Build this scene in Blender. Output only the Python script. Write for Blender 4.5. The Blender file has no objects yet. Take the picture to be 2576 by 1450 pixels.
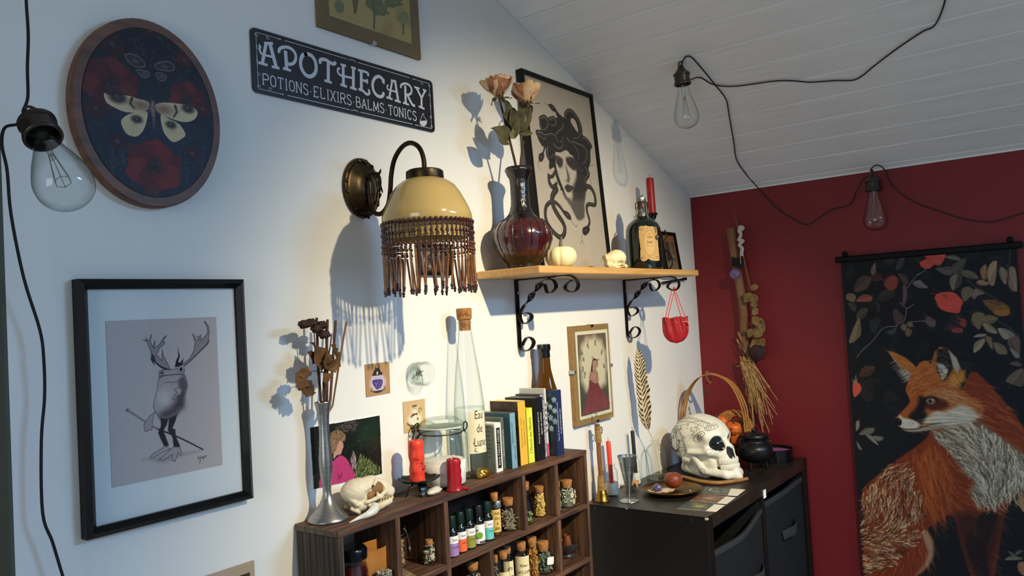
import bpy, math, random
import numpy as np
from mathutils import Matrix, Vector, noise
from math import cos, sin, pi, radians as rad
V3, lsp, MTr, MRo = Vector, np.linspace, Matrix.Translation, Matrix.Rotation
scene = bpy.context.scene
COL = scene.collection
cd = bpy.data.cameras.new('camera')
cam = bpy.data.objects.new('camera', cd)
COL.objects.link(cam)
cd.sensor_width = 36.0
cd.lens = 27.4518
cd.clip_start = 0.02
cam.matrix_world = Matrix([[0.598357,0.006118,-0.801206,0.0],[-0.799181,-0.066903,-0.597356,-1.0],[-0.057257,0.997741,-0.035142,0.0],[0.0,0.0,0.0,1.0]])
scene.camera = cam
world = bpy.data.worlds.new('sky')
scene.world = world
world.use_nodes = True
world.node_tree.nodes['Background'].inputs[0].default_value = (0.45, 0.6, 0.9, 1)
world.node_tree.nodes['Background'].inputs[1].default_value = 0.3
scene.view_settings.view_transform = 'Standard'
scene.view_settings.look = 'None'
scene.view_settings.gamma = 1.0
scene.view_settings.use_curve_mapping = False
scene.view_settings.exposure = 0.0
scene.cycles.transparent_max_bounces = 32
LAMP = V3((0.86, -1.64, 0.80))
lt = bpy.data.lights.new('ceiling_spot_light', 'SPOT')
lt.energy = 205.0
lt.color = (1.0, 0.85, 0.58)
lt.shadow_soft_size = 0.022
lt.spot_size = rad(60)
lt.spot_blend = 1.0
lo = bpy.data.objects.new('ceiling_spot_light', lt)
COL.objects.link(lo)
lo.location = LAMP
lo.rotation_euler = (V3((1.50, 0.0, -0.42)) - LAMP).to_track_quat('-Z', 'Y').to_euler()
ls = bpy.data.lights.new('skylight_daylight', 'AREA')
ls.shape = 'RECTANGLE'
ls.size = 0.62
ls.size_y = 0.8
ls.energy = 52.0
ls.color = (0.30, 0.58, 1.0)
lso = bpy.data.objects.new('skylight_daylight', ls)
COL.objects.link(lso)
SKY_C = V3((1.65, -2.1, 0.5779))
CEIL_N = V3((-0.3404, 0.0, -0.9403))
lso.location = SKY_C + CEIL_N * 0.012
lso.rotation_euler = CEIL_N.to_track_quat('-Z', 'Y').to_euler()
lw = bpy.data.lights.new('added_fill_light', 'AREA')  # unseen fill light added at far left to brighten the ceiling
lw.shape = 'RECTANGLE'
lw.size = 1.2
lw.size_y = 1.0
lw.energy = 13.0
lw.color = (0.92, 0.96, 1.0)
lwo = bpy.data.objects.new('added_fill_light', lw)
COL.objects.link(lwo)
lwo.location = (-1.68, -0.75, 0.05)
lwo.rotation_euler = (0, -pi / 2, 0)
def lin(c):
 if isinstance(c, str):
  c = tuple(int(c[i:i + 2], 16) for i in (0, 2, 4))
 return tuple(((v / 255) / 12.92 if v / 255 <= 0.04045 else ((v / 255 + 0.055) / 1.055) ** 2.4) for v in c)
MATS = {}
def mat(name, c, rough=0.5, metal=0.0, c2=None, vs=30.0, vd=4.0, stretch=(1, 1, 1), lo=0.35, hi=0.65,
  bump=0.0, bs=None, bst=None, coat=0.0, sss=0.0, trans=0.0, ior=1.45, spec=0.5, emit=0.0, sheen=0.0, attr=None, grain=None):
 if name in MATS:
  return MATS[name]
 m = bpy.data.materials.new(name)
 m.use_nodes = True
 nt = m.node_tree
 b = nt.nodes['Principled BSDF']
 L = nt.links.new
 b.inputs['Base Color'].default_value = lin(c) + (1,)
 b.inputs['Roughness'].default_value = rough
 b.inputs['Metallic'].default_value = metal
 b.inputs['Coat Weight'].default_value = coat
 b.inputs['Transmission Weight'].default_value = trans
 b.inputs['IOR'].default_value = ior
 b.inputs['Specular IOR Level'].default_value = spec
 if sss:
  b.inputs['Subsurface Weight'].default_value = sss
  b.inputs['Subsurface Radius'].default_value = (0.01, 0.006, 0.003)
 if sheen:
  b.inputs['Sheen Weight'].default_value = sheen
 tc = nt.nodes.new('ShaderNodeTexCoord')
 mp = nt.nodes.new('ShaderNodeMapping')
 mp.inputs['Scale'].default_value = stretch
 L(tc.outputs['Object'], mp.inputs['Vector'])
 if attr:
  a = nt.nodes.new('ShaderNodeVertexColor')
  a.layer_name = attr
  L(a.outputs['Color'], b.inputs['Base Color'])
 if c2 is not None:
  n = nt.nodes.new('ShaderNodeTexNoise')
  n.inputs['Scale'].default_value = vs
  n.inputs['Detail'].default_value = vd
  L(mp.outputs[0], n.inputs['Vector'])
  r = nt.nodes.new('ShaderNodeValToRGB')
  r.color_ramp.elements[0].position = lo
  r.color_ramp.elements[1].position = hi
  r.color_ramp.elements[0].color = lin(c) + (1,)
  r.color_ramp.elements[1].color = lin(c2) + (1,)
  L(n.outputs['Fac'], r.inputs['Fac'])
  L(r.outputs['Color'], b.inputs['Base Color'])
 if bump:
  n2 = nt.nodes.new('ShaderNodeTexNoise')
  n2.inputs['Scale'].default_value = bs or vs
  n2.inputs['Detail'].default_value = 5.0
  mp2 = nt.nodes.new('ShaderNodeMapping')
  mp2.inputs['Scale'].default_value = bst or stretch
  L(tc.outputs['Object'], mp2.inputs['Vector'])
  L(mp2.outputs[0], n2.inputs['Vector'])
  bp = nt.nodes.new('ShaderNodeBump')
  bp.inputs['Strength'].default_value = bump
  bp.inputs['Distance'].default_value = 0.002
  L(n2.outputs['Fac'], bp.inputs['Height'])
  L(bp.outputs['Normal'], b.inputs['Normal'])
 MATS[name] = m
 return m
def glass(name, tint='ffffff', edge='9fb0a8', refl=1.0, rough=0.0, dens=1.0):
 """thin-walled glass: clear when seen square on, tinted by its thickness near the edge, fresnel reflection"""
 if name in MATS:
  return MATS[name]
 m = bpy.data.materials.new(name)
 m.use_nodes = True
 nt = m.node_tree
 nt.nodes.remove(nt.nodes['Principled BSDF'])
 out = nt.nodes['Material Output']
 L = nt.links.new
 lw = nt.nodes.new('ShaderNodeLayerWeight')
 lw.inputs['Blend'].default_value = 0.35
 mixc = nt.nodes.new('ShaderNodeValToRGB')
 mixc.color_ramp.elements[0].color = lin(tint) + (1,)
 mixc.color_ramp.elements[1].color = lin(edge) + (1,)
 mixc.color_ramp.elements[0].position = 0.25
 mixc.color_ramp.elements[1].position = 0.95
 L(lw.outputs['Facing'], mixc.inputs['Fac'])
 tr = nt.nodes.new('ShaderNodeBsdfTransparent')
 L(mixc.outputs['Color'], tr.inputs['Color'])
 gl = nt.nodes.new('ShaderNodeBsdfGlossy')
 gl.inputs['Roughness'].default_value = rough
 lf = nt.nodes.new('ShaderNodeLayerWeight')
 lf.inputs['Blend'].default_value = 0.5
 pw_ = nt.nodes.new('ShaderNodeMath')
 pw_.operation = 'POWER'
 pw_.inputs[1].default_value = 4.0
 L(lf.outputs['Facing'], pw_.inputs[0])
 mu = nt.nodes.new('ShaderNodeMath')
 mu.operation = 'MULTIPLY_ADD'
 mu.inputs[1].default_value = 0.55 * refl
 mu.inputs[2].default_value = 0.045 * refl
 L(pw_.outputs[0], mu.inputs[0])
 mx = nt.nodes.new('ShaderNodeMixShader')
 L(mu.outputs[0], mx.inputs['Fac'])
 L(tr.outputs[0], mx.inputs[1])
 L(gl.outputs[0], mx.inputs[2])
 L(mx.outputs[0], out.inputs['Surface'])
 MATS[name] = m
 return m
def wood(name, c1, c2, c3, axis=0, scale=9.0, rough=0.55, bump=0.25, ring=6.0):
 """streaky plank grain running along the given object axis"""
 if name in MATS:
  return MATS[name]
 st = [ring * 9] * 3
 st[axis] = ring * 0.55
 m = bpy.data.materials.new(name)
 m.use_nodes = True
 nt = m.node_tree
 b = nt.nodes['Principled BSDF']
 L = nt.links.new
 tc = nt.nodes.new('ShaderNodeTexCoord')
 mp = nt.nodes.new('ShaderNodeMapping')
 mp.inputs['Scale'].default_value = st
 L(tc.outputs['Object'], mp.inputs['Vector'])
 n = nt.nodes.new('ShaderNodeTexNoise')
 n.inputs['Scale'].default_value = scale * 0.35
 n.inputs['Detail'].default_value = 7
 n.inputs['Distortion'].default_value = 0.6
 L(mp.outputs[0], n.inputs['Vector'])
 r = nt.nodes.new('ShaderNodeValToRGB')
 e = r.color_ramp.elements
 e[0].position = 0.32
 e[0].color = lin(c1) + (1,)
 e[1].position = 0.7
 e[1].color = lin(c3) + (1,)
 k = e.new(0.5)
 k.color = lin(c2) + (1,)
 L(n.outputs['Fac'], r.inputs['Fac'])
 L(r.outputs['Color'], b.inputs['Base Color'])
 b.inputs['Roughness'].default_value = rough
 bp = nt.nodes.new('ShaderNodeBump')
 bp.inputs['Strength'].default_value = bump
 bp.inputs['Distance'].default_value = 0.0015
 L(n.outputs['Fac'], bp.inputs['Height'])
 L(bp.outputs['Normal'], b.inputs['Normal'])
 MATS[name] = m
 return m
def spl(pts, k=6, closed=False):
 """Catmull-Rom through the points"""
 P = [np.array(p, float) for p in pts]
 n = len(P)
 if n < 3:
  return [tuple(p) for p in P]
 out = []
 rng = range(n) if closed else range(n - 1)
 for i in rng:
  if closed:
   a, b, c, d = P[i - 1], P[i], P[(i + 1) % n], P[(i + 2) % n]
  else:
   a = P[i - 1] if i > 0 else 2 * P[0] - P[1]
   b, c = P[i], P[i + 1]
   d = P[i + 2] if i + 2 < n else 2 * P[-1] - P[-2]
  for j in range(k):
   t = j / k
   out.append(tuple(0.5 * ((2 * b) + (c - a) * t + (2 * a - 5 * b + 4 * c - d) * t * t + (3 * b - a - 3 * c + d) * t ** 3)))
 if not closed:
  out.append(tuple(P[-1]))
 return out
class G:
 def __init__(s):
  s.v = []; s.f = []; s.m = []; s.cur = 0; s.M = None
 def add(s, vs, fs):
  o = len(s.v)
  if s.M is not None:
   vs = [tuple(s.M @ V3(p)) for p in vs]
  s.v += [tuple(p) for p in vs]
  s.f += [tuple(i + o for i in q) for q in fs]
  s.m += [s.cur] * len(fs)
  return s
 def box(s, lo, hi, c=0.0):
  x0, y0, z0 = lo; x1, y1, z1 = hi
  if c <= 0:
   v = [(x, y, z) for z in (z0, z1) for y in (y0, y1) for x in (x0, x1)]
   return s.add(v, [(0, 2, 3, 1), (4, 5, 7, 6), (0, 1, 5, 4), (2, 6, 7, 3), (0, 4, 6, 2), (1, 3, 7, 5)])
  c = min(c, 0.45 * min(x1 - x0, y1 - y0, z1 - z0))
  v = []; idx = {}
  for i, x in enumerate((x0, x1)):
   for j, y in enumerate((y0, y1)):
    for k, z in enumerate((z0, z1)):
     ix = x + c * (1 - 2 * i); iy = y + c * (1 - 2 * j); iz = z + c * (1 - 2 * k)
     for a, p in enumerate(((x, iy, iz), (ix, y, iz), (ix, iy, z))):
      idx[i, j, k, a] = len(v); v.append(p)
  F = []
  for e in (0, 1):
   F.append([idx[e, j, k, 0] for j, k in ((0, 0), (1, 0), (1, 1), (0, 1))][::(1 if e else -1)])
   F.append([idx[i, e, k, 1] for i, k in ((0, 0), (1, 0), (1, 1), (0, 1))][::(-1 if e else 1)])
   F.append([idx[i, j, e, 2] for i, j in ((0, 0), (1, 0), (1, 1), (0, 1))][::(1 if e else -1)])
  for j in (0, 1):
   for k in (0, 1):
    q = [idx[0, j, k, 1], idx[1, j, k, 1], idx[1, j, k, 2], idx[0, j, k, 2]]
    F.append(q if j != k else q[::-1])
  for i in (0, 1):
   for k in (0, 1):
    q = [idx[i, 0, k, 0], idx[i, 1, k, 0], idx[i, 1, k, 2], idx[i, 0, k, 2]]
    F.append(q if i == k else q[::-1])
  for i in (0, 1):
   for j in (0, 1):
    q = [idx[i, j, 0, 0], idx[i, j, 1, 0], idx[i, j, 1, 1], idx[i, j, 0, 1]]
    F.append(q if i != j else q[::-1])
  for i in (0, 1):
   for j in (0, 1):
    for k in (0, 1):
     q = [idx[i, j, k, a] for a in (0, 1, 2)]
     F.append(q if (i + j + k) % 2 == 1 else q[::-1])
  return s.add(v, F)
 def lathe(s, prof, n=24, c=(0, 0, 0), sx=1.0, sy=1.0, wob=None, cap0=True, cap1=True):
  v = []; F = []
  m = len(prof)
  for r, z in prof:
   for k in range(n):
    a = 2 * pi * k / n
    q = r * (wob(a, z) if wob else 1.0)
    v.append((c[0] + q * cos(a) * sx, c[1] + q * sin(a) * sy, c[2] + z))
  for i in range(m - 1):
   for k in range(n):
    k2 = (k + 1) % n
    F.append((i * n + k, i * n + k2, (i + 1) * n + k2, (i + 1) * n + k))
  if cap0 and prof[0][0] > 1e-6:
   F.append(tuple(range(n))[::-1])
  if cap1 and prof[-1][0] > 1e-6:
   F.append(tuple((m - 1) * n + k for k in range(n)))
  return s.add(v, F)
 def tube(s, pts, r, n=8, sm=0, cap=True, closed=False, flat=None, up=None, twist=None):
  """round (or elliptical, flat=(a,b)) tube; r number or list"""
  if sm:
   rr = r if hasattr(r, '__len__') else None
   m0 = len(pts)
   pts = spl(pts, sm, closed)
   if rr is not None:
    r = list(np.interp(lsp(0, m0 - 1, len(pts)), range(m0), rr))
  P = [V3(p) for p in pts]
  m = len(P)
  R_ = r if hasattr(r, '__len__') else [r] * m
  v = []; F = []
  T = []
  for i in range(m):
   a = P[i - 1] if (i > 0 or closed) else P[i]
   b = P[(i + 1) % m] if (i < m - 1 or closed) else P[i]
   t = b - a
   T.append(t.normalized() if t.length > 1e-9 else V3((0, 0, 1)))
  u = V3(up) if up else (V3((0, 0, 1)) if abs(T[0].z) < 0.9 else V3((1, 0, 0)))
  u = (u - T[0] * u.dot(T[0])).normalized()
  for i in range(m):
   if up and abs(V3(up).dot(T[i])) < 0.98:
    u = V3(up)
   u = u - T[i] * u.dot(T[i])
   u = u.normalized() if u.length > 1e-6 else T[i].orthogonal().normalized()
   w = T[i].cross(u)
   tw = twist[i] if twist else 0.0
   for k in range(n):
    a = 2 * pi * (k + 0.5) / n
    ca, sa = cos(a), sin(a)
    if flat:
     ca, sa = (ca * flat[0], sa * flat[1])
     if n == 4:
      ca *= 1.4142; sa *= 1.4142
    if tw:
     ca, sa = ca * cos(tw) - sa * sin(tw), ca * sin(tw) + sa * cos(tw)
    v.append(tuple(P[i] + (u * ca + w * sa) * R_[i]))
  q = m if closed else m - 1
  for i in range(q):
   j = (i + 1) % m
   for k in range(n):
    k2 = (k + 1) % n
    F.append((i * n + k, i * n + k2, j * n + k2, j * n + k))
  if cap and not closed:
   F.append(tuple(range(n))[::-1]); F.append(tuple((m - 1) * n + k for k in range(n)))
  return s.add(v, F)
 def prism(s, poly, h0, h1, plane='xz'):
  """closed 2D outline extruded; plane xz -> thickness along y, xy -> along z, yz -> along x"""
  n = len(poly)
  def p3(a, b, h):
   return (a, h, b) if plane == 'xz' else ((a, b, h) if plane == 'xy' else (h, a, b))
  v = [p3(a, b, h0) for a, b in poly] + [p3(a, b, h1) for a, b in poly]
  F = [tuple(range(n))[::-1], tuple(range(n, 2 * n))]
  F += [(i, (i + 1) % n, n + (i + 1) % n, n + i) for i in range(n)]
  return s.add(v, F)
 def blob(s, c, r, n=16, m=10, fn=None, rot=None):
  v = []; F = []
  for j in range(m + 1):
   th = pi * j / m
   for k in range(n):
    a = 2 * pi * k / n
    d = V3((sin(th) * cos(a), sin(th) * sin(a), cos(th)))
    q = fn(d) if fn else 1.0
    p = V3((d.x * r[0] * q, d.y * r[1] * q, d.z * r[2] * q))
    if rot:
     p = rot @ p
    v.append(tuple(p + V3(c)))
  for j in range(m):
   for k in range(n):
    k2 = (k + 1) % n
    F.append((j * n + k, (j + 1) * n + k, (j + 1) * n + k2, j * n + k2))
  return s.add(v, F)
 def grid(s, fn, nu, nv, double=0.0):
  v = [fn(i / nu, j / nv) for j in range(nv + 1) for i in range(nu + 1)]
  w = nu + 1
  F = [(j * w + i, j * w + i + 1, (j + 1) * w + i + 1, (j + 1) * w + i) for j in range(nv) for i in range(nu)]
  return s.add(v, F)
def mk(name, g, m, parent=None, loc=(0, 0, 0), smooth=35, recalc=False):
 me = bpy.data.meshes.new(name)
 me.from_pydata(g.v, [], g.f)
 ms = m if isinstance(m, (list, tuple)) else [m]
 for q in ms:
  me.materials.append(q)
 if len(ms) > 1:
  me.polygons.foreach_set('material_index', g.m)
 if recalc:
  import bmesh
  bm = bmesh.new(); bm.from_mesh(me)
  bmesh.ops.remove_doubles(bm, verts=bm.verts, dist=1e-6)
  bmesh.ops.recalc_face_normals(bm, faces=bm.faces)
  bm.to_mesh(me); bm.free()
 if smooth:
  me.polygons.foreach_set('use_smooth', [True] * len(me.polygons))
  if smooth < 180:
   me.set_sharp_from_angle(angle=rad(smooth))
 me.update()
 o = bpy.data.objects.new(name, me)
 COL.objects.link(o)
 o.parent = parent
 o.location = loc
 return o
def tag(o, label, cat, group=None):
 o['label'] = label
 o['category'] = cat
 if group:
  o['group'] = group
 return o
def thing(name, label, cat, loc=(0, 0, 0), rotz=0.0, group=None):
 o = bpy.data.objects.new(name, None)
 o.empty_display_size = 0.02
 COL.objects.link(o)
 o.location = loc
 o.rotation_euler = (0, 0, rotz)
 return tag(o, label, cat, group)
def struct(o):
 o['kind'] = 'structure'
 return o
def stuff(o):
 o['kind'] = 'stuff'
 return o
def copy_tree(o, parent=None):
 c = o.copy()
 COL.objects.link(c)
 c.parent = parent
 for ch in list(o.children):
  copy_tree(ch, c)
 return c
def rect(x0, z0, x1, z1):
 return [(x0, z0), (x1, z0), (x1, z1), (x0, z1)]
def rrect(x0, z0, x1, z1, r, n=5):
 out = []
 for cx, cz, a0 in ((x1 - r, z1 - r, 0), (x0 + r, z1 - r, 90), (x0 + r, z0 + r, 180), (x1 - r, z0 + r, 270)):
  for k in range(n + 1):
   a = rad(a0 + 90 * k / n)
   out.append((cx + r * cos(a), cz + r * sin(a)))
 return out
def ribbon(pts, w, sm=0, w2=None):
 """outline of a brush stroke of the given width"""
 if sm:
  pts = spl(pts, sm)
 P = [np.array(p, float) for p in pts]
 L_, R_ = [], []
 n = len(P)
 for i in range(n):
  t = P[min(i + 1, n - 1)] - P[max(i - 1, 0)]
  t = t / (np.linalg.norm(t) + 1e-12)
  nn = np.array((-t[1], t[0]))
  ww = w if w2 is None else w + (w2 - w) * i / (n - 1)
  L_.append(tuple(P[i] + nn * ww / 2)); R_.append(tuple(P[i] - nn * ww / 2))
 return L_, R_
RIB = [0]
def add_ribbon(g, pts, w, y, sm=0, w2=None, p3=None):
 L_, R_ = ribbon(pts, w, sm, w2)
 n = len(L_)
 RIB[0] += 1
 y -= (RIB[0] % 45) * 1.2e-5
 p3 = p3 or (lambda a, b: (a, y, b))
 g.add([p3(*p) for p in L_] + [p3(*p) for p in R_], [(i, i + 1, n + i + 1, n + i) for i in range(n - 1)])
def text_mesh(txt, size=0.01, sx=1.0, align='CENTER', spacing=1.0, shear=0.0, bold=0.0):
 cu = bpy.data.curves.new('lettering', 'FONT')
 cu.body = txt
 cu.size = size
 cu.align_x = align
 cu.align_y = 'CENTER'
 cu.space_character = spacing
 cu.shear = shear
 cu.offset = bold
 cu.resolution_u = 2
 ob = bpy.data.objects.new('lettering', cu)
 COL.objects.link(ob)
 dg = bpy.context.evaluated_depsgraph_get()
 me = bpy.data.meshes.new_from_object(ob.evaluated_get(dg))
 vs = [(p.co.x * sx, p.co.y) for p in me.vertices]
 fs = [tuple(p.vertices) for p in me.polygons]
 bpy.data.objects.remove(ob); bpy.data.curves.remove(cu); bpy.data.meshes.remove(me)
 return vs, fs
def add_text(g, txt, size, place, **k):
 vs, fs = text_mesh(txt, size, **k)
 g.add([place(a, b) for a, b in vs], fs)
class Paint:
 def __init__(s, w, h, step, base, ox=0.0, oz=0.0):
  """w,h in mm; origin (ox,oz) = lower left corner in mm"""
  s.w, s.h, s.ox, s.oz = w, h, ox, oz
  s.nx, s.ny = int(w / step) + 1, int(h / step) + 1
  s.st = w / (s.nx - 1)
  xs = ox + lsp(0, w, s.nx); ys = oz + lsp(0, h, s.ny)
  s.X, s.Y = np.meshgrid(xs, ys)
  s.A = np.zeros((s.ny, s.nx, 3)); s.A[:] = s.c(base)
  s.rng = np.random.RandomState(5)
 @staticmethod
 def c(c):
  if isinstance(c, str):
   c = [int(c[i:i + 2], 16) for i in (0, 2, 4)]
  return np.array(c, float) / 255
 def win(s, x0, y0, x1, y1):
  dx = s.w / (s.nx - 1); dy = s.h / (s.ny - 1)
  a = max(0, int((x0 - s.ox) / dx)); b = min(s.nx, int((x1 - s.ox) / dx) + 2)
  c = max(0, int((y0 - s.oz) / dy)); d = min(s.ny, int((y1 - s.oz) / dy) + 2)
  return (slice(c, d), slice(a, b)) if (b > a and d > c) else None
 def mixin(s, W_, al, col):
  s.A[W_] += (s.c(col) - s.A[W_]) * al[..., None]
 def sd(s, poly, W_):
  X, Y = s.X[W_], s.Y[W_]
  ins = np.zeros(X.shape, bool); dm = np.full(X.shape, 1e9)
  n = len(poly)
  for i in range(n):
   x0, y0 = poly[i]; x1, y1 = poly[(i + 1) % n]
   if y0 != y1:
    cr = ((y0 > Y) != (y1 > Y)) & (X < (x1 - x0) * (Y - y0) / (y1 - y0) + x0)
    ins ^= cr
   dx, dy = x1 - x0, y1 - y0
   t = np.clip(((X - x0) * dx + (Y - y0) * dy) / (dx * dx + dy * dy + 1e-12), 0, 1)
   dm = np.minimum(dm, (X - x0 - t * dx) ** 2 + (Y - y0 - t * dy) ** 2)
  return np.where(ins, 1, -1) * np.sqrt(dm)
 def fill(s, poly, col, a=1.0, soft=0.0, sm=0, col2=None, edge=None, ew=0.0):
  if sm:
   poly = spl(poly, sm, True)
  xs = [p[0] for p in poly]; ys = [p[1] for p in poly]
  q = soft + s.st
  W_ = s.win(min(xs) - q, min(ys) - q, max(xs) + q, max(ys) + q)
  if not W_:
   return s
  d = s.sd(poly, W_)
  al = a * np.clip(0.5 + d / max(soft * 2, s.st), 0, 1)
  if col2 is not None:
   t = (s.Y[W_] - min(ys)) / (max(ys) - min(ys) + 1e-9)
   cc = s.c(col2) + (s.c(col) - s.c(col2)) * np.clip(t, 0, 1)[..., None]
   s.A[W_] += (cc - s.A[W_]) * al[..., None]
  else:
   s.mixin(W_, al, col)
  if edge:
   s.mixin(W_, al * np.clip(1 - np.abs(d) / ew, 0, 1), edge)
  return s
 def line(s, pts, w, col, a=1.0, w2=None, sm=0, soft=0.0):
  if sm:
   pts = spl(pts, sm)
  w2 = w if w2 is None else w2
  xs = [p[0] for p in pts]; ys = [p[1] for p in pts]
  q = max(w, w2) + soft + s.st
  W_ = s.win(min(xs) - q, min(ys) - q, max(xs) + q, max(ys) + q)
  if not W_:
   return s
  X, Y = s.X[W_], s.Y[W_]
  al = np.zeros(X.shape)
  n = len(pts) - 1
  for i in range(n):
   x0, y0 = pts[i]; x1, y1 = pts[i + 1]
   dx, dy = x1 - x0, y1 - y0
   t = np.clip(((X - x0) * dx + (Y - y0) * dy) / (dx * dx + dy * dy + 1e-12), 0, 1)
   d = np.sqrt((X - x0 - t * dx) ** 2 + (Y - y0 - t * dy) ** 2)
   ww = (w + (w2 - w) * (i + t) / n) / 2
   al = np.maximum(al, np.clip(0.5 + (ww - d) / max(soft, s.st), 0, 1))
  s.mixin(W_, al * a, col)
  return s
 def spot(s, x, y, rx, ry, col, a=1.0, rot=0.0, p=2.0):
  q = 1.6 * max(rx, ry)
  W_ = s.win(x - q, y - q, x + q, y + q)
  if not W_:
   return s
  cr, sr = cos(rot), sin(rot)
  u = (s.X[W_] - x) * cr + (s.Y[W_] - y) * sr; v = -(s.X[W_] - x) * sr + (s.Y[W_] - y) * cr
  r2 = (u / rx) ** 2 + (v / ry) ** 2
  s.mixin(W_, a * np.exp(-r2 ** (p / 2) * 1.2), col)
  return s
 def hair(s, n, region, flow, ln, w, cols, a=0.7, curl=0.25, tip=0.25):
  """n short tapering strokes scattered in a polygon, flow(x,y)->angle"""
  xs = [p[0] for p in region]; ys = [p[1] for p in region]
  k = 0; R0 = s.rng
  px = np.array(region)
  tries = 0
  while k < n and tries < n * 8:
   tries += 1
   x = R0.uniform(min(xs), max(xs)); y = R0.uniform(min(ys), max(ys))
   j = 0; ins = False
   for i in range(len(region)):
    x0, y0 = region[i]; x1, y1 = region[i - 1]
    if (y0 > y) != (y1 > y) and x < (x1 - x0) * (y - y0) / (y1 - y0) + x0:
     ins = not ins
   if not ins:
    continue
   k += 1
   an = flow(x, y) + R0.normal(0, 0.12)
   l = ln * R0.uniform(0.6, 1.3)
   c = R0.normal(0, curl)
   p = [(x, y)]
   for q in range(3):
    x += cos(an) * l / 3; y += sin(an) * l / 3; an += c / 3
    p.append((x, y))
   s.line(p, w * R0.uniform(0.7, 1.2), cols[R0.randint(len(cols))], a, w * tip)
  return s
 def grain(s, amp, k=1):
  s.A += s.rng.normal(0, amp, s.A.shape[:2])[..., None]
  return s
 def build(s, name, parent, place, rough=0.6, mask=None, coat=0.0, spec=0.4):
  """place(X,Z in metres) -> arrays x,y,z"""
  A = np.clip(s.A, 0, 1)
  A = np.where(A <= 0.04045, A / 12.92, ((A + 0.055) / 1.055) ** 2.4)
  x, y, z = place(s.X.ravel() / 1000, s.Y.ravel() / 1000)
  co = np.stack([x, y, z], 1).astype(np.float32)
  i = np.arange(s.nx * s.ny).reshape(s.ny, s.nx)
  q = np.stack([i[:-1, :-1], i[:-1, 1:], i[1:, 1:], i[1:, :-1]], -1).reshape(-1, 4)
  if mask is not None:
   keep = mask(s.X, s.Y)
   kq = (keep[:-1, :-1] & keep[1:, 1:] & keep[:-1, 1:] & keep[1:, :-1]).ravel()
   q = q[kq]
  me = bpy.data.meshes.new(name)
  me.vertices.add(len(co)); me.vertices.foreach_set('co', co.ravel())
  me.loops.add(q.size); me.loops.foreach_set('vertex_index', q.ravel().astype(np.int32))
  me.polygons.add(len(q))
  me.polygons.foreach_set('loop_start', np.arange(0, q.size, 4, dtype=np.int32))
  me.update(calc_edges=True)
  ca = me.color_attributes.new('paint', 'FLOAT_COLOR', 'POINT')
  rgba = np.ones((len(co), 4), np.float32); rgba[:, :3] = A.reshape(-1, 3)
  ca.data.foreach_set('color', rgba.ravel())
  me.materials.append(mat('print_r%d_c%d' % (rough * 100, coat * 100), 'ffffff', rough, attr='paint', coat=coat, spec=spec))
  o = bpy.data.objects.new(name, me)
  COL.objects.link(o)
  o.parent = parent
  return o
def sculpt(fn, lo, hi, step):
 n = [int(math.ceil((hi[i] - lo[i]) / step)) + 1 for i in range(3)]
 ax = [lo[i] + step * np.arange(n[i]) for i in range(3)]
 X, Y, Z = np.meshgrid(*ax, indexing='ij')
 D = fn(X, Y, Z)
 S = D < 0
 g = G()
 c8 = [(i, j, k) for i in (0, 1) for j in (0, 1) for k in (0, 1)]
 def sub(A, o):
  return A[o[0]:n[0] - 1 + o[0], o[1]:n[1] - 1 + o[1], o[2]:n[2] - 1 + o[2]]
 cnt = np.zeros([m - 1 for m in n]); acc = np.zeros([m - 1 for m in n] + [3])
 for a in range(8):
  for b in range(a + 1, 8):
   p, q = c8[a], c8[b]
   if sum(abs(p[t] - q[t]) for t in range(3)) != 1:
    continue
   da, db = sub(D, p), sub(D, q)
   x = (da < 0) != (db < 0)
   t = np.where(x, da / np.where(x, da - db, 1), 0)
   cnt += x
   for d in range(3):
    acc[..., d] += x * (p[d] + t * (q[d] - p[d]))
 act = cnt > 0
 ids = -np.ones(act.shape, int); ids[act] = np.arange(act.sum())
 I = np.argwhere(act)
 V = acc[act] / cnt[act][:, None]
 V = np.array(lo) + step * (I + V)
 F = []
 for d in range(3):
  o = [0, 0, 0]; o[d] = 1
  A0 = S[:n[0] - o[0], :n[1] - o[1], :n[2] - o[2]]; A1 = S[o[0]:, o[1]:, o[2]:]
  E = np.argwhere(A0 != A1)
  u, w = [(1, 2), (2, 0), (0, 1)][d]
  E = E[(E[:, u] > 0) & (E[:, w] > 0) & (E[:, u] < n[u] - 1) & (E[:, w] < n[w] - 1)]
  du = np.zeros(3, int); du[u] = 1; dw = np.zeros(3, int); dw[w] = 1
  def at(P):
   return ids[P[:, 0], P[:, 1], P[:, 2]]
  q = np.stack([at(E - du - dw), at(E - dw), at(E), at(E - du)], 1)
  fl = A0[tuple(E.T)]
  q = np.where(fl[:, None], q, q[:, ::-1])
  F.append(q[(q >= 0).all(1)])
 F = np.concatenate(F)
 g.v = [tuple(p) for p in V.tolist()]
 g.f = [tuple(p) for p in F.tolist()]
 g.m = [0] * len(g.f)
 return g
def ell(X, Y, Z, c, r, rot=None):
 x, y, z = X - c[0], Y - c[1], Z - c[2]
 if rot is not None:
  ca, sa = cos(rot), sin(rot)
  y, z = y * ca + z * sa, -y * sa + z * ca
 k = np.sqrt((x / r[0]) ** 2 + (y / r[1]) ** 2 + (z / r[2]) ** 2)
 return (k - 1) * min(r)
def cap(X, Y, Z, a, b, ra, rb):
 a = np.array(a); d = np.array(b) - a
 t = np.clip(((X - a[0]) * d[0] + (Y - a[1]) * d[1] + (Z - a[2]) * d[2]) / (d @ d), 0, 1)
 return np.sqrt((X - a[0] - t * d[0]) ** 2 + (Y - a[1] - t * d[1]) ** 2 + (Z - a[2] - t * d[2]) ** 2) - (ra + (rb - ra) * t)
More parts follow.
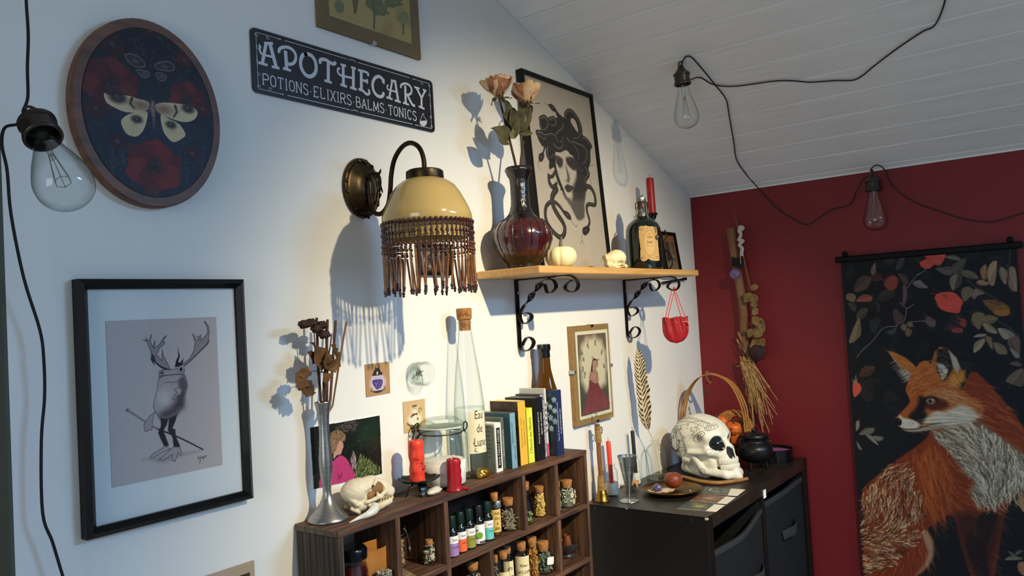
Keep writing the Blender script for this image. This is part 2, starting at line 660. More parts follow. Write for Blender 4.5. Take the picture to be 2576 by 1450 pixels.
def su(a, b, k):
 h = np.clip(0.5 + 0.5 * (b - a) / k, 0, 1)
 return b + (a - b) * h - k * h * (1 - h)
def sm_sub(a, b, k):
 return -su(-a, b, k)
XR = 2.305
FLOOR = -1.22
XL, YB = -1.7, -3.3
def ceil_z(x):
 return 0.3408 + (2.305 - x) * 0.362
M_WALL = mat('white_wall_paint', 'e6e4dd', 0.75, c2='dfddd6', vs=3.0, bump=0.12, bs=220.0)
M_RED = mat('red_wall_paint', '7a161d', 0.6, c2='71141a', vs=4.0, bump=0.12, bs=220.0)
M_PLANK = mat('white_ceiling_lacquer', 'e6e6e4', 0.45, c2='dededd', vs=5.0, stretch=(6, 1, 6), bump=0.02, bs=60)
M_FLOOR = wood('floor_boards', 'b5a48f', 'bfae99', 'c9b9a4', 0, 6)
g = G()
x0 = 0.3705
g.prism([(x0, FLOOR), (XR + 0.1, FLOOR), (XR + 0.1, ceil_z(XR) + 0.12), (x0, ceil_z(x0) + 0.05)], 0.0, 0.14, 'xz')
struct(mk('wall_left', g, M_WALL, smooth=0))
g = G()
g.box((XR, YB, FLOOR), (XR + 0.1, 0.0, ceil_z(XR) + 0.1))
struct(mk('wall_right', g, M_RED, smooth=0))
g = G()
g.box((XL, 0.55, FLOOR), (x0 + 0.3, 0.65, 2.2))
struct(mk('wall_recess', g, mat('recess_paint', '555a53', 0.9, spec=0.1), smooth=0))
g = G()
g.box((x0 - 0.004, 0.0006, FLOOR), (x0 - 0.0002, 0.55, 2.2))
struct(mk('wall_recess_side', g, mat('recess_paint', '555a53', 0.9, spec=0.1), smooth=0))
g = G()
g.box((XL - 0.1, YB, FLOOR), (XL, 0.65, 2.3))
struct(mk('wall_far', g, M_WALL, smooth=0))
g = G()
g.box((XL, YB - 0.1, FLOOR), (XR, YB, 2.3))
struct(mk('wall_back', g, M_WALL, smooth=0))
g = G()
g.box((XL - 0.1, YB - 0.1, FLOOR - 0.1), (XR + 0.1, 0.65, FLOOR))
struct(mk('floor', g, M_FLOOR, smooth=0))
ceil = G()
ceil.add([(XL, YB, ceil_z(XL) + 0.03), (XR + 0.1, YB, ceil_z(XR + 0.1) + 0.03), (XR + 0.1, 0.65, ceil_z(XR + 0.1) + 0.03), (XL, 0.65, ceil_z(XL) + 0.03),
      (XL, YB, ceil_z(XL) + 0.0065), (XR + 0.1, YB, ceil_z(XR + 0.1) + 0.0065), (XR + 0.1, 0.65, ceil_z(XR + 0.1) + 0.0065), (XL, 0.65, ceil_z(XL) + 0.0065)],
      [(0, 1, 2, 3), (7, 6, 5, 4), (0, 4, 5, 1), (2, 6, 7, 3), (0, 3, 7, 4), (1, 5, 6, 2)])
ceiling = struct(mk('ceiling', ceil, M_PLANK, smooth=0))
PITCH = 0.0863
xk = 1.5905 - PITCH * 37
pm = None
while xk < XR - 0.004:
 w = min(PITCH, XR - xk)
 ang = math.atan(0.362)
 if pm is None or w < PITCH:
  g = G()
  wl = w / cos(ang)
  c = 0.0022
  prof = [(0.0003, 0.006), (0.0003, 0.0030), (0.0003 + c, 0.0), (wl - 0.0005 - c, 0.0), (wl - 0.0003, 0.0030), (wl - 0.0003, 0.006)]
  yend = -0.0005
  g.add([(a, YB + 0.001, b) for a, b in prof] + [(a, yend, b) for a, b in prof],
      [(i, i + 1, 7 + i, 6 + i) for i in range(5)] + [(5, 0, 6, 11), tuple(range(6))[::-1], tuple(range(6, 12))])
  o = mk('plank', g, M_PLANK, ceiling, smooth=0)
  if w >= PITCH:
   pm = o
 else:
  o = pm.copy(); COL.objects.link(o)
 o.location = (xk, 0, ceil_z(xk))
 o.rotation_euler = (0, ang, 0)
 xk += PITCH
g = G()
g.tube([(XR - 0.0035, -0.001, ceil_z(XR) - 0.0015), (XR - 0.0035, YB, ceil_z(XR) - 0.0015)], 0.0038, 4)
struct(mk('trim_1', g, M_PLANK, smooth=0))
wf = thing('window_1', 'white framed roof window in the sloping ceiling', 'window')
wf['kind'] = 'structure'
del wf['category']
ang = math.atan(0.362)
RW = MTr(SKY_C) @ MRo(ang, 4, 'Y')
g = G(); g.M = RW
for a, b in (((-0.39, -0.47, -0.03), (-0.32, 0.47, -0.001)), ((0.32, -0.47, -0.03), (0.39, 0.47, -0.001)), ((-0.32, -0.47, -0.03), (0.32, -0.41, -0.001)), ((-0.32, 0.41, -0.03), (0.32, 0.47, -0.001))):
 g.box(a, b, 0.003)
mk('white_frame', g, M_PLANK, wf, smooth=0)
w2 = thing('added_fill_frame', 'added white frame around the unseen fill light far to the left of the viewer', 'window')  # invented frame around the added fill light, no window known on this wall
w2['kind'] = 'structure'
del w2['category']
g = G()
for a, b in (((-1.7, -1.32, -0.62), (-1.66, -1.25, 0.72)), ((-1.7, -0.25, -0.62), (-1.66, -0.18, 0.72)), ((-1.7, -1.25, -0.62), (-1.66, -0.25, -0.55)), ((-1.7, -1.25, 0.65), (-1.66, -0.25, 0.72))):
 g.box(a, b, 0.003)
mk('white_frame', g, M_PLANK, w2, smooth=0)
sp = thing('ceiling_spotlight', 'small bronze ceiling spotlight above the viewer', 'lamp', LAMP)
g = G()
dirn = (V3((1.50, 0.0, -0.42)) - LAMP).normalized()
g.M = dirn.to_track_quat('Z', 'Y').to_matrix().to_4x4()
g.lathe([(0.012, -0.075), (0.03, -0.07), (0.037, -0.03), (0.04, -0.028)], 20, cap1=False)
M_BRONZE = mat('dark_bronze', '2b221a', 0.34, 0.85, c2='43351f', vs=60.0)
mk('lamp_head', g, M_BRONZE, sp)
g = G()
top = ceil_z(LAMP.x) - LAMP.z
g.tube([tuple(-dirn * 0.072), (-0.03, -0.03, top + 0.008)], 0.006, 8)
mk('lamp_arm', g, M_BRONZE, sp)
ZD = -0.452
DX0, DX1, DY = 1.5735, 2.283, -0.308
M_BLK = mat('black_laminate', '100d0b', 0.5, c2='15110e', vs=9.0, stretch=(1, 14, 14), bump=0.08, bs=40.0, spec=0.25)
M_BLKTOP = mat('black_laminate_top', '1a1612', 0.38, c2='241f18', vs=8.0, stretch=(1.5, 22, 1.5), bump=0.10, bs=50.0)
cab = thing('black_cabinet', 'low black wooden cabinet with fabric drawers in the corner by the red wall', 'cabinet', (DX0, 0, FLOOR))
def cbox(name, lo, hi, m, c=0.0012, parent=cab, off=(DX0, 0, FLOOR)):
 g = G()
 g.box([lo[i] - off[i] for i in range(3)], [hi[i] - off[i] for i in range(3)], c)
 return mk(name, g, m, parent, smooth=0)
TH = 0.030
cbox('top_panel', (DX0, DY, ZD - 0.0012), (DX1, -0.002, ZD), M_BLKTOP, 0.0004)
cbox('top_core', (DX0 + TH + 0.0002, DY + 0.0003, ZD - TH), (DX1 - TH - 0.0002, -0.002, ZD - 0.0013), M_BLKTOP, 0.0006)
cbox('side_panel', (DX0 + 0.0005, DY + 0.0005, FLOOR), (DX0 + TH, -0.002, ZD - 0.0013), M_BLK)
cbox('side_panel', (DX1 - TH, DY + 0.0005, FLOOR), (DX1 - 0.0005, -0.002, ZD - 0.0013), M_BLK)
midx = (DX0 + DX1) / 2
cbox('divider', (midx - 0.009, DY + 0.004, FLOOR + 0.03), (midx + 0.009, -0.01, ZD - TH), M_BLK)
cbox('shelf_board', (DX0 + TH, DY + 0.004, -0.86), (DX1 - TH, -0.01, -0.842), M_BLK)
cbox('bottom_panel', (DX0 + TH, DY + 0.001, FLOOR + 0.02), (DX1 - TH, -0.002, FLOOR + 0.05), M_BLK)
cbox('back_panel', (DX0 + TH, -0.008, FLOOR + 0.05), (DX1 - TH, -0.003, ZD - TH), M_BLK)
M_SCREW = mat('black_screw', '2a2a2c', 0.35, 0.6)
for yy, zz in [(-0.0337,-0.4611),(-0.2697,-0.4624)]:
 g = G()
 g.M = MTr((-0.0002, yy, zz - FLOOR)) @ MRo(-pi / 2, 4, 'Y')
 g.lathe([(0.0052, -0.001), (0.0052, 0.0006), (0.0042, 0.0010), (0.0026, 0.0010), (0.0024, 0.0002), (0.0, 0.0002)], 16, cap0=False)
 mk('screw', g, M_SCREW, cab)
g = G()
g.blob((0.001, DY + 0.002, ZD - FLOOR - 0.004), (0.0014, 0.005, 0.003), 8, 6, lambda d: 1 + 0.4 * noise.noise(d * 3))
mk('worn_edge', g, mat('bare_chipboard', 'c9b690', 0.9), cab)
g = G()
g.blob((0.0, -0.115, ZD - FLOOR - 0.0012), (0.0012, 0.003, 0.001), 8, 5)
mk('worn_edge', g, mat('bare_chipboard', 'c9b690', 0.9), cab)
M_FAB = mat('black_fabric', '17191b', 0.9, c2='1d2022', vs=160.0, bump=0.2, bs=500.0, spec=0.15)
for xa, xb, sag in ((DX0 + TH + 0.006, midx - 0.012, 0.036), (midx + 0.012, DX1 - TH - 0.006, 0.006)):
 for zt, zb in ((ZD - TH - 0.016, -0.84), (-0.875, FLOOR + 0.055)):
  dr = mk('fabric_drawer', G().box((xa - DX0, DY + 0.02, zb - FLOOR), (xb - DX0, -0.012, zb - FLOOR + 0.004)), M_FAB, cab, smooth=0)
  W_ = xb - xa
  def front(u, v, xa=xa, W_=W_, zt=zt, zb=zb, sag=sag):
   w_ = min(1, max(0, (u - .4) / .6))
   top = zt - sag * (1 - .6 * w_ * w_ * (3 - 2 * w_))
   z = zb + (top - zb) * v
   return (xa - DX0 + W_ * u, DY + 0.008 - 0.010 * sin(pi * u) * v * (1 if sag > .02 else 0.15), z - FLOOR)
  g = G()
  g.grid(front, 24, 12)
  g.grid(lambda u, v: tuple(V3(front(1 - u, v)) + V3((0, 0.004, 0))), 24, 12)
  mk('front', g, M_FAB, dr, smooth=180)
  for sx in (xa, xb):
   g = G()
   g.box((sx - DX0 - 0.001, DY + 0.012, zb - FLOOR), (sx - DX0 + 0.001, -0.012, zt - FLOOR))
   mk('drawer_side', g, M_FAB, dr, smooth=0)
  rim = [front(i / 20, 1.0) for i in range(21)]
  g = G()
  g.tube([tuple(V3(p) + V3((0, -0.001, -0.007))) for p in rim], 1.0, 8, flat=(0.0075, 0.002), up=(0, 0, 1))
  mk('rim', g, mat('black_fabric_binding', '232628', 0.85), dr)
  zc = -0.615 if sag < 0.02 else -0.66
  if zt > -0.6:
   g = G()
   hw = 0.05
   cx = (xa + xb) / 2 - DX0 + (0.01 if sag < .02 else 0.08)
   pts = [(cx - hw, DY + 0.004, zc - FLOOR), (cx - hw * 0.6, DY - 0.006, zc - FLOOR + 0.004), (cx, DY - 0.012, zc - FLOOR + 0.006), (cx + hw * 0.6, DY - 0.006, zc - FLOOR + 0.008), (cx + hw, DY + 0.004, zc - FLOOR + 0.01)]
   g.tube(pts, 1.0, 8, sm=5, flat=(0.013, 0.0016), up=(0, 0, 1))
   mk('handle_strap', g, mat('black_fabric_binding', '232628', 0.85), dr)
g = G()
p = (1.9256,-0.312,-0.4782)
g.box((p[0] - DX0 - 0.009, DY - 0.0015, p[2] - FLOOR - 0.010), (p[0] - DX0 + 0.009, DY - 0.0005, p[2] - FLOOR + 0.010))
mk('care_label', g, mat('white_label_cloth', 'f0efe9', 0.8), cab, smooth=0)
# ================================================================ things on the white wall
M_SIGNBLK = mat('black_tin', '131317', 0.38, c2='17161a', vs=40.0, coat=0.2)
M_SIGNWHT = mat('sign_white_print', 'c9ccd0', 0.5)
sc_ = [(710.4,457.5),(1115.5,457.7),(1112.0,357.4),(707.7,367.6)]
sx0, sx1 = 0.7130, 1.1180
sz0, sz1 = 0.3600, 0.4600
sign = thing('tin_sign', 'black tin wall sign reading APOTHECARY in white lettering', 'sign', ((sx0 + sx1) / 2, 0, sz0))
SO = V3(((sx0 + sx1) / 2, 0, sz0))
g = G()
po = rrect(sx0 - SO.x, 0, sx1 - SO.x, sz1 - SO.z, 0.008)
pi_ = rrect(sx0 - SO.x + 0.004, 0.004, sx1 - SO.x - 0.004, sz1 - SO.z - 0.004, 0.006)
n = len(po)
g.add([(a, -0.0002, b) for a, b in po] + [(a, -0.0035, b) for a, b in po] + [(a, -0.0035, b) for a, b in pi_] + [(a, -0.0028, b) for a, b in pi_],
      [(i, (i + 1) % n, n + (i + 1) % n, n + i) for i in range(n)] + [(n + i, n + (i + 1) % n, 2 * n + (i + 1) % n, 2 * n + i) for i in range(n)]
      + [(2 * n + i, 2 * n + (i + 1) % n, 3 * n + (i + 1) % n, 3 * n + i) for i in range(n)] + [tuple(range(3 * n, 4 * n))] + [tuple(range(n))[::-1]])
mk('plate', g, M_SIGNBLK, sign, smooth=0)
STROKES = [(5.6,[(740.05,441.56),(731.45,407.57)]),(6.6,[(746.43,443.15),(757.09,405.94)]),(3.6,[(728.77,433.24),(727.71,426.57),(730.99,422.0),(736.29,421.57),(751.4,421.73)]),(4.6,[(736.21,439.84),(752.6,443.44)]),(4.2,[(724.04,407.1),(740.84,406.63)]),(4.2,[(748.37,406.16),(762.63,406.55)]),(5.5,[(726.97,432.5),(729.9,434.44)]),(6.6,[(775.55,437.78),(776.48,408.05)]),(5.2,[(764.4,431.5),(763.08,434.31),(766.32,439.32),(774.35,443.17),(783.83,444.22),(792.18,440.52),(795.39,432.98),(792.56,423.87),(785.76,418.35),(777.57,417.28)]),(4.2,[(769.03,408.28),(784.57,407.62)]),(6.4,[(818.58,442.31),(809.5,438.55),(804.35,427.37),(805.26,416.34),(812.57,407.49),(822.39,406.36),(831.82,413.27),(835.49,423.88),(833.17,435.63),(826.52,441.91),(818.58,442.31),(812.14,440.14)]),(6.6,[(861.44,437.82),(859.44,405.81)]),(6.0,[(844.56,432.49),(844.04,437.31),(848.77,440.88),(857.08,441.48),(866.33,438.94),(873.27,438.51),(877.79,442.9)]),(4.2,[(851.16,406.07),(866.96,405.38)]),(6.2,[(893.58,440.74),(892.25,406.55)]),(6.2,[(916.52,441.09),(914.2,405.9)]),(4.0,[(886.25,434.36),(881.78,431.68),(881.02,426.46),(885.51,422.71),(894.13,422.2),(915.35,423.3)]),(4.2,[(887.98,441.17),(900.16,441.2)]),(4.2,[(911.21,441.62),(922.36,441.35)]),(4.2,[(885.31,406.14),(900.03,405.42)]),(4.2,[(906.65,405.74),(921.73,404.66)]),(6.4,[(934.41,441.94),(932.51,406.81)]),(4.4,[(926.8,440.26),(945.1,440.45),(950.53,438.47),(949.32,434.35)]),(4.2,[(933.69,424.41),(946.29,423.91)]),(4.2,[(947.07,428.62),(946.96,420.2)]),(4.6,[(925.91,406.53),(935.84,405.4),(944.27,400.96),(950.97,404.02),(949.57,410.75)]),(6.0,[(986.49,429.78),(984.54,436.53),(976.31,439.24),(966.45,434.48),(960.32,424.36),(960.48,412.93),(966.76,404.82),(976.15,402.74),(983.62,406.32),(985.76,412.63)]),(4.0,[(987.99,437.26),(987.34,428.16)]),(4.6,[(1008.65,437.63),(999.41,405.41)]),(5.6,[(1016.2,438.47),(1021.71,403.47)]),(3.2,[(998.14,428.94),(995.37,424.42),(998.49,420.0),(1019.11,419.75)]),(4.0,[(1005.48,438.41),(1019.26,439.11)]),(3.8,[(992.04,405.07),(1007.22,404.01)]),(3.8,[(1012.65,403.22),(1027.96,402.45)]),(5.6,[(1041.97,436.08),(1041.01,402.31)]),(4.4,[(1029.93,429.22),(1031.63,435.08),(1040.96,439.94),(1052.59,439.36),(1058.63,432.58),(1055.33,423.55),(1044.59,419.23)]),(5.0,[(1046.43,419.59),(1057.82,404.31),(1065.59,402.38)]),(3.8,[(1033.86,402.82),(1049.25,401.61)]),(5.0,[(1072.26,437.75),(1084.46,421.69)]),(4.2,[(1096.03,437.6),(1085.29,421.85)]),(5.0,[(1084.49,422.07),(1083.23,402.21)]),(3.8,[(1066.2,438.4),(1080.61,438.3)]),(3.6,[(1089.25,438.15),(1099.03,437.43)]),(3.8,[(1075.26,403.39),(1091.31,401.39)])]
g = G()
for w, p in STROKES:
 p = [(a / 1000 - SO.x, b / 1000 - SO.z) for a, b in p]
 add_ribbon(g, p, w / 1000, -0.0032, 4 if len(p) > 2 else 0)
GL = {'P': [[(0, 0), (0, 1)], [(0, 1), (.45, 1), (.6, .86), (.6, .64), (.45, .5), (0, .5)]], 'O': [[(.3, 0), (.06, .15), (0, .5), (.06, .85), (.3, 1), (.54, .85), (.6, .5), (.54, .15), (.3, 0)]],
      'T': [[(.3, 0), (.3, 1)], [(0, .84), (0, 1), (.6, 1), (.6, .84)]], 'I': [[(.12, 0), (.12, 1)]], 'N': [[(0, 0), (0, 1)], [(0, 1), (.6, 0)], [(.6, 0), (.6, 1)]],
      'S': [[(.55, .82), (.45, .98), (.2, 1), (.04, .85), (.06, .66), (.3, .52), (.54, .38), (.56, .16), (.4, 0), (.15, .02), (.03, .18)]], 'E': [[(.05, 0), (.05, 1)], [(.05, 1), (.55, 1), (.55, .86)], [(.05, .52), (.4, .52)], [(.05, 0), (.55, 0), (.58, .16)]],
      'L': [[(.05, 0), (.05, 1)], [(.05, 0), (.52, 0), (.55, .18)]], 'X': [[(0, 0), (.58, 1)], [(0, 1), (.6, 0)]], 'R': [[(0, 0), (0, 1)], [(0, 1), (.45, 1), (.58, .86), (.58, .66), (.45, .52), (0, .52)], [(.3, .52), (.62, 0)]],
      'B': [[(0, 0), (0, 1)], [(0, 1), (.4, 1), (.53, .88), (.53, .66), (.4, .53), (0, .53)], [(.4, .53), (.58, .4), (.58, .14), (.45, 0), (0, 0)]], 'A': [[(0, 0), (.3, 1)], [(.3, 1), (.62, 0)], [(.12, .34), (.48, .34)]],
      'M': [[(0, 0), (.04, 1)], [(.04, 1), (.36, .1)], [(.36, .1), (.68, 1)], [(.68, 1), (.72, 0)]], 'C': [[(.55, .8), (.45, .97), (.25, 1), (.06, .84), (0, .5), (.06, .16), (.25, 0), (.45, .03), (.56, .2)]]}
SERIF = {'P': [(0, 0)], 'T': [(.3, 0)], 'I': [(.12, 0), (.12, 1)], 'N': [(0, 0), (0, 1), (.6, 1)], 'E': [(.05, 0)], 'L': [(.05, 1)], 'X': [(0, 0), (0, 1), (.58, 1), (.6, 0)], 'R': [(0, 0), (.62, 0)], 'A': [(0, 0), (.62, 0)], 'M': [(0, 0), (.72, 0)], 'B': []}
WID = {'I': .24, 'M': .72, '.': .2}
a0, a1 = (731.4,374.7), (1067.9,370.3)
b0 = (731.8,391.6)
LINE = 'POTIONS.ELIXIRS.BALMS.TONICS'
tot = sum(WID.get(ch, .6) + .26 for ch in LINE) - .26
k_ = (a1[0] - a0[0]) / tot
hh = (b0[1] - a0[1])
xx = a0[0]
for ch in LINE:
 def q_(p):
  return ((xx + p[0] * k_) / 1000 - SO.x, (a0[1] + p[1] * hh) / 1000 - SO.z)
 if ch == '.':
  g.prism([((xx + .1 * k_ + 1.0 * cos(t)) / 1000 - SO.x, (a0[1] + .4 * hh + 1.0 * sin(t)) / 1000 - SO.z) for t in lsp(0, 6.28, 9)[:-1]], -0.0032, -0.0030)
 else:
  for st in GL[ch]:
   add_ribbon(g, [q_(p) for p in st], 0.0019, -0.0032, 3 if len(st) > 4 else 0)
  for p in SERIF.get(ch, []):
   c_ = q_(p)
   add_ribbon(g, [(c_[0] - 0.0022, c_[1]), (c_[0] + 0.0022, c_[1])], 0.0012, -0.0032)
 xx += (WID.get(ch, .6) + .26) * k_
W2, H2 = sx1 - sx0, sz1 - sz0
hx = W2 / 2
for z_ in (0.0062, H2 - 0.0062):
 for s_ in (-1, 1):
  add_ribbon(g, [(s_ * 0.012, z_), (s_ * (hx - 0.062), z_)], 0.0011, -0.0032)
  add_ribbon(g, [(s_ * (hx - 0.055), z_), (s_ * (hx - 0.045), z_)], 0.0018, -0.0032, 0, 0.0006)
  add_ribbon(g, [(s_ * (hx - 0.045), z_), (s_ * (hx - 0.009), z_)], 0.0008, -0.0032)
  vz = 1 if z_ < 0.03 else -1
  for q in ((0.030, 0.0045), (0.0095, 0.0045), (0.0105, 0.022)):
   cx_, cz_ = s_ * (hx - q[0]), z_ + vz * q[1] * (0.7 if q[1] < .01 else 1)
   sp_ = [(cx_ + (0.0034 - 0.0005 * t) * cos(t * 1.2), cz_ + (0.0034 - 0.0005 * t) * sin(t * 1.2) * vz) for t in lsp(0, 6, 18)]
   add_ribbon(g, sp_, 0.0007, -0.0032)
 for dx_ in (-0.007, -0.0035, 0, 0.0035, 0.007):
  g.prism([(dx_ + (0.0014 if dx_ == 0 else 0.0009) * cos(t), z_ + (0.0012 if abs(dx_) < 0.004 else 0) + 0.0013 * sin(t)) for t in lsp(0, 6.28, 9)[:-1]], -0.0032, -0.003)
for s_ in (-1, 1):
 add_ribbon(g, [(s_ * (hx - 0.009), 0.009), (s_ * (hx - 0.009), H2 - 0.009)], 0.0008, -0.0032)
 add_ribbon(g, [(s_ * (hx - 0.009), H2 / 2 - 0.012), (s_ * (hx - 0.009), H2 / 2)], 0.0006, -0.0032, 0, 0.0018)
 add_ribbon(g, [(s_ * (hx - 0.009), H2 / 2), (s_ * (hx - 0.009), H2 / 2 + 0.012)], 0.0018, -0.0032, 0, 0.0006)
FL = [[(1085.67,391.69),(1082.41,384.53),(1077.46,376.17),(1078.55,369.4),(1087.07,367.77),(1094.27,372.72),(1096.2,379.87),(1091.06,384.12),(1088.09,387.96),(1088.94,391.89)]][0]
FL = [(a / 1000 - SO.x, b / 1000 - SO.z) for a, b in FL]
add_ribbon(g, FL + FL[:1], 0.0010, -0.0032, 3)
cz_ = sum(p[1] for p in FL) / len(FL)
g.prism([p for p in FL if p[1] < cz_], -0.0032, -0.0030)
mk('lettering', g, M_SIGNWHT, sign, smooth=0)
M_FRAMEBLK = mat('black_frame_lacquer', '0d0d0f', 0.38, coat=0.05, spec=0.22)
M_GLASS = glass('picture_glass', 'fdfefd', 'f0f5f2', 0.7)
M_MAT = mat('white_passepartout', 'd9dcdb', 0.85)
def frame_bar(g, outer, inner, y0, y1, rd=0.0):
 """mitred frame ring in xz; outer/inner = (x0,z0,x1,z1); y0 wall side, y1 room side"""
 o, i = rect(*outer), rect(*inner)
 m_ = [((a[0] + b[0]) / 2, (a[1] + b[1]) / 2) for a, b in zip(o, i)]
 rings = [(o, y0), (o, y1 + rd), (m_, y1), (i, y1 + rd * 1.4), (i, y0)]
 v = []
 for r_, y in rings:
  v += [(a, y, b) for a, b in r_]
 F = []
 for k in range(len(rings) - 1):
  for j in range(4):
   F.append((k * 4 + j, k * 4 + (j + 1) % 4, (k + 1) * 4 + (j + 1) % 4, (k + 1) * 4 + j))
 g.add(v, F)
fr0, fr1 = 0.4425, 0.6735
fz0, fz1 = -0.2400, 0.0745
frog = thing('framed_frog_drawing', 'black framed ink drawing of a standing frog with antlers and a cane', 'picture', (0, 0, 0))
g = G()
frame_bar(g, (fr0, fz0, fr1, fz1), (fr0 + 0.0125, fz0 + 0.0125, fr1 - 0.0125, fz1 - 0.0125), -0.0005, -0.020, 0.005)
mk('frame', g, M_FRAMEBLK, frog, smooth=30)
g = G(); g.box((fr0 + 0.01, -0.008, fz0 + 0.01), (fr1 - 0.01, -0.0006, fz1 - 0.01))
mk('passepartout', g, M_MAT, frog, smooth=0)
g = G(); g.add([(fr0 + 0.01, -0.0112, fz0 + 0.01), (fr1 - 0.01, -0.0112, fz0 + 0.01), (fr1 - 0.01, -0.0112, fz1 - 0.01), (fr0 + 0.01, -0.0112, fz1 - 0.01)], [(0, 1, 2, 3)])
mk('pane', g, M_GLASS, frog, smooth=0)
FA = [[(477.0,21.3),(629.1,22.5),(631.8,-190.2),(478.2,-179.7)]][0]
ax0 = (FA[0][0] + FA[3][0]) / 2; ax1 = (FA[1][0] + FA[2][0]) / 2; az0 = (FA[2][1] + FA[3][1]) / 2; az1 = (FA[0][1] + FA[1][1]) / 2
P = Paint(ax1 - ax0, az1 - az0, 0.5, 'b9adab', ax0, az0)
INK = '1d1a20'; MID = '6a6266'
F_ = {'body': [(543.3,-55.0),(540.3,-69.8),(535.0,-85.7),(535.3,-96.2),(542.6,-106.9),(553.6,-109.9),(566.7,-105.6),(573.8,-93.5),(577.7,-81.6),(582.9,-69.8),(581.1,-60.3),(578.9,-53.9),(562.7,-50.1),(546.6,-51.6)],'head': [(544.4,-47.6),(550.1,-44.8),(562.9,-45.9),(572.8,-44.0),(580.0,-47.8),(578.1,-54.6),(570.7,-53.4),(559.3,-53.3),(548.1,-53.7),(544.6,-55.5)],'shade': [(542.6,-106.9),(553.6,-109.9),(566.7,-105.6),(573.8,-93.5),(576.9,-81.5),(569.6,-77.6),(564.2,-89.2),(554.2,-95.6),(544.5,-100.4)],'arm': [(578.9,-55.4),(582.9,-68.3),(579.3,-81.8),(573.0,-93.4),(569.3,-83.7),(571.5,-71.7),(570.3,-62.3)],'legL': [(543.4,-107.7),(554.4,-110.0),(551.7,-118.0),(546.6,-124.8),(549.4,-132.7),(553.6,-145.5),(547.3,-145.9),(543.0,-136.2),(539.4,-126.7),(543.7,-118.3)],'legR': [(555.2,-109.4),(567.0,-105.7),(564.4,-113.7),(559.4,-123.7),(563.4,-125.8),(563.5,-134.9),(569.6,-149.7),(560.0,-148.1),(558.9,-135.7),(552.9,-125.7)],'footL': [(548.9,-144.7),(555.4,-150.3),(542.2,-154.0),(531.1,-158.0),(526.6,-156.5),(531.4,-152.1),(540.8,-148.6)],'footR': [(559.2,-147.9),(568.8,-150.3),(571.7,-159.2),(569.1,-161.8),(566.1,-156.7),(561.5,-168.1),(556.7,-166.0),(557.9,-158.3),(544.9,-163.5),(538.7,-161.2),(550.1,-153.9)],'handL': [(536.7,-98.6),(533.2,-109.3),(531.4,-122.4),(527.3,-121.1),(524.9,-123.2),(521.2,-121.6),(520.8,-112.7),(525.6,-106.8),(531.2,-101.6)],'hand': [(564.1,-72.4),(569.9,-70.3),(575.1,-73.6),(573.6,-79.6),(569.5,-80.7),(562.7,-86.8),(559.9,-84.9),(568.0,-77.4)],'antL': [(554.9,-45.2),(545.5,-40.1),(538.0,-32.0),(534.5,-22.7),(531.1,-12.0),(528.6,-6.6),(523.5,-4.0),(528.4,-4.6),(527.8,0.2),(529.9,-4.4),(533.0,-4.9),(535.6,2.8),(536.4,2.0),(534.2,-6.2),(537.2,-13.9),(539.9,-5.7),(540.9,-8.1),(539.0,-15.5),(546.0,-11.4),(551.9,-2.7),(557.2,0.4),(551.7,-8.0),(554.5,-8.6),(551.5,-13.3),(546.6,-16.0),(541.1,-26.2),(543.8,-26.4),(548.2,-32.8),(549.7,-16.2),(550.9,-25.4),(556.8,-38.1),(560.5,-45.3)],'antL2': [(535.3,-22.8),(533.4,-30.1),(538.5,-39.1),(537.3,-31.9),(541.0,-36.7),(538.3,-26.0)],'antR': [(577.6,-39.8),(588.3,-32.9),(594.7,-22.4),(596.9,-11.5),(593.5,0.5),(595.7,-1.2),(598.7,-8.8),(602.2,-7.9),(598.5,-1.8),(602.3,-5.5),(606.0,-1.3),(606.3,-5.7),(604.7,-9.6),(612.8,-3.7),(616.5,0.9),(615.7,8.1),(611.5,16.3),(613.8,16.5),(618.7,8.8),(619.6,2.3),(617.7,-11.2),(614.9,-15.8),(602.2,-26.1),(591.6,-34.7),(580.3,-42.8)],'mid': [(566.2,-43.5),(568.6,-34.4),(572.1,-28.5),(571.4,-16.9),(574.3,-28.7),(571.5,-36.2),(573.9,-38.3),(579.6,-31.9),(577.0,-41.3),(572.8,-42.5)],'cane': [(500.4,-91.9),(512.2,-101.2),(526.9,-112.9),(540.4,-122.3),(559.1,-132.0),(578.2,-143.4),(602.0,-159.0)],'shadow': [(517.4,-157.0),(545.2,-157.6),(577.5,-158.7),(601.9,-159.8),(567.4,-163.0),(544.8,-166.5)]}
P.fill(F_['shadow'], '857a7b', 0.55, 3)
P.line(F_['cane'], 2.4, '4a4448', 1, 1.6, sm=3); P.line(F_['cane'][:4], 1.4, 'a89d9d', 0.9, 0.8, sm=3)
P.line(F_['cane'][3:], 1.9, INK, 0.95, 1.5); P.spot(*F_['cane'][0], 2.6, 2.6, '8a8083'); P.spot(*F_['cane'][0], 1.2, 1.6, '4f484c')
for k in ('antL', 'antL2', 'antR'):
 P.fill(F_[k], '8e8486', 1, 0.3, edge=INK, ew=1.1);
P.fill(F_['mid'], INK, 1, 0.3)
P.line(F_['antL'][:4], 3.0, INK, 0.8, 0.8, sm=3); P.line(F_['antR'][-5:], 2.0, INK, 0.6, 1.2, sm=3); P.fill(F_['antL2'], INK, 0.6)
P.fill(F_['handL'], '9d9293', 1, 0.3, edge=INK, ew=0.9)
for k in ('legL', 'legR'):
 P.fill(F_[k], '2b272c', 1, 0.4)
for k in ('footL', 'footR'):
 P.fill(F_[k], 'a59a99', 1, 0.3, edge=INK, ew=1.0)
P.fill(F_['body'], 'a59b9a', 1, 0.4, sm=3, edge='3a353a', ew=1.3)
P.fill(F_['shade'], '3c363b', 0.85, 5, sm=2); P.spot(*F_['shade'][3], 6, 9, '29252a', 0.6)
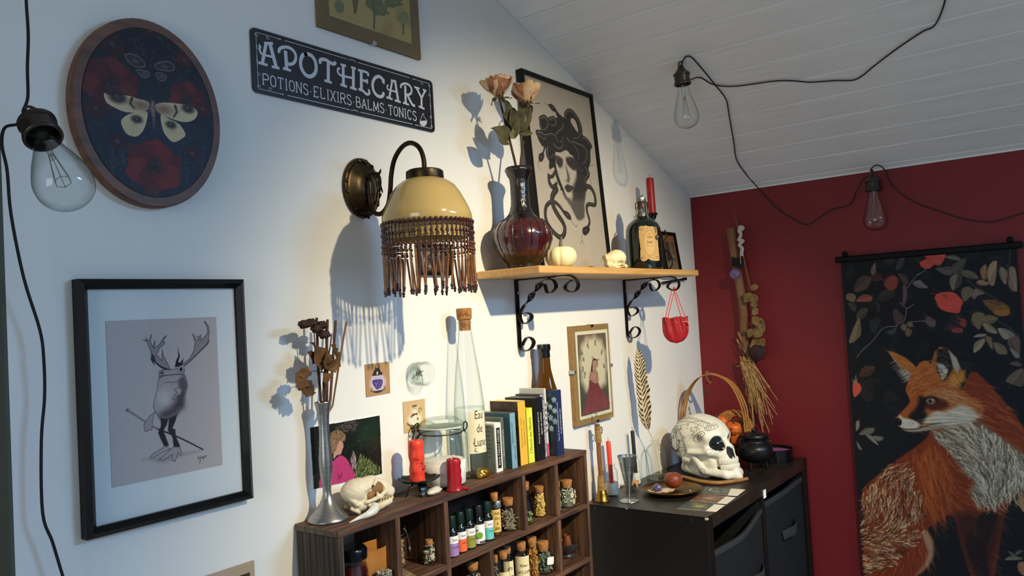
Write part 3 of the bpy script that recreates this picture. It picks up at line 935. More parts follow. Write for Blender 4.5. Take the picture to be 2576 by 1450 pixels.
P.fill(F_['arm'], '4b4449', 0.85, 2.5, sm=2)
cb = F_['body'][3]
P.spot(cb[0] + 14, cb[1] + 14, 12, 14, 'cfc6c2', 0.75)
P.hair(240, F_['body'], lambda x, y: -0.8, 3.5, 0.35, [MID, '8d8385', 'c2b8b5'], 0.5)
P.fill(F_['head'], 'a39897', 1, 0.3, sm=2, edge=INK, ew=1.1)
P.line([(544.6,-55.5),(549.7,-53.4),(559.3,-53.0),(570.7,-53.4),(578.1,-54.7)], 0.9, INK, 0.9, sm=3)
P.line([(550.1,-62.5),(557.3,-62.2),(565.4,-63.3),(572.0,-61.7),(577.0,-59.9)], 0.7, INK, 0.7, sm=3)
P.fill(F_['hand'], 'a79c9b', 1, 0.2, edge=INK, ew=1.0)
for (u, v), r_ in zip([(574.8,-46.8),(547.5,-49.1)], (5.0, 3.6)):
 P.spot(u, v, r_, r_ * 1.05, 'b5abaa', 1, p=6); P.line([(u + r_ * cos(t), v + r_ * sin(t)) for t in lsp(0, 6.3, 16)], 0.7, INK, 0.9)
 P.spot(u + 0.2, v, r_ * 0.5, r_ * 0.6, '17151a', 1, p=6)
SIG = [[(594.2,-167.1),(594.7,-172.3)],[(597.3,-166.8),(597.8,-171.6),(596.2,-176.8)],[(594.8,-169.8),(597.9,-169.3)],[(599.7,-169.6),(601.5,-168.4),(600.6,-170.5),(602.7,-169.3),(601.8,-173.1)],[(603.8,-166.7),(604.4,-170.4),(607.6,-167.9)]]
for s_ in SIG:
 P.line(s_, 0.7, INK, 0.9)
P.grain(0.012)
P.build('drawing', frog, lambda X, Z: (X, np.full_like(X, -0.0086), Z), 0.8)
OV = [(439.4,305.4),(645.4,286.4),(521.2,419.8),(556.5,168.4)]
E_ = [(454.9,318.2),(472.4,367.1),(520.3,405.8),(573.9,404.9),(615.0,370.8),(633.4,316.5),(627.9,257.5),(597.0,203.8),(554.6,182.5),(509.4,191.7),(476.5,226.0),(459.7,272.5)]
ecx, ecz = 544.0, 294.5
oval = thing('oval_moth_plaque', 'oval wooden plaque with a dark painting of pale moths and red poppies', 'picture', (0, 0, 0))
era, erb = 90.0, 112.5
def oval_pts(a, b, n=64):
 return [((ecx + a * cos(t)) / 1000, (ecz + b * sin(t)) / 1000) for t in lsp(0, 2 * pi, n + 1)[:-1]]
M_OAK = wood('plaque_wood', '4a2b1a', '5d3822', '6b4429', 0, 5, 0.5, 0.2, 5)
g = G()
rings = [(oval_pts(era + 10, erb + 11), -0.0005), (oval_pts(era + 11.5, erb + 13), -0.003), (oval_pts(era + 11.5, erb + 13), -0.015), (oval_pts(era + 10, erb + 11), -0.018),
      (oval_pts(era, erb), -0.018), (oval_pts(era - 0.5, erb - 0.5), -0.0172)]
v = []
for r_, y in rings:
 v += [(a, y, b) for a, b in r_]
n = 64
F = [(k * n + j, k * n + (j + 1) % n, (k + 1) * n + (j + 1) % n, (k + 1) * n + j) for k in range(len(rings) - 1) for j in range(n)]
F.append(tuple(range(n))[::-1]); F.append(tuple(range(5 * n, 6 * n)))
g.add(v, F)
mk('wooden_frame', g, M_OAK, oval, smooth=40, recalc=True)
P = Paint(2 * era, 2 * erb, 0.75, '1a1c26', ecx - era, ecz - erb)
P.spot(ecx + 10, ecz - 40, 90, 80, '1c2438', 0.7); P.spot(ecx, ecz + 90, 90, 50, '121116', 0.8)
rs = np.random.RandomState(3)
for k in range(260):
 t = rs.uniform(0, 6.28); q_ = rs.uniform(0.5, 1.0)
 x_, y_ = ecx + era * q_ * cos(t), ecz + erb * q_ * sin(t)
 an = rs.uniform(0.3, 2.6); l = rs.uniform(5, 13)
 P.fill([(x_, y_), (x_ + l * .5 * cos(an) - 1.6 * sin(an), y_ + l * .5 * sin(an) + 1.6 * cos(an)), (x_ + l * cos(an), y_ + l * sin(an)), (x_ + l * .5 * cos(an) + 1.6 * sin(an), y_ + l * .5 * sin(an) - 1.6 * cos(an))], ['2c3038', '252a33', '33343a', '2a2c30'][k % 4], 0.8, 0.4)
def poppy(p, r, c1, c2):
 for k in range(6):
  a = k * 1.05 + 0.4
  pts = []
  for t in lsp(0, 6.28, 14)[:-1]:
   rr = r * 0.52 * (1 + 0.12 * sin(5 * t + k))
   pts.append((p[0] + r * .5 * cos(a) + rr * cos(t), p[1] + r * .45 * sin(a) + rr * .9 * sin(t)))
  P.fill(pts, c1 if k % 2 else c2, 0.95, 0.8, edge=c2, ew=2.5)
 for k in range(40):
  a = rs.uniform(0, 6.28); P.line([(p[0] + r * .25 * cos(a), p[1] + r * .22 * sin(a)), (p[0] + r * .85 * cos(a), p[1] + r * .8 * sin(a))], 0.6, '3b1416', 0.5, 0.3)
 P.spot(p[0], p[1], r * .3, r * .26, '141117', 0.95)
 for k in range(26):
  a = rs.uniform(0, 6.28); q_ = rs.uniform(.05, .24) * r; P.spot(p[0] + q_ * cos(a), p[1] + q_ * sin(a), 0.8, 0.8, '4d4540', 0.9)
PP = [(490.8,323.5),(595.0,323.7),(544.6,223.4),(592.4,377.6),(494.9,374.8),(545.4,405.7),(617.5,313.6),(470.5,287.2),(599.1,248.8),(496.5,250.3)]
for p, r_, c1, c2 in ((PP[0], 38, '5a1f1c', '451718'), (PP[1], 27, '62201c', '481718'), (PP[3], 12, '4d1b1c', '371416'), (PP[4], 18, '331518', '281215'), (PP[5], 12, '331618', '281215'), (PP[6], 12, '4d1b1c', '371416'), (PP[7], 14, '3d1518', '301216'), (PP[8], 10, '3d1518', '301216'), (PP[9], 13, '2c141c', '24121a'), (PP[2], 40, '6e211b', '511817')):
 poppy(p, r_, c1, c2)
for x_, y_ in [(498.1,235.3),(485.3,237.9),(608.7,235.8),(585.0,214.3),(484.3,211.9),(540.9,189.2)]:
 for k in range(7):
  an = 1.2 + k * 0.16; l = 26
  P.line([(x_ + k * 2, y_ - 16), (x_ + k * 2 + l * cos(an), y_ - 16 + l * sin(an))], 0.8, '3a3d42', 0.7, 0.4)
MO = [[(482.2,309.2),(488.0,307.7),(501.0,310.2),(513.1,311.5),(523.1,310.1),(539.0,308.5),(539.1,299.5),(529.2,294.4),(508.9,289.7),(489.7,295.0),(483.5,300.3)],[(502.3,276.4),(509.9,285.4),(522.4,292.0),(536.1,295.6),(537.0,287.8),(531.7,271.2),(523.3,261.0),(514.4,259.6),(506.8,264.0)],[(609.5,307.4),(599.6,313.9),(582.1,313.8),(560.2,311.4),(549.3,305.9),(552.5,297.3),(568.9,292.1),(588.5,290.1),(603.8,295.7)],[(555.9,294.5),(566.5,290.6),(580.9,286.0),(590.2,273.4),(584.9,266.8),(574.8,260.6),(567.6,261.9),(558.5,273.2)],[(543.8,312.9),(548.3,310.3),(548.9,296.7),(545.5,271.1),(543.9,289.0),(540.9,299.8)],[(510.9,365.4),(523.2,368.4),(535.5,362.2),(536.3,354.5),(524.8,351.9),(514.9,356.4)],[(524.7,348.5),(536.1,349.9),(543.0,348.0),(540.4,341.7),(532.3,340.0)],[(551.7,362.5),(570.0,370.1),(578.9,364.0),(574.2,357.1),(559.7,355.1),(551.5,356.7)],[(551.2,349.8),(559.6,351.6),(566.6,347.3),(561.5,340.9),(554.4,341.3)]]
for k, p in enumerate(MO[:4]):
 P.fill(p, 'c2b08a', 1, 0.3, sm=3, edge='d8c9a4', ew=1.6)
 cx_, cy_ = np.mean(p, 0)
 for t in range(26):
  a = rs.uniform(0, 6.28); P.line([(cx_, cy_), (cx_ + 26 * cos(a), cy_ + 20 * sin(a))], 0.5, '8a7350', 0.25, 0.2)
M2 = [(529.6,302.3),(559.8,302.1),(523.1,282.6),(569.8,283.0),(498.7,307.2),(595.6,309.7)]
for p in M2[:2]:
 P.spot(p[0], p[1], 15, 8, '6f4f44', 0.8)
P.line([(517.5,309.0),(515.0,301.8),(520.3,296.1)], 4, '2a211e', 0.85, 2); P.line([(577.0,309.8),(579.1,302.0),(573.9,294.1)], 4, '2a211e', 0.85, 2)
for p, r_ in ((M2[2], 6.5), (M2[3], 6.5), (M2[4], 10), (M2[5], 8)):
 P.spot(p[0], p[1], r_ * 1.25, r_ * .85, '241d1c', 1, p=4); P.spot(p[0], p[1], r_ * .5, r_ * .4, '4a3c37', 0.9); P.spot(p[0] - 1, p[1] + 1, 1, 1, 'a09078', 0.9)
P.fill(MO[4], '7b6a5c', 1, 0.4, edge='50423a', ew=2)
for t in range(6):
 q_ = MO[4][0]; P.line([(q_[0] - 3, q_[1] - 10 - t * 7), (q_[0] + 5, q_[1] - 11 - t * 7)], 0.8, '3d322e', 0.8)
for p in MO[5:]:
 P.fill(p, '29272a', 1, 0.3, sm=3, edge='8f8674', ew=1.6); cx_, cy_ = np.mean(p, 0); P.spot(cx_, cy_, 5, 3, '5b554c', 0.8)
P.grain(0.01)
P.build('painting', oval, lambda X, Z: (X, np.full_like(X, -0.0184), Z), 0.55, mask=lambda X, Y: ((X - ecx) / (era - .5)) ** 2 + ((Y - ecz) / (erb - .5)) ** 2 < 1)
M_KRAFT = mat('kraft_card', '77603f', 0.85, c2='6e5839', vs=30.0)
M_CLIP = mat('steel_clip', 'b5b8ba', 0.3, 0.9)
B_ = [(842.2,496.0),(1086.2,492.6)]
bx0, bx1, bz0, bz1 = B_[0][0] / 1000, B_[1][0] / 1000, (B_[0][1] + B_[1][1]) / 2000, (B_[0][1] + B_[1][1]) / 2000 + 0.36
bot = thing('botanical_print', 'old thistle botanical print in a clear clip frame above the tin sign', 'picture')
g = G(); g.box((bx0, -0.0065, bz0), (bx1, -0.0003, bz1))
mk('backing_board', g, M_KRAFT, bot, smooth=0)
g = G(); g.box((bx0 - 0.001, -0.0096, bz0 - 0.001), (bx1 + 0.001, -0.0076, bz1 + 0.001))
mk('pane', g, M_GLASS, bot, smooth=0)
for px_ in ((bx0 + bx1) / 2,):
 g = G(); g.box((px_ - 0.005, -0.0105, bz0 - 0.0022), (px_ + 0.005, -0.0002, bz0 + 0.0045), 0.0008)
 mk('clip', g, M_CLIP, bot, smooth=0)
m_ = 0.024
P = Paint((bx1 - bx0 - 2 * m_) * 1000, 300, 0.8, 'b49b62', (bx0 + m_) * 1000, (bz0 + m_) * 1000)
BT = {'stem': [(967.1,522.3),(969.8,547.9),(968.8,574.4)],'leaf': [(970.4,546.3),(981.5,551.2),(993.7,551.9),(999.0,557.9),(1010.4,561.1),(999.5,565.3),(1007.6,574.9),(992.8,574.2),(986.7,590.5),(964.7,583.9),(949.4,565.2),(953.5,557.5),(962.9,556.7)],'leaf2': [(995.5,576.8),(1015.0,573.3),(1030.7,581.5),(1046.6,587.9),(1036.5,590.6),(1052.9,602.8),(1027.2,602.6),(1001.4,591.2)],'pine': [(890.3,551.3),(899.8,547.3),(897.9,534.7),(891.0,528.5),(882.4,529.5),(877.6,537.4),(881.4,547.0)],'bud': [(922.4,536.5),(920.1,553.1),(917.6,566.3),(936.0,571.7),(931.7,558.3),(925.9,538.3)],'th': [(1036.2,551.6),(1029.1,558.9),(1035.0,570.7),(1045.6,575.0),(1054.5,571.5),(1054.9,560.4),(1046.3,548.8),(1039.8,548.0)],'ths': [(1042.3,547.7),(1041.1,531.7)],'st': [(981.6,517.2),(997.8,541.3),(1013.1,547.2),(1014.2,527.4),(990.8,510.6)]}
P.fill(BT['st'], 'a07f48', 0.7, 6, sm=3)
P.spot(BT['th'][0][0] + 15, BT['th'][0][1] - 45, 30, 14, '9a7a46', 0.6)
for k in ('leaf', 'leaf2'):
 P.fill(BT[k], '66704f', 1, 0.4, edge='4f5a3f', ew=1.8)
 c_ = np.mean(BT[k], 0)
 for q in BT[k]:
  P.line([tuple(c_), q], 0.8, '7d8763', 0.7, 0.3)
P.line(BT['stem'], 4.5, '55603f', 1); P.fill(BT['pine'], '767a5c', 0.9, 0.8, edge='5d624a', ew=1.5); P.fill(BT['bud'], '6b5c38', 1, 0.5, edge='4c4026', ew=1.5)
for k in range(24):
 c_ = np.mean(BT['pine'], 0); P.line([(c_[0] - 6 + (k % 5) * 3, c_[1] + 6 - (k // 5) * 3.5), (c_[0] - 4 + (k % 5) * 3, c_[1] + 4 - (k // 5) * 3.5)], 0.8, '565a42', 0.8)
P.fill(BT['th'], '8d8a5f', 1, 0.5, edge='54573c', ew=1.6); P.line(BT['ths'], 4, '59603f', 1)
c_ = np.mean(BT['th'], 0)
for k in range(26):
 a = -0.6 + k * 0.17
 P.line([(c_[0] + 14 * cos(a), c_[1] + 16 * sin(a)), (c_[0] + 20 * cos(a), c_[1] + 22 * sin(a))], 0.9, '4a4d35', 0.9, 0.4)
for k in range(3):
 y_ = (bz0 + m_) * 1000 + 3.4 + k * 2.2
 P.line([((bx0 + m_) * 1000 + 4, y_ + 3), ((bx0 + m_) * 1000 + 70, y_ + 3)], 0.4, '8a744a', 0.6)
P.grain(0.012)
P.build('print', bot, lambda X, Z: (X, np.full_like(X, -0.0067), Z), 0.8)
q_ = [(601.0,-331.1),(677.7,-331.3)]
lx1, lz1 = q_[1][0] / 1000, q_[1][1] / 1000
low = thing('low_kraft_picture', 'kraft-mounted dark picture cut off at the bottom edge, left of the spice shelf', 'picture')
g = G(); g.box((lx1 - 0.125, -0.004, lz1 - 0.16), (lx1, -0.0003, lz1), 0.0006)
mk('mount', g, mat('pale_kraft_card', 'b09a83', 0.85, c2='a89279', vs=30.0), low, smooth=0)
g = G(); g.box((lx1 - 0.117, -0.0046, lz1 - 0.15), (lx1 - 0.009, -0.0041, lz1 - 0.0145))
mk('print', g, mat('dark_sepia_print', '352617', 0.6, c2='4a3824', vs=60.0), low, smooth=0)
def card(name, label, cn, base, tilt=0.0):
 xs = [p[0] for p in cn]; zs = [p[1] for p in cn]
 o = thing(name, label, 'card', group=None)
 g = G(); g.prism([(a / 1000, b / 1000) for a, b in cn], -0.0010, -0.0002)
 mk('cardboard', g, base, o, smooth=0)
 return o, min(xs), min(zs), max(xs), max(zs)
M_CARD1 = mat('brown_kraft_card', 'a88258', 0.85, c2='9f7a52', vs=40.0)
M_CARD2 = mat('tan_kraft_card', 'c3a676', 0.85, c2='ba9d6d', vs=40.0)
def inside(cn):
 def f_(X, Y):
  ins = np.zeros(X.shape, bool)
  for i in range(len(cn)):
   x0, y0 = cn[i]; x1, y1 = cn[i - 1]
   if y0 != y1:
    ins ^= ((y0 > Y) != (y1 > Y)) & (X < (x1 - x0) * (Y - y0) / (y1 - y0) + x0)
  return ins
 return f_
CN = [(910.0,-124.1),(966.4,-123.1),(967.8,-68.3),(910.6,-69.0)]
c1, x0_, z0_, x1_, z1_ = card('potion_card', 'brown card with a drawn purple potion jar, pinned beside the lamp shadow', CN, M_CARD1)
P = Paint(x1_ - x0_, z1_ - z0_, 0.45, 'a88258', x0_, z0_)
Q = {'glow': [(925.2,-91.8),(935.6,-88.5),(950.3,-91.0),(957.8,-101.5),(951.6,-114.0),(937.9,-119.0),(923.7,-113.1),(919.4,-101.9)],'jar': [(926.7,-90.8),(949.5,-92.0),(950.9,-103.0),(948.1,-111.4),(938.1,-115.8),(928.9,-112.1),(925.1,-102.5)],'liq': [(926.2,-97.3),(948.6,-98.2),(947.6,-107.0),(942.1,-112.4),(934.6,-113.4),(928.8,-107.2)],'cap': [(925.3,-89.6),(931.0,-80.5),(934.9,-77.0),(943.0,-77.2),(946.3,-84.0),(950.5,-87.2),(949.6,-89.3),(939.9,-90.2)],'base': [(927.6,-115.9),(948.5,-115.9),(947.6,-118.1),(937.8,-120.1),(928.0,-118.4)],'c1': [(927.1,-115.9),(922.8,-116.0),(922.0,-112.9),(924.6,-111.1)],'c2': [(947.8,-115.8),(952.3,-115.7),(954.4,-112.7),(951.9,-110.5)],'l1': [(935.6,-77.6),(933.5,-76.4),(935.2,-73.3)],'l2': [(940.1,-77.5),(943.9,-76.2),(942.6,-72.8)],'hi': [(936.7,-83.7),(939.6,-83.6),(938.8,-88.8),(936.8,-88.6)],'s': [[(930.4,-100.9),(934.4,-105.7),(939.3,-99.7)],[(934.4,-105.7),(932.5,-111.9)],[(940.1,-108.4),(945.0,-102.4),(947.4,-100.5)],[(940.1,-108.4),(938.4,-111.5)]]}
P.fill(Q['glow'], 'c9bccb', 0.75, 4, sm=3); P.fill(Q['jar'], 'b3a5bd', 1, 0.6, sm=3, edge='d8d0da', ew=1.4); P.fill(Q['liq'], '43306f', 1, 0.5, sm=3)
for s_ in Q['s']:
 P.line(s_, 0.9, 'a79acb', 0.9)
P.fill(Q['cap'], '272124', 1, 0.4); P.fill(Q['hi'], 'd8d4d2', 1, 0.4, sm=2); P.fill(Q['base'], '3a2a25', 1, 0.4, sm=2)
for k in ('c1', 'c2', 'l1', 'l2'):
 P.line(Q[k], 1.3, '2c2220', 1, sm=3)
P.build('drawing', c1, lambda X, Z: (X, np.full_like(X, -0.0012), Z), 0.8, mask=inside(CN))
CN = [(995.1,-198.1),(1050.9,-200.4),(1052.8,-143.3),(996.0,-142.9)]
c2, x0_, z0_, x1_, z1_ = card('potion_card', 'tan card with a drawn mushroom flask, pinned behind the glass jar', CN, M_CARD2)
P = Paint(x1_ - x0_, z1_ - z0_, 0.45, 'c3a676', x0_, z0_)
Q = {'glow': [(1019.0,-153.1),(1032.0,-153.6),(1032.9,-164.0),(1042.2,-172.1),(1039.7,-183.2),(1024.3,-190.1),(1008.6,-184.4),(1004.5,-174.8),(1014.8,-165.0)],'flask': [(1020.2,-158.9),(1030.7,-159.7),(1031.1,-166.0),(1040.4,-174.2),(1037.9,-185.3),(1021.2,-188.5),(1008.0,-181.0),(1007.9,-171.9),(1018.0,-165.4)],'cork': [(1018.3,-151.3),(1030.6,-151.2),(1031.1,-155.2),(1018.8,-155.9)],'neck': [(1020.0,-156.6),(1030.1,-157.0),(1029.9,-159.6),(1020.2,-158.9)],'cap1': [(1012.6,-173.7),(1016.2,-168.0),(1023.7,-166.2),(1025.0,-169.8),(1019.2,-171.3)],'cap2': [(1023.6,-167.3),(1029.4,-166.4),(1032.1,-169.6),(1027.5,-170.1)],'cap3': [(1029.5,-176.1),(1033.6,-175.5),(1031.6,-180.9)],'dish': [(1003.3,-179.7),(1010.1,-185.2),(1024.4,-188.4),(1036.0,-187.3),(1041.3,-183.5),(1037.5,-189.8),(1032.2,-194.1),(1020.7,-194.7),(1011.2,-192.1),(1009.9,-187.4),(1003.8,-184.3)],'sw': [(1036.7,-167.9),(1034.7,-162.0),(1038.3,-158.4),(1042.7,-160.7),(1040.3,-163.8)],'stems': [[(1019.2,-171.3),(1017.2,-176.6),(1019.9,-183.8)],[(1027.5,-170.1),(1026.0,-179.0)],[(1022.3,-173.9),(1022.5,-181.9)]]}
P.fill(Q['glow'], 'ddcfac', 0.8, 4, sm=3); P.fill(Q['flask'], 'd9ceae', 1, 0.5, sm=3, edge='8d7a5a', ew=0.8); P.fill(Q['cork'], '6d5c40', 1, 0.4); P.fill(Q['neck'], 'a89a78', 0.8, 0.5)
for s_ in Q['stems']:
 P.line(s_, 3.4, 'efe6d0', 1, sm=2); P.line([(a + 1.6, b) for a, b in s_], 0.6, '4a3d2c', 0.8, sm=2)
for k in ('cap1', 'cap2', 'cap3'):
 P.fill(Q[k], '5c4a38', 1, 0.3, sm=2)
P.fill(Q['dish'], '6d5940', 1, 0.3, edge='3b2e20', ew=1.2); P.line(Q['sw'], 1.2, '4b3c2b', 1, sm=3)
P.build('drawing', c2, lambda X, Z: (X, np.full_like(X, -0.0012), Z), 0.8, mask=inside(CN))
CN = [(791.2,-253.8),(937.2,-258.2),(938.6,-158.5),(789.3,-157.0)]
ph = thing('garden_snapshot', 'colour photo of a curly haired child in a pink top in a dark garden', 'photograph')
g = G(); g.prism([(a / 1000, b / 1000) for a, b in CN], -0.0012, -0.0002)
mk('photo_paper', g, mat('photo_paper', 'e8e8e4', 0.5), ph, smooth=0)
xs = [p[0] for p in CN]; zs = [p[1] for p in CN]
P = Paint(max(xs) - min(xs), max(zs) - min(zs), 0.5, '0d1710', min(xs), min(zs))
Q = {'top': [(801.9,-258.6),(810.1,-227.8),(833.4,-217.0),(847.0,-210.5),(859.9,-218.0),(869.1,-233.9),(876.4,-253.6),(837.3,-258.5)],'hair': [(827.3,-182.9),(831.4,-170.9),(846.3,-169.3),(859.2,-177.7),(860.3,-187.0),(853.3,-189.7),(848.5,-186.4),(843.1,-193.2),(839.4,-200.2),(829.2,-206.1),(825.0,-195.2)],'face': [(845.2,-185.8),(853.4,-188.4),(855.2,-197.8),(852.5,-202.5),(848.7,-209.5),(840.4,-209.4),(833.5,-214.5),(834.3,-201.9),(839.8,-193.9)],'bush': [(871.3,-252.6),(879.3,-235.9),(891.1,-217.0),(901.1,-226.7),(914.9,-234.6),(934.1,-248.9),(931.5,-259.2),(898.9,-258.1)],'pink': [(868.1,-223.4),(875.9,-209.1),(880.2,-222.9),(880.7,-241.4),(872.2,-239.7)],'tree': [(836.7,-164.0),(877.8,-154.4),(891.1,-164.2),(879.7,-178.3),(859.3,-175.1)],'g': [(883.6,-171.0),(912.6,-161.9),(938.4,-160.1),(935.1,-208.5),(888.7,-200.8)]}
P.fill(Q['g'], '17301f', 0.8, 10)
rs = np.random.RandomState(8)
for k in range(500):
 x_, y_ = rs.uniform(min(xs), max(xs)), rs.uniform(min(zs), max(zs))
 P.spot(x_, y_, rs.uniform(.6, 2.2), rs.uniform(.5, 1.5), ['24412a', '1c3322', '0a110c', '39503a', '152a1c'][k % 5], 0.7)
P.fill(Q['tree'], '3d3430', 0.7, 5); P.hair(160, Q['tree'], lambda x, y: rs.uniform(0, 6), 2.5, .7, ['7d7068', '241d1b', 'a59a90'], .8)
P.hair(420, Q['bush'], lambda x, y: 1.4, 5, .9, ['8fa05a', '6b8240', 'a9b878', '42552a', '58702f'], .85); P.hair(160, Q['pink'], lambda x, y: 1.5, 4, .8, ['a58a92', '806a70', 'c3a9ad'], .85)
P.fill(Q['top'], 'b23a6e', 1, 0.6, sm=2); P.hair(60, Q['top'], lambda x, y: 1.2, 8, 1.2, ['952c5a', 'c84c80'], .5)
P.fill(Q['face'], 'b98a76', 1, 0.6, sm=2); P.fill(Q['hair'], '6f563f', 1, 0.8, sm=2)
P.hair(160, Q['hair'], lambda x, y: rs.uniform(0, 6), 3.5, .8, ['a58b68', '4a382a', '8b7152', 'c0a682'], .85, 1.5)
P.line([(839.6,-248.8),(841.8,-240.3),(843.9,-248.4),(848.5,-239.0),(846.3,-247.6)], 1.1, '4a1630', .9)
P.build('snapshot', ph, lambda X, Z: (X, np.full_like(X, -0.0014), Z), 0.35, mask=inside(CN), coat=0.3)
CN = [(1550.6,-32.7),(1721.4,-34.7),(1717.3,-267.9),(1543.1,-268.6)]
lx0 = (CN[0][0] + CN[3][0]) / 2000; lx1 = (CN[1][0] + CN[2][0]) / 2000; lz0 = (CN[2][1] + CN[3][1]) / 2000; lz1 = (CN[0][1] + CN[1][1]) / 2000
lady = thing('clip_framed_lady', 'narrow clip-framed print of a crowned woman in a long red dress', 'picture')
g = G(); g.box((lx0, -0.0125, lz0), (lx1, -0.0003, lz1))
mk('backing_board', g, mat('chipboard', '9a7b4d', 0.9, c2='8d6f43', vs=80.0), lady, smooth=0)
g = G(); g.box((lx0 - 0.0008, -0.0160, lz0 - 0.0008), (lx1 + 0.0008, -0.0145, lz1 + 0.0008))
mk('pane', g, M_GLASS, lady, smooth=0)
for a, b in ((lx0, (lz0 + lz1) / 2 + 0.01), (lx1, (lz0 + lz1) / 2 + 0.012)):
 g = G(); g.box((a - 0.004, -0.0170, b - 0.004), (a + 0.004, -0.0003, b + 0.004), 0.0006); mk('clip', g, M_CLIP, lady, smooth=0)
for b, s_ in ((lz0, 1), (lz1, -1)):
 cx_ = (lx0 + lx1) / 2 + 0.006
 g = G(); g.box((cx_ - 0.003, -0.0170, min(b - .001 * s_, b + 0.005 * s_)), (cx_ + 0.003, -0.0003, max(b - .001 * s_, b + 0.005 * s_)), 0.0005); mk('clip', g, mat('dark_clip', '2c241b', 0.4, 0.6), lady, smooth=0)
IN_ = [(1562.6,-47.8),(1713.6,-47.3),(1711.6,-253.8),(1559.0,-255.6)]
ix0 = (IN_[0][0] + IN_[3][0]) / 2; ix1 = (IN_[1][0] + IN_[2][0]) / 2; iz0 = (IN_[2][1] + IN_[3][1]) / 2; iz1 = (IN_[0][1] + IN_[1][1]) / 2
P = Paint(ix1 - ix0, iz1 - iz0, 0.55, 'e4dcc0', ix0, iz0)
Q = {'bg': [(1570.1,-55.4),(1703.5,-56.1),(1701.4,-246.3),(1567.3,-247.2)],'glow': [(1587.9,-83.4),(1610.5,-67.1),(1649.2,-65.3),(1679.4,-77.2),(1696.3,-104.9),(1695.9,-141.6),(1687.4,-177.5),(1661.9,-189.0),(1630.3,-191.5),(1596.7,-185.8),(1580.7,-162.7),(1577.8,-123.5)],'dress': [(1624.4,-143.3),(1615.0,-158.2),(1608.3,-183.2),(1593.5,-212.8),(1580.3,-230.6),(1569.4,-244.6),(1631.9,-243.2),(1699.9,-242.0),(1694.5,-219.0),(1669.1,-195.8),(1653.6,-176.0),(1653.8,-158.0),(1651.1,-147.7)],'torso': [(1626.3,-143.5),(1645.7,-143.2),(1654.8,-156.1),(1656.0,-172.3),(1639.8,-176.6),(1617.9,-166.4),(1611.2,-157.9)],'head': [(1632.5,-124.1),(1640.7,-119.8),(1652.2,-121.8),(1655.2,-130.0),(1649.9,-141.6),(1639.7,-144.7),(1632.7,-138.1)],'hair': [(1630.5,-124.0),(1635.3,-116.4),(1650.8,-117.6),(1657.6,-126.2),(1654.2,-138.0),(1652.5,-129.8),(1642.3,-123.0),(1633.4,-132.2),(1629.7,-147.8),(1622.5,-143.1)],'crown': [(1629.8,-114.0),(1635.9,-111.5),(1641.2,-115.9),(1654.2,-121.9),(1661.7,-118.5),(1664.1,-121.7)],'imps': [(1616.4,-81.3),(1649.7,-77.4),(1680.2,-103.7),(1688.1,-138.9),(1591.8,-114.9),(1587.2,-138.0),(1593.3,-150.3),(1586.2,-98.9)]}
P.fill(Q['bg'], '6e5a4d', 1, 0.3, col2='43483f'); P.fill(Q['glow'], 'd8cdb0', 0.95, 9, sm=3)
for p in Q['glow']:
 P.spot(p[0], p[1], 9, 10, 'c6b99c', 0.6)
for p in Q['imps']:
 for k in range(5):
  P.spot(p[0] + rs.normal(0, 2), p[1] + rs.normal(0, 3.5), 2.2, 3.6, ['5d5140', '85765c', '4a4034'][k % 3], 0.85, rs.uniform(0, 3))
P.fill(Q['dress'], '6f2f33', 1, 3, sm=2, col2='7d4247'); P.hair(160, Q['dress'], lambda x, y: -1.5, 16, 1.2, ['8f4a4d', '55262a', 'a3686a', '6b3034'], .45)
P.fill(Q['torso'], 'a5786a', 1, 1.5, sm=2); P.fill(Q['hair'], '4d2b26', 1, 1, sm=2); P.fill(Q['head'], 'a98773', 1, .8, sm=2); P.line(Q['crown'], 1.6, '3f2b22', .9, sm=2)
P.spot(*np.mean(Q['torso'], 0), 5, 8, 'c4a08c', .6)
P.build('print', lady, lambda X, Z: (X, np.full_like(X, -0.0130), Z), 0.6)
tp = (1.0337,0.0,-0.0953)
tl = thing('glass_wall_cup', 'small clear glass cup with dried seed heads, mounted on the white wall', 'glass cup', (tp[0] - 0.006, 0, tp[2]))
M_CLR = glass('clear_glass', 'fbfdfc', 'b4c4bd', 1.0)
g = G(); g.M = MRo(pi / 2, 4, 'X')
g.lathe([(0.0, 0.003), (0.017, 0.001), (0.0205, 0.004), (0.0215, 0.010), (0.0215, 0.030), (0.0222, 0.0315), (0.0215, 0.033), (0.0198, 0.032), (0.0195, 0.012), (0.017, 0.007), (0, 0.006)], 28)
mk('cup', g, M_CLR, tl)
g = G()
for k in range(9):
 a = k * 2.4; q_ = 0.004 + 0.0011 * k
 g.tube([(0, -0.006, 0), (q_ * cos(a) * .5, -0.012, q_ * sin(a) * .5), (q_ * cos(a), -0.014, q_ * sin(a))], [0.0010, 0.0009, 0.0005], 6, sm=3)
stuff(mk('dried_seeds', g, mat('dried_seed', '4a3a22', 0.8), tl))
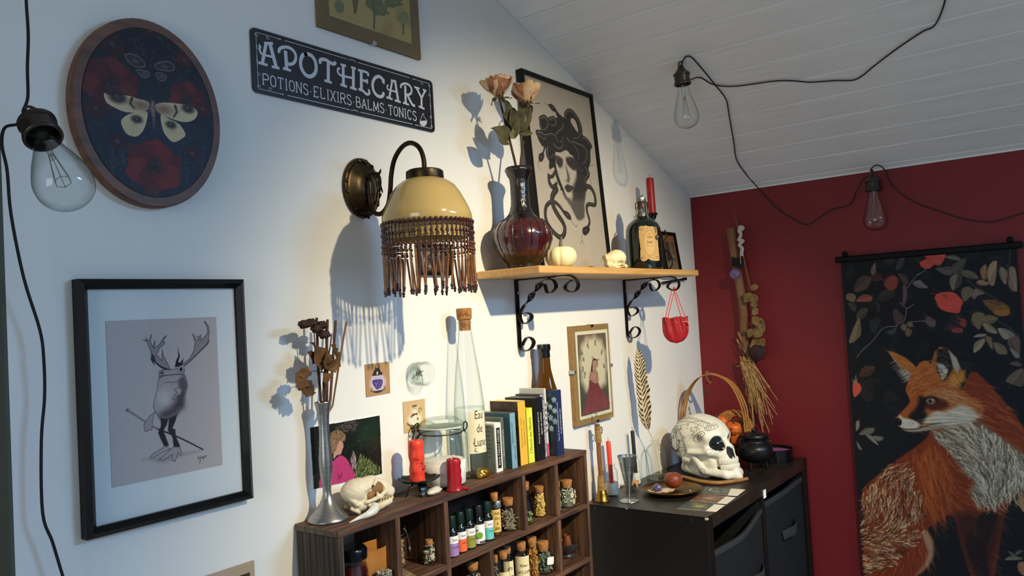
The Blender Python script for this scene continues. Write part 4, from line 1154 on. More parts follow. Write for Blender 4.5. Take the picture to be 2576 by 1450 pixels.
# ================================================================ wall lamp
LX, LY = 0.921, -0.152
lamp = thing('wall_lamp', 'bronze swan-neck wall lamp with amber glass dome and beaded fringe', 'lamp', (LX, 0, 0.233))
LZ = 0.233
g = G(); g.M = MRo(pi / 2, 4, 'X')
g.lathe([(0.0400, 0.0005), (0.0412, 0.004), (0.0400, 0.008), (0.0372, 0.0095), (0.034, 0.0085), (0.0300, 0.010), (0.022, 0.0165), (0.012, 0.0195), (0.0, 0.0202)], 40, sx=1.0, sy=1.27)
bp_ = mk('backplate', g, M_BRONZE, lamp)
g = G()
for k in range(8):
 a = k * pi / 4
 cx_, cz_ = 0.0375 * cos(a), 0.0375 * 1.27 * sin(a)
 for s_ in (-1, 1):
  b = a + s_ * 0.16
  g.tube([(0.038 * cos(b + s_ * q * .045) * (1 - .012 * q), -0.010 - 0.001 * sin(q), 0.038 * 1.27 * sin(b + s_ * q * .045) * (1 - .012 * q)) for q in range(5)], [0.0023, 0.0021, 0.0017, 0.0013, 0.0008], 6)
  g.blob((0.0375 * cos(b), -0.0105, 0.0375 * 1.27 * sin(b)), (0.0026, 0.002, 0.0026), 8, 6)
 if k % 4 == 2:
  for q in range(5):
   g.blob((cx_ + (q - 2) * 0.0034, -0.0105, cz_ - abs(q - 2) * 0.0015), (0.0022, 0.002, 0.0034), 8, 6)
stuff(mk('cast_scrolls', g, M_BRONZE, bp_))
arm = [(LX - LX, -0.018, -0.002), (0, -0.023, -0.004), (0, -0.0225, -0.018), (0, -0.025, -0.034), (0, -0.034, -0.047), (0, -0.05, -0.049), (0, -0.066, -0.036), (0, -0.073, -0.012), (0, -0.077, 0.012), (0, -0.086, 0.036), (0, -0.104, 0.053), (0, -0.124, 0.057), (0, -0.142, 0.047), (0, -0.151, 0.028), (0, -0.152, 0.006)]
g = G(); g.tube(arm, 0.0040, 10, sm=5)
mk('swan_neck', g, M_BRONZE, lamp)
g = G(); g.tube([(0, -0.017, -0.0005), (0, -0.026, -0.0005)], 0.0058, 12); g.tube([(0, -0.0225, 0.008), (0, -0.0225, -0.013)], 0.0062, 14)
mk('collar', g, M_BRONZE, lamp)
g = G(); g.tube([(0, -0.0225, 0.006), (0, -0.0255, 0.017), (0, -0.034, 0.0215), (0, -0.0445, 0.018), (0, -0.0495, 0.008), (0, -0.0490, -0.004), (0, -0.0465, -0.010)], [0.0036, 0.0034, 0.0031, 0.003, 0.0027, 0.0024, 0.0012], 8, sm=4)
g.tube([(0, -0.0445, 0.0175), (0, -0.0505, 0.0205), (0, -0.0525, 0.0255)], [0.0026, 0.0022, 0.0009], 8, sm=3)
g.tube([(0, -0.0492, -0.0025), (0, -0.0525, -0.010), (0, -0.0545, -0.015)], [0.0024, 0.0018, 0.0008], 8, sm=3)
g.blob((0, -0.0458, -0.0105), (0.003, 0.003, 0.003), 8, 6)
mk('hook_ornament', g, M_BRONZE, lamp)
AXIS = (0, LY, 0)
g = G()
g.lathe([(0.0, 0.0095), (0.012, 0.0095), (0.027, 0.0075), (0.0300, 0.005), (0.0305, -0.006), (0.0300, -0.0085), (0.020, -0.0085)], 32, AXIS)
mk('shade_cap', g, M_BRONZE, lamp)
M_OPAL = mat('amber_opal_glass', 'bfa262', 0.12, c2='b2955a', vs=9.0, sss=0.25, coat=0.6, spec=0.6)
g = G()
dome = [(0.0290, -0.0070), (0.037, -0.0105), (0.0475, -0.0185), (0.0560, -0.0300), (0.0625, -0.0430), (0.0685, -0.0560), (0.0718, -0.0660), (0.0722, -0.0730), (0.0705, -0.0790), (0.0680, -0.0820), (0.0645, -0.0845), (0.0640, -0.1010), (0.0648, -0.1040), (0.0628, -0.1040), (0.0615, -0.0860), (0.064, -0.079), (0.066, -0.066), (0.06, -0.046), (0.046, -0.024), (0.028, -0.012)]
g.lathe(dome, 48, AXIS, cap0=False, cap1=False)
mk('glass_dome', g, M_OPAL, lamp, smooth=60)
M_RB = mat('dark_red_bead', '3d1612', 0.2, coat=0.6)
M_BB = mat('brown_bead', '5a3019', 0.22, coat=0.6)
M_BUG = mat('amber_bugle', '8a571f', 0.2, c2='6d4017', vs=90.0, coat=0.5)
g = G(); g.tube([(0.0722 * cos(t), LY + 0.0722 * sin(t), -0.0825) for t in lsp(0, 2 * pi, 49)[:-1]], 0.0016, 6, closed=True)
mk('fringe_band', g, M_RB, lamp)
NS = 54
strand = {}
rs = np.random.RandomState(21)
for k in range(NS):
 a = 2 * pi * k / NS
 v_ = k % 9
 if v_ not in strand:
  g = G()
  z = -0.079
  def bead(z, r, c, dx=0.0):
   g.cur = c; g.blob((dx, 0, z), (r, r, r * 1.05), 8, 6)
  for q in range(4):
   bead(z, 0.0030 if q % 2 == 0 else 0.0019, 0); z -= 0.0042
   g.cur = 0; g.tube([(0, 0, z + 0.002), (0, 0, z - 0.0035)], 0.0013, 6); z -= 0.0046
  tri = abs((v_ - 4))
  for q in range(2 + tri // 2 + (v_ % 2)):
   bead(z, 0.0030 if q % 2 == 0 else 0.0022, 1); z -= 0.0056 if q % 2 == 0 else 0.0044
  ln = 0.040 + 0.006 * rs.rand() + 0.0045 * (4 - tri)
  lean = rs.uniform(-0.006, 0.006)
  g.cur = 2; g.tube([(0, 0, z + 0.001), (lean, 0, z - ln)], 0.0017, 8)
  z -= ln + 0.002
  bead(z, 0.0028, 0, lean); bead(z - 0.0042, 0.0021, 0, lean)
  strand[v_] = mk('bead_strand', g, [M_RB, M_BB, M_BUG], lamp, smooth=60)
  o = strand[v_]
 else:
  o = strand[v_].copy(); COL.objects.link(o)
 o.location = (0.0722 * cos(a), LY + 0.0722 * sin(a), 0)
 o.rotation_euler = (0, 0, a + pi / 2)
q0, q1 = (1.0476,0.0,0.1438), (1.1413,0.0,0.084)
hf = thing('small_dark_frame', 'small black framed picture half hidden behind the lamp fringe', 'picture')
g = G(); frame_bar(g, (q0[0], q1[2], q1[0], q0[2]), (q0[0] + 0.007, q1[2] + 0.007, q1[0] - 0.007, q0[2] - 0.007), -0.0005, -0.012, 0.002)
mk('frame', g, M_FRAMEBLK, hf, smooth=0)
g = G(); g.box((q0[0] + 0.005, -0.006, q1[2] + 0.005), (q1[0] - 0.005, -0.0005, q0[2] - 0.005))
mk('print', g, mat('dark_mottled_print', '2b211b', 0.5, c2='7d7466', vs=90.0, lo=0.52, hi=0.66), hf, smooth=0)
# ================================================================ wooden shelf on scroll brackets
ZS = 0.0925
BX0, BX1, BY = 1.2225, 1.9650, -0.1575
M_BEECH = wood('beech_board', 'b98a4a', 'c6985a', 'd0a468', 0, 6, 0.45, 0.08, 4)
g = G(); g.box((BX0, BY, ZS - 0.0155), (BX1, -0.0005, ZS), 0.0022)
shelf = mk('wall_shelf', g, M_BEECH, smooth=0)
tag(shelf, 'light beech wall shelf under the Medusa picture, carried by iron scroll brackets', 'shelf')
M_IRON = mat('black_wrought_iron', '0f0f10', 0.35, 0.4, bump=0.2, bs=120.0, coat=0.3)
xb = 1.3552
xb2 = 1.8371
TOPBAR = [(0.0064,0.0764),(-0.0443,0.0786),(-0.0918,0.0784),(-0.1265,0.0792),(-0.142,0.0741),(-0.1496,0.0602),(-0.1447,0.0482),(-0.132,0.0446),(-0.1178,0.0529),(-0.1218,0.0613),(-0.1344,0.0686)]
VERT = [(0.0064,0.0758),(0.0073,0.0291),(0.0078,-0.0311),(0.0065,-0.0612),(0.0037,-0.0703),(-0.0064,-0.0755),(-0.0214,-0.0715),(-0.0301,-0.0592),(-0.0249,-0.0491),(-0.0138,-0.0474),(-0.004,-0.0571),(0.0002,-0.0638)]
BRACE = [(-0.0672,0.0638),(-0.073,0.0457),(-0.0848,0.045),(-0.0954,0.0563),(-0.0901,0.0699),(-0.0755,0.0743),(-0.0628,0.0688),(-0.0481,0.0576),(-0.0351,0.0446),(-0.0213,0.0305),(-0.0054,0.014),(0.0019,-0.0003),(-0.0024,-0.0139),(-0.013,-0.0171),(-0.0253,-0.0105),(-0.0289,-0.0011),(-0.0207,0.0047),(-0.0083,0.0039)]
dz = ZS - 0.0155 - 0.0022 - TOPBAR[0][1]
ytop = [p[0] - TOPBAR[0][0] for p in TOPBAR]
br = thing('scroll_bracket', 'black iron scroll bracket under the vase end of the shelf', 'bracket', (xb, 0, 0))
zt = ZS - 0.0155 - 0.0018
g = G()
TP = [(0, min(-0.002, p[0] - TOPBAR[0][0] - 0.002), (zt if i < 4 else zt + (p[1] - TOPBAR[3][1]))) for i, p in enumerate(TOPBAR)]
g.tube(TP, 1.0, 8, sm=5, flat=(0.0072, 0.0017), up=(1, 0, 0)); mk('top_bar', g, M_IRON, br)
g = G()
VP = [(0, (-0.0022 if i < 4 else min(-0.0022, p[0] - VERT[3][0] - 0.0022)), p[1] + dz) for i, p in enumerate(VERT)]
g.tube(VP, 1.0, 8, sm=5, flat=(0.0072, 0.0017), up=(1, 0, 0)); mk('wall_bar', g, M_IRON, br)
g = G()
BP_ = [(0, min(-0.004, p[0] - TOPBAR[0][0] - 0.002), min(p[1] + dz, zt - 0.0045)) for p in BRACE]
pts = spl(BP_, 6)
tw = [pi * 2 * min(1, max(0, (i / 6 - 6.2) / 3.2)) for i in range(len(pts))]
g.tube(pts, 1.0, 8, flat=(0.0072, 0.0017), up=(1, 0, 0), twist=tw); mk('twisted_brace', g, M_IRON, br)
for y_, z_ in ((-0.0045, zt - 0.028),):
 g = G(); g.blob((0.001, y_, z_), (0.0030, 0.0016, 0.0030), 10, 6); mk('screw', g, M_CLIP, br)
g = G(); g.blob((0.0, -0.088, zt - 0.0028), (0.003, 0.003, 0.0018), 8, 6); mk('screw', g, M_SCREW, br)
br2 = copy_tree(br)
br2.location = (xb2, 0, 0)
tag(br2, 'black iron scroll bracket with the red pouch hanging from it', 'bracket')
q0, q1 = (2.0577,0.0,0.0694), (2.214,0.0,0.0813)
g = G()
g.M = MTr(((q0[0] + q1[0]) / 2, 0, (q0[2] + q1[2]) / 2)) @ MRo(-math.atan2(q1[2] - q0[2], q1[0] - q0[0]), 4, 'Y')
L_ = math.hypot(q1[0] - q0[0], q1[2] - q0[2]) / 2
g.box((-L_, -0.012, -0.003), (L_, -0.004, 0.003), 0.001); g.box((L_ - 0.012, -0.0125, -0.0045), (L_, -0.0006, 0.0045), 0.001); g.box((-L_, -0.006, -0.002), (-L_ + 0.006, -0.0006, 0.002), 0.0005)
tag(mk('metal_bar', g, M_IRON, smooth=0), 'thin black metal bar screwed to the wall under the shelf end', 'bar')
HK = (xb2, VP[0][1] + TP[-4][1], TP[-4][2])
py_ = TP[7][1]; pz_ = TP[7][2]
pc = (1.825,-0.1463,-0.0294)
pouch = thing('red_pouch', 'small red leather drawstring pouch hanging from the shelf bracket', 'pouch', (xb2, py_, pz_ - 0.135))
M_LEA = mat('red_leather', 'a5161b', 0.55, c2='8f1015', vs=60.0, bump=0.15, bs=300.0)
hw = 0.034; hh_ = 0.064
vdir = V3((xb2, py_ + 1.0, 0)).normalized()
pouch.rotation_euler = (0, 0, math.atan2(vdir.x, -vdir.y) * -1 + pi / 2 - pi / 2)
pouch.rotation_euler = (0, 0, -rad(52))
def pw(u, v, s):
 """v 0 bottom .. 1 top; u 0..1 round"""
 a = 2 * pi * u
 x = cos(a); y = sin(a)
 half = hw * (min(1.0, math.sqrt(max(0, 1 - (1 - min(1, v / 0.55)) ** 2)) * 0.98 + 0.02)) * (0.98 if v < .8 else 0.97)
 th = 0.013 * math.sqrt(max(0.02, min(1, v * 2.2))) * (1 + 0.28 * cos(9 * a + 3.0 * v) * min(1, v * 1.6))
 return (half * x, th * y, 0.066 * v + (0.0018 * cos(5 * a) if v > .95 else 0))
g = G()
nu, nv = 72, 16
vv = [pw(i / nu, j / nv, 1) for j in range(nv + 1) for i in range(nu)]
g.add(vv, [(j * nu + i, j * nu + (i + 1) % nu, (j + 1) * nu + (i + 1) % nu, (j + 1) * nu + i) for j in range(nv) for i in range(nu)])
vi = [(p[0] * .93, p[1] * .75, p[2]) for p in vv[-nu:]] + [(p[0] * .9, p[1] * .6, p[2] - 0.012) for p in vv[-nu:]]
g.add(vv[-nu:] + vi, [(i, (i + 1) % nu, nu + (i + 1) % nu, nu + i) for i in range(nu)] + [(nu + i, nu + (i + 1) % nu, 2 * nu + (i + 1) % nu, 2 * nu + i) for i in range(nu)])
mk('leather_bag', g, M_LEA, pouch, smooth=60)
M_CORD = mat('red_cord', 'd0332c', 0.7)
for xa, xt in ((-0.026, -0.004), (-0.020, 0.003), (0.013, 0.002), (0.023, 0.006)):
 g = G(); g.tube([(xa, -0.011, 0.055), (xa * 1.0, -0.012, 0.067), ((xa + xt) / 2, -0.004, 0.10), (xt, -0.001, 0.134)], 0.0010, 6, sm=3); mk('drawstring', g, M_CORD, pouch)
g = G(); g.blob((0.002, -0.004, 0.1385), (0.0035, 0.0035, 0.0045), 10, 7, lambda d: 1 + .2 * sin(7 * d.x + 5 * d.z)); mk('knot', g, M_CORD, pouch)
g = G(); g.tube([(0.014, -0.0135, 0.053), (0.022, -0.0145, 0.0545), (0.031, -0.010, 0.052)], 0.0010, 6, sm=3); g.blob((0.0315, -0.0105, 0.0485), (0.0026, 0.0026, 0.003), 8, 6); mk('tie', g, mat('pale_red_cord', 'd98a7a', 0.7), pouch)
g = G(); g.tube([(-0.003, -0.0135, 0.0555), (0.0015, -0.0145, 0.0545)], 0.0011, 6); g.tube([(-0.0025, -0.0135, 0.053), (0.002, -0.0145, 0.052)], 0.0011, 6); mk('lacing', g, MATS['pale_red_cord'], pouch)
VX, VY = 1.287, -0.074
vs_ = 0.00015569
vase = thing('stained_vase', 'bulbous dark red striped vase with knobbly black neck on the shelf', 'vase', (VX, VY, ZS))
M_TAR = mat('black_textured_resin', '0d0806', 0.18, c2='190d08', vs=120.0, bump=0.9, bs=160.0, coat=0.6)
M_REDG = mat('dark_red_glass', '3a0b09', 0.22, c2='48120e', vs=22.0, bump=.15, bs=90., coat=0.8, spec=0.6)
M_REDG2 = mat('dark_red_glass_pale', '4a221b', 0.16, c2='3d130f', vs=22.0, coat=0.8, spec=0.6)
def vp(r, y):
 return (r * vs_, (1395 - y) * vs_)
low_ = [vp(*p) for p in ((195, 1395), (205, 1370), (215, 1330), (250, 1290), (285, 1240))]
body_ = [vp(*p) for p in ((285, 1240), (330, 1170), (368, 1080), (388, 990), (385, 920), (360, 850), (315, 790), (270, 755))]
neck_ = [vp(*p) for p in ((270, 755), (225, 725), (175, 680), (140, 610), (125, 530), (120, 400), (120, 280), (128, 210), (150, 160), (175, 115), (180, 85), (168, 62), (150, 58), (120, 120), (105, 200))]
def smooth_prof(p, k=3):
 return spl(p, k)
wn = lambda a, z: 1 + 0.035 * noise.noise(V3((cos(a) * 5, sin(a) * 5, z * 170))) + 0.02 * sin(a * 15 + z * 500)
g = G(); g.lathe(smooth_prof(low_), 40, wob=wn, cap1=False); mk('foot', g, M_TAR, vase, smooth=60)
g = G(); g.lathe(smooth_prof(neck_), 40, wob=wn, cap0=False, cap1=False); mk('neck', g, M_TAR, vase, smooth=60)
bs_ = smooth_prof(body_, 3)
NP_ = 20
pan = None
for k in range(NP_):
 g = G()
 def pf(u, v, k=k):
  i = v * (len(bs_) - 1); j = min(int(i), len(bs_) - 2); t = i - j
  r = bs_[j][0] * (1 - t) + bs_[j + 1][0] * t; z = bs_[j][1] * (1 - t) + bs_[j + 1][1] * t
  a = 2 * pi * (0.04 + u * 0.92) / NP_
  r *= 1 + 0.006 * sin(pi * u)
  return (r * cos(a), r * sin(a), z)
 if k < 2:
  g.grid(pf, 4, len(bs_) - 1)
  o = mk('glass_panel', g, (M_REDG, M_REDG2)[k], vase, smooth=180)
  pan = (pan or []) + [o]
 else:
  o = pan[k % 5 == 0 and 1 or 0].copy(); COL.objects.link(o)
 o.rotation_euler = (0, 0, 2 * pi * k / NP_)
g = G()
for k in range(NP_):
 a = 2 * pi * k / NP_
 g.tube([(r * cos(a) * 1.004, r * sin(a) * 1.004, z) for r, z in bs_[::2] + bs_[-1:]], [0.0011 + 0.0004 * sin(q * 2.3 + k) for q in range(len(bs_[::2]) + 1)], 5)
stuff(mk('black_ribs', g, M_TAR, vase))
M_PET = mat('dried_petal', 'c9a67c', 0.75, c2='95573c', vs=38.0, lo=0.5, hi=0.78, sss=0.1)
M_PETD = mat('dried_petal_dark', 'a06a4c', 0.75, c2='5a241a', vs=42.0, sss=0.1)
M_RLEAF = mat('dried_rose_leaf', '33301c', 0.8, c2='57522f', vs=40.0)
M_STEM = mat('dried_stem', '4a3018', 0.7, c2='35210f', vs=60.0)
def petal(g, R_, h, open_, seed, ruf=0.12):
 rr = random.Random(seed)
 ph = rr.uniform(0, 6)
 def f_(u, v):
  a = (u - 0.5) * 2.1
  w = sin(min(1, v * 1.5 + .12) * pi / 2)
  r = R_ * (0.28 + 0.76 * sin(v * 2.25)) + open_ * v ** 4 * R_
  z = h * (v ** 0.85) - abs(u - .5) ** 2 * h * .35 * v
  r += ruf * R_ * v * v * sin(5 * a + ph) ; z += ruf * h * .35 * v * sin(7 * a + ph * 2)
  return (r * cos(a * w), r * sin(a * w), z)
 g.grid(f_, 8, 7)
def leaf_mesh(g, base, direction, L, w, up=(0, 0, 1), curl=0.4, seed=0, serr=0.0, fold=0.25):
 d = V3(direction).normalized(); u = V3(up); s = d.cross(u)
 s = s.normalized() if s.length > 1e-4 else d.orthogonal().normalized()
 n = s.cross(d)
 rr = random.Random(seed); ph = rr.uniform(0, 6)
 def f_(a, b):
  q = (a - .5) * 2
  ww = w * (sin(pi * min(1, b * .97 + .03)) ** 0.8) * (1 + serr * sin(b * 40 + ph))
  p = V3(base) + d * (L * b) + s * (ww * q) + n * (fold * abs(q) * ww + curl * L * (b * b) * sin(ph) + 0.10 * L * sin(b * 6 + ph) * q)
  return tuple(p)
 g.grid(f_, 6, 10)
VR = V3((VX, VY, ZS))
rose_px = [(1.2302,-0.078,0.4559),(1.3239,-0.08,0.4594)]
for ri, (top, lab, R_, tilt) in enumerate(((rose_px[0], 'left dried cream rose with brown edges standing in the red vase', 0.0262, (-0.25, 0.1)), (rose_px[1], 'right dried cream and russet rose standing in the red vase', 0.0255, (0.12, -0.12)))):
 c = V3(top) - VR
 rose = thing('dried_rose', lab, 'flower', tuple(VR + V3((0.0, 0.0, 0.10))), group=None)
 off = V3((0, 0, 0.10))
 cb = c - off - V3((0, 0, 0.021))
 g = G(); g.tube([(0.004 * (1 - 2 * ri), 0, 0.0), (0.010 * (2 * ri - 1) * .3, 0, 0.09), tuple(cb * 0.55 + V3((0.004 * (2 * ri - 1), 0, 0.05))), tuple(cb)], [0.0030, 0.0028, 0.0024, 0.0022], 8, sm=5)
 mk('stem', g, M_STEM, rose)
 bl = mk('bloom', G().blob((0, 0, 0.014), (0.011, 0.011, 0.014), 14, 10, lambda d: 1 + .1 * sin(9 * math.atan2(d.y, d.x) + 6 * d.z)), M_PETD, rose, loc=tuple(cb))
 bl.rotation_euler = (tilt[1], tilt[0], 0)
 for k in range(13):
  ring = 0 if k < 4 else (1 if k < 8 else 2)
  g = G(); petal(g, R_ * (0.52, 0.76, 0.98)[ring], 0.044 - 0.004 * ring, (0.0, 0.12, 0.32)[ring], k + 40 * ri, (0.10, 0.16, 0.24)[ring])
  o = mk('petal', g, M_PETD if (k * 7 + ri) % 4 == 0 else M_PET, bl, smooth=180)
  o.rotation_euler = (0, 0, k * 2.4)
  m_ = o.modifiers.new('thickness', 'SOLIDIFY'); m_.thickness = 0.0004
 for k in range(5):
  g = G(); a = k * 1.256; leaf_mesh(g, (0.006 * cos(a), 0.006 * sin(a), 0.002), (cos(a), sin(a), -0.9), 0.020, 0.004, seed=k)
  mk('sepal', g, M_RLEAF, bl, smooth=180)
 LV = [((1.2436,-0.085,0.343),(1.1989,-0.09,0.3667),0.019),((1.2533,-0.085,0.3763),(1.2275,-0.09,0.425),0.017),((1.2692,-0.085,0.3575),(1.2252,-0.09,0.367),0.008),((1.2639,-0.085,0.3714),(1.2119,-0.09,0.3947),0.015)] if ri == 0 else [((1.2813,-0.085,0.366),(1.2913,-0.09,0.4221),0.009),((1.2837,-0.085,0.3677),(1.3133,-0.09,0.3877),0.017),((1.2727,-0.085,0.37),(1.3027,-0.09,0.4215),0.019),((1.2626,-0.085,0.3578),(1.2479,-0.09,0.4129),0.016)]
 for k, (b, d, w) in enumerate(LV):
  b = V3(b) - VR - off; d = V3(d) - VR - off
  g = G(); leaf_mesh(g, tuple(b), tuple(d - b), (d - b).length, w, up=(-.5, -1, .3), seed=k + 5 * ri, curl=0.2, fold=.4)
  o = mk('leaf', g, M_RLEAF if k != (2 if ri == 0 else 0) else mat('pale_dried_leaf', '6b6340', .8), rose, smooth=180)
  o.modifiers.new('thickness', 'SOLIDIFY').thickness = 0.0004
pk = (1.3428,-0.128,0.1115)
pump = thing('white_pumpkin', 'small creamy white pumpkin with a grey stem beside the red vase', 'pumpkin', (pk[0], -0.128, ZS))
prof = [(0.004, 0.004), (0.014, 0.0005), (0.023, 0.003), (0.0300, 0.012), (0.0325, 0.022), (0.0300, 0.033), (0.022, 0.0405), (0.012, 0.0415), (0.004, 0.038), (0.0, 0.037)]
g = G(); g.lathe(spl(prof, 3), 64, wob=lambda a, z: 1 - 0.085 * (1 - abs(cos(4.5 * a + 0.9))) ** 2.2)
mk('flesh', g, mat('cream_pumpkin_skin', 'e9e2b2', 0.5, c2='dfd69c', vs=14.0, sss=0.2), pump, smooth=180)
g = G(); g.tube([(0, 0, 0.036), (0.001, -0.001, 0.044), (0.003, 0, 0.052), (0.008, 0.001, 0.062)], [0.0062, 0.0040, 0.0031, 0.0030], 7, sm=4)
mk('stem', g, mat('grey_pumpkin_stem', '6f6a55', 0.8, c2='4f4a3a', vs=70.0, stretch=(3, 3, .5)), pump)
sp_ = (1.5888,-0.115,0.1095)
ssk = thing('small_animal_skull', 'tiny bleached animal skull with a broken snout on the shelf', 'skull', (sp_[0], -0.115, ZS), rotz=rad(-30))
def f_ss(X, Y, Z):
 d = ell(X, Y, Z, (0.006, 0, 0.026), (0.023, 0.020, 0.020))
 d = su(d, cap(X, Y, Z, (-0.010, 0, 0.024), (-0.026, 0, 0.026), 0.014, 0.009), 0.008)
 d = su(d, cap(X, Y, Z, (-0.008, 0.008, 0.010), (-0.020, 0.006, 0.012), 0.007, 0.005), 0.005)
 d = su(d, cap(X, Y, Z, (-0.008, -0.008, 0.010), (-0.020, -0.006, 0.012), 0.007, 0.005), 0.005)
 for s_ in (-1, 1):
  d = su(d, cap(X, Y, Z, (-0.004, s_ * 0.014, 0.004), (0.016, s_ * 0.016, 0.008), 0.0035, 0.0025), 0.004)
  d = sm_sub(d, ell(X, Y, Z, (0.008, s_ * 0.018, 0.012), (0.010, 0.009, 0.006)), 0.003)
  d = sm_sub(d, ell(X, Y, Z, (-0.011, s_ * 0.016, 0.014), (0.002, 0.006, 0.003)), 0.001)
 d = su(d, cap(X, Y, Z, (0.022, -0.012, 0.006), (0.025, 0.012, 0.008), 0.005, 0.005), 0.004)
 d = sm_sub(d, ell(X, Y, Z, (-0.034, 0, 0.022), (0.012, 0.010, 0.014)), 0.002)
 d += 0.0002 * np.sin(X * 620) * np.sin(Z * 540 + Y * 300)
 return np.maximum(d, 0.0003 - Z)
M_BONE = mat('bleached_bone', 'e6dcb4', 0.6, c2='d3c592', vs=45.0, bump=0.15, bs=140.0, sss=0.1)
mk('cranium', sculpt(f_ss, (-0.045, -0.03, -0.002), (0.036, 0.03, 0.05), 0.0013), M_BONE, ssk, smooth=180)
g = G()
for k in range(5):
 g.tube([(-0.022 + 0.004 * k, -0.0125, 0.008 - 0.001 * k), (-0.023 + 0.004 * k, -0.0125, 0.001)], [0.0016, 0.0005], 6)
stuff(mk('teeth', g, M_BONE, ssk))
q0 = (1.5019,-0.12,0.1011)
g = G(); g.tube([(q0[0] - 0.02, -0.10, ZS + 0.002), (q0[0] - 0.005, -0.105, ZS + 0.0055), (q0[0] + 0.012, -0.11, ZS + 0.002)], 0.002, 6, sm=4)
tag(mk('curved_twig', g, M_STEM), 'short curved dark twig lying between pumpkin and small skull', 'twig')
gb = (1.7791,-0.096,0.1251)
GBX, GBY = gb[0], -0.096
bsx = 0.00018723
gbot = thing('green_bottle', 'fat dark green glass bottle with a parchment label and wire stopper', 'bottle', (GBX, GBY, ZS))
M_GREEN = mat('dark_green_glass', '0a1a12', 0.06, coat=0.6, trans=0.25, spec=0.7)
def bpx(r, y):
 return (r * bsx, (1335 - y) * bsx)
prof = [bpx(*p) for p in ((150, 1335), (225, 1330), (236, 1310), (238, 1100), (238, 860), (232, 770), (205, 705), (160, 660), (105, 625), (78, 605), (75, 480), (82, 470), (82, 445), (60, 440))]
g = G(); g.lathe(prof, 48); mk('glass_body', g, M_GREEN, gbot, smooth=50)
g = G(); g.lathe([bpx(*p) for p in ((80, 600), (81, 590), (80, 500), (84, 490), (70, 488))], 32, cap0=False, wob=lambda a, z: 1 + .02 * sin(a * 12 + z * 900)); mk('foil_neck', g, mat('silver_black_foil', '2b2c28', 0.3, 0.8, c2='8b8c80', vs=260.0, bump=.6, bs=300.), gbot, smooth=50)
g = G(); g.lathe([bpx(*p) for p in ((86, 495), (88, 470), (86, 420), (75, 398), (0, 394))], 28, cap0=False); mk('stopper', g, mat('brown_wax_stopper', '33170f', 0.4, c2='43221a', vs=50.0), gbot)
M_TIN = mat('dull_silver_wire', '9b9f98', 0.35, 0.8)
az = math.atan2(-1.0 - GBY, -GBX)
def bdir(phi):
 a = az + phi
 return V3((cos(a), sin(a), 0))
for s_ in (-1, 1):
 g = G()
 e = bdir(s_ * 0.75)
 pts = [e * (0.022 if s_ > 0 else 0.03) + V3((0, 0, bpx(0, 640 if s_ > 0 else 620)[1])), e * 0.0175 + V3((0, 0, bpx(0, 560)[1])), e * 0.0172 + V3((0, 0, bpx(0, 450)[1])), e * 0.011 + V3((0, 0, bpx(0, 395)[1])), V3((0, 0, bpx(0, 378)[1]))]
 g.tube([tuple(p) for p in pts], 0.0014, 7, sm=5); mk('wire', g, M_TIN, gbot)
g = G(); g.lathe([bpx(*p) for p in ((55, 398), (62, 380), (60, 345), (40, 335), (0, 333))], 16, wob=lambda a, z: 1 + .08 * sin(6 * a));
for k in range(3):
 a = k * 2.1; g.tube([(0, 0, bpx(0, 345)[1]), (0.004 * cos(a), 0.004 * sin(a), bpx(0, 318)[1]), (0.006 * cos(a + .5), 0.006 * sin(a + .5), bpx(0, 300)[1])], [0.003, 0.002, 0.0008], 6, sm=3)
mk('wire_crown', g, M_TIN, gbot)
Rb = 238 * bsx * 1.006
LA = [(1609.9337748344371,570.3476821192053),(1615.728476821192,568.6920529801324),(1620.6953642384105,569.7682119205298),(1626.4900662251655,568.2781456953643),(1633.112582781457,570.5960264900663),(1638.9072847682119,571.5894039735099),(1643.8741721854306,570.3476821192053),(1645.5298013245033,572.4172185430464),(1652.9801324503312,572.4172185430464),(1655.049668874172,584.8344370860927),(1655.4635761589404,594.7682119205298),(1657.1192052980132,609.6688741721854),(1657.9470198675497,622.9139072847682),(1659.76821192053,642.7814569536424),(1660.8443708609273,656.0264900662252),(1654.635761589404,657.682119205298),(1646.3576158940398,656.4403973509934),(1638.0794701986756,655.1986754966888),(1635.5960264900662,651.4735099337748),(1632.2847682119204,651.8874172185431),(1628.973509933775,655.1986754966888),(1621.523178807947,656.8543046357615),(1614.9006622516556,653.5430463576159),(1613.2450331125829,637.8145695364238),(1614.0728476821191,624.5695364238411),(1611.58940397351,606.3576158940398),(1609.5198675496688,588.1456953642385)]
S_ = bsx * 5.368
cxp = 1540 + 438 / 5.368
def lab_uv(u, v):
 cxx = cxp + (v - 600) * 0.06
 return (math.asin(max(-.985, min(.985, (u - cxx) * S_ / Rb))) * Rb * 1000, (430 + 1335 / 5.368 - v) * S_ * 1000)
LU = [lab_uv(u, v) for u, v in LA]
xs = [p[0] for p in LU]; zs = [p[1] for p in LU]
P = Paint(max(xs) - min(xs), max(zs) - min(zs), 0.7, 'b8935a', min(xs), min(zs))
P.fill(LU, 'c39d61', 1, 1, edge='e0c48c', ew=1.6)
lc = (np.mean(xs), np.mean(zs)); lw_, lh_ = (max(xs) - min(xs)), (max(zs) - min(zs))
P.spot(lc[0], lc[1], lw_ * .32, lh_ * .36, 'd0ad74', 0.8, p=4)
P.line([(lc[0] + lw_ * .30 * cos(t), lc[1] + lh_ * .36 * sin(t)) for t in lsp(0, 6.28, 30)], 0.8, '8f6c3c', 0.7)
rs = np.random.RandomState(4)
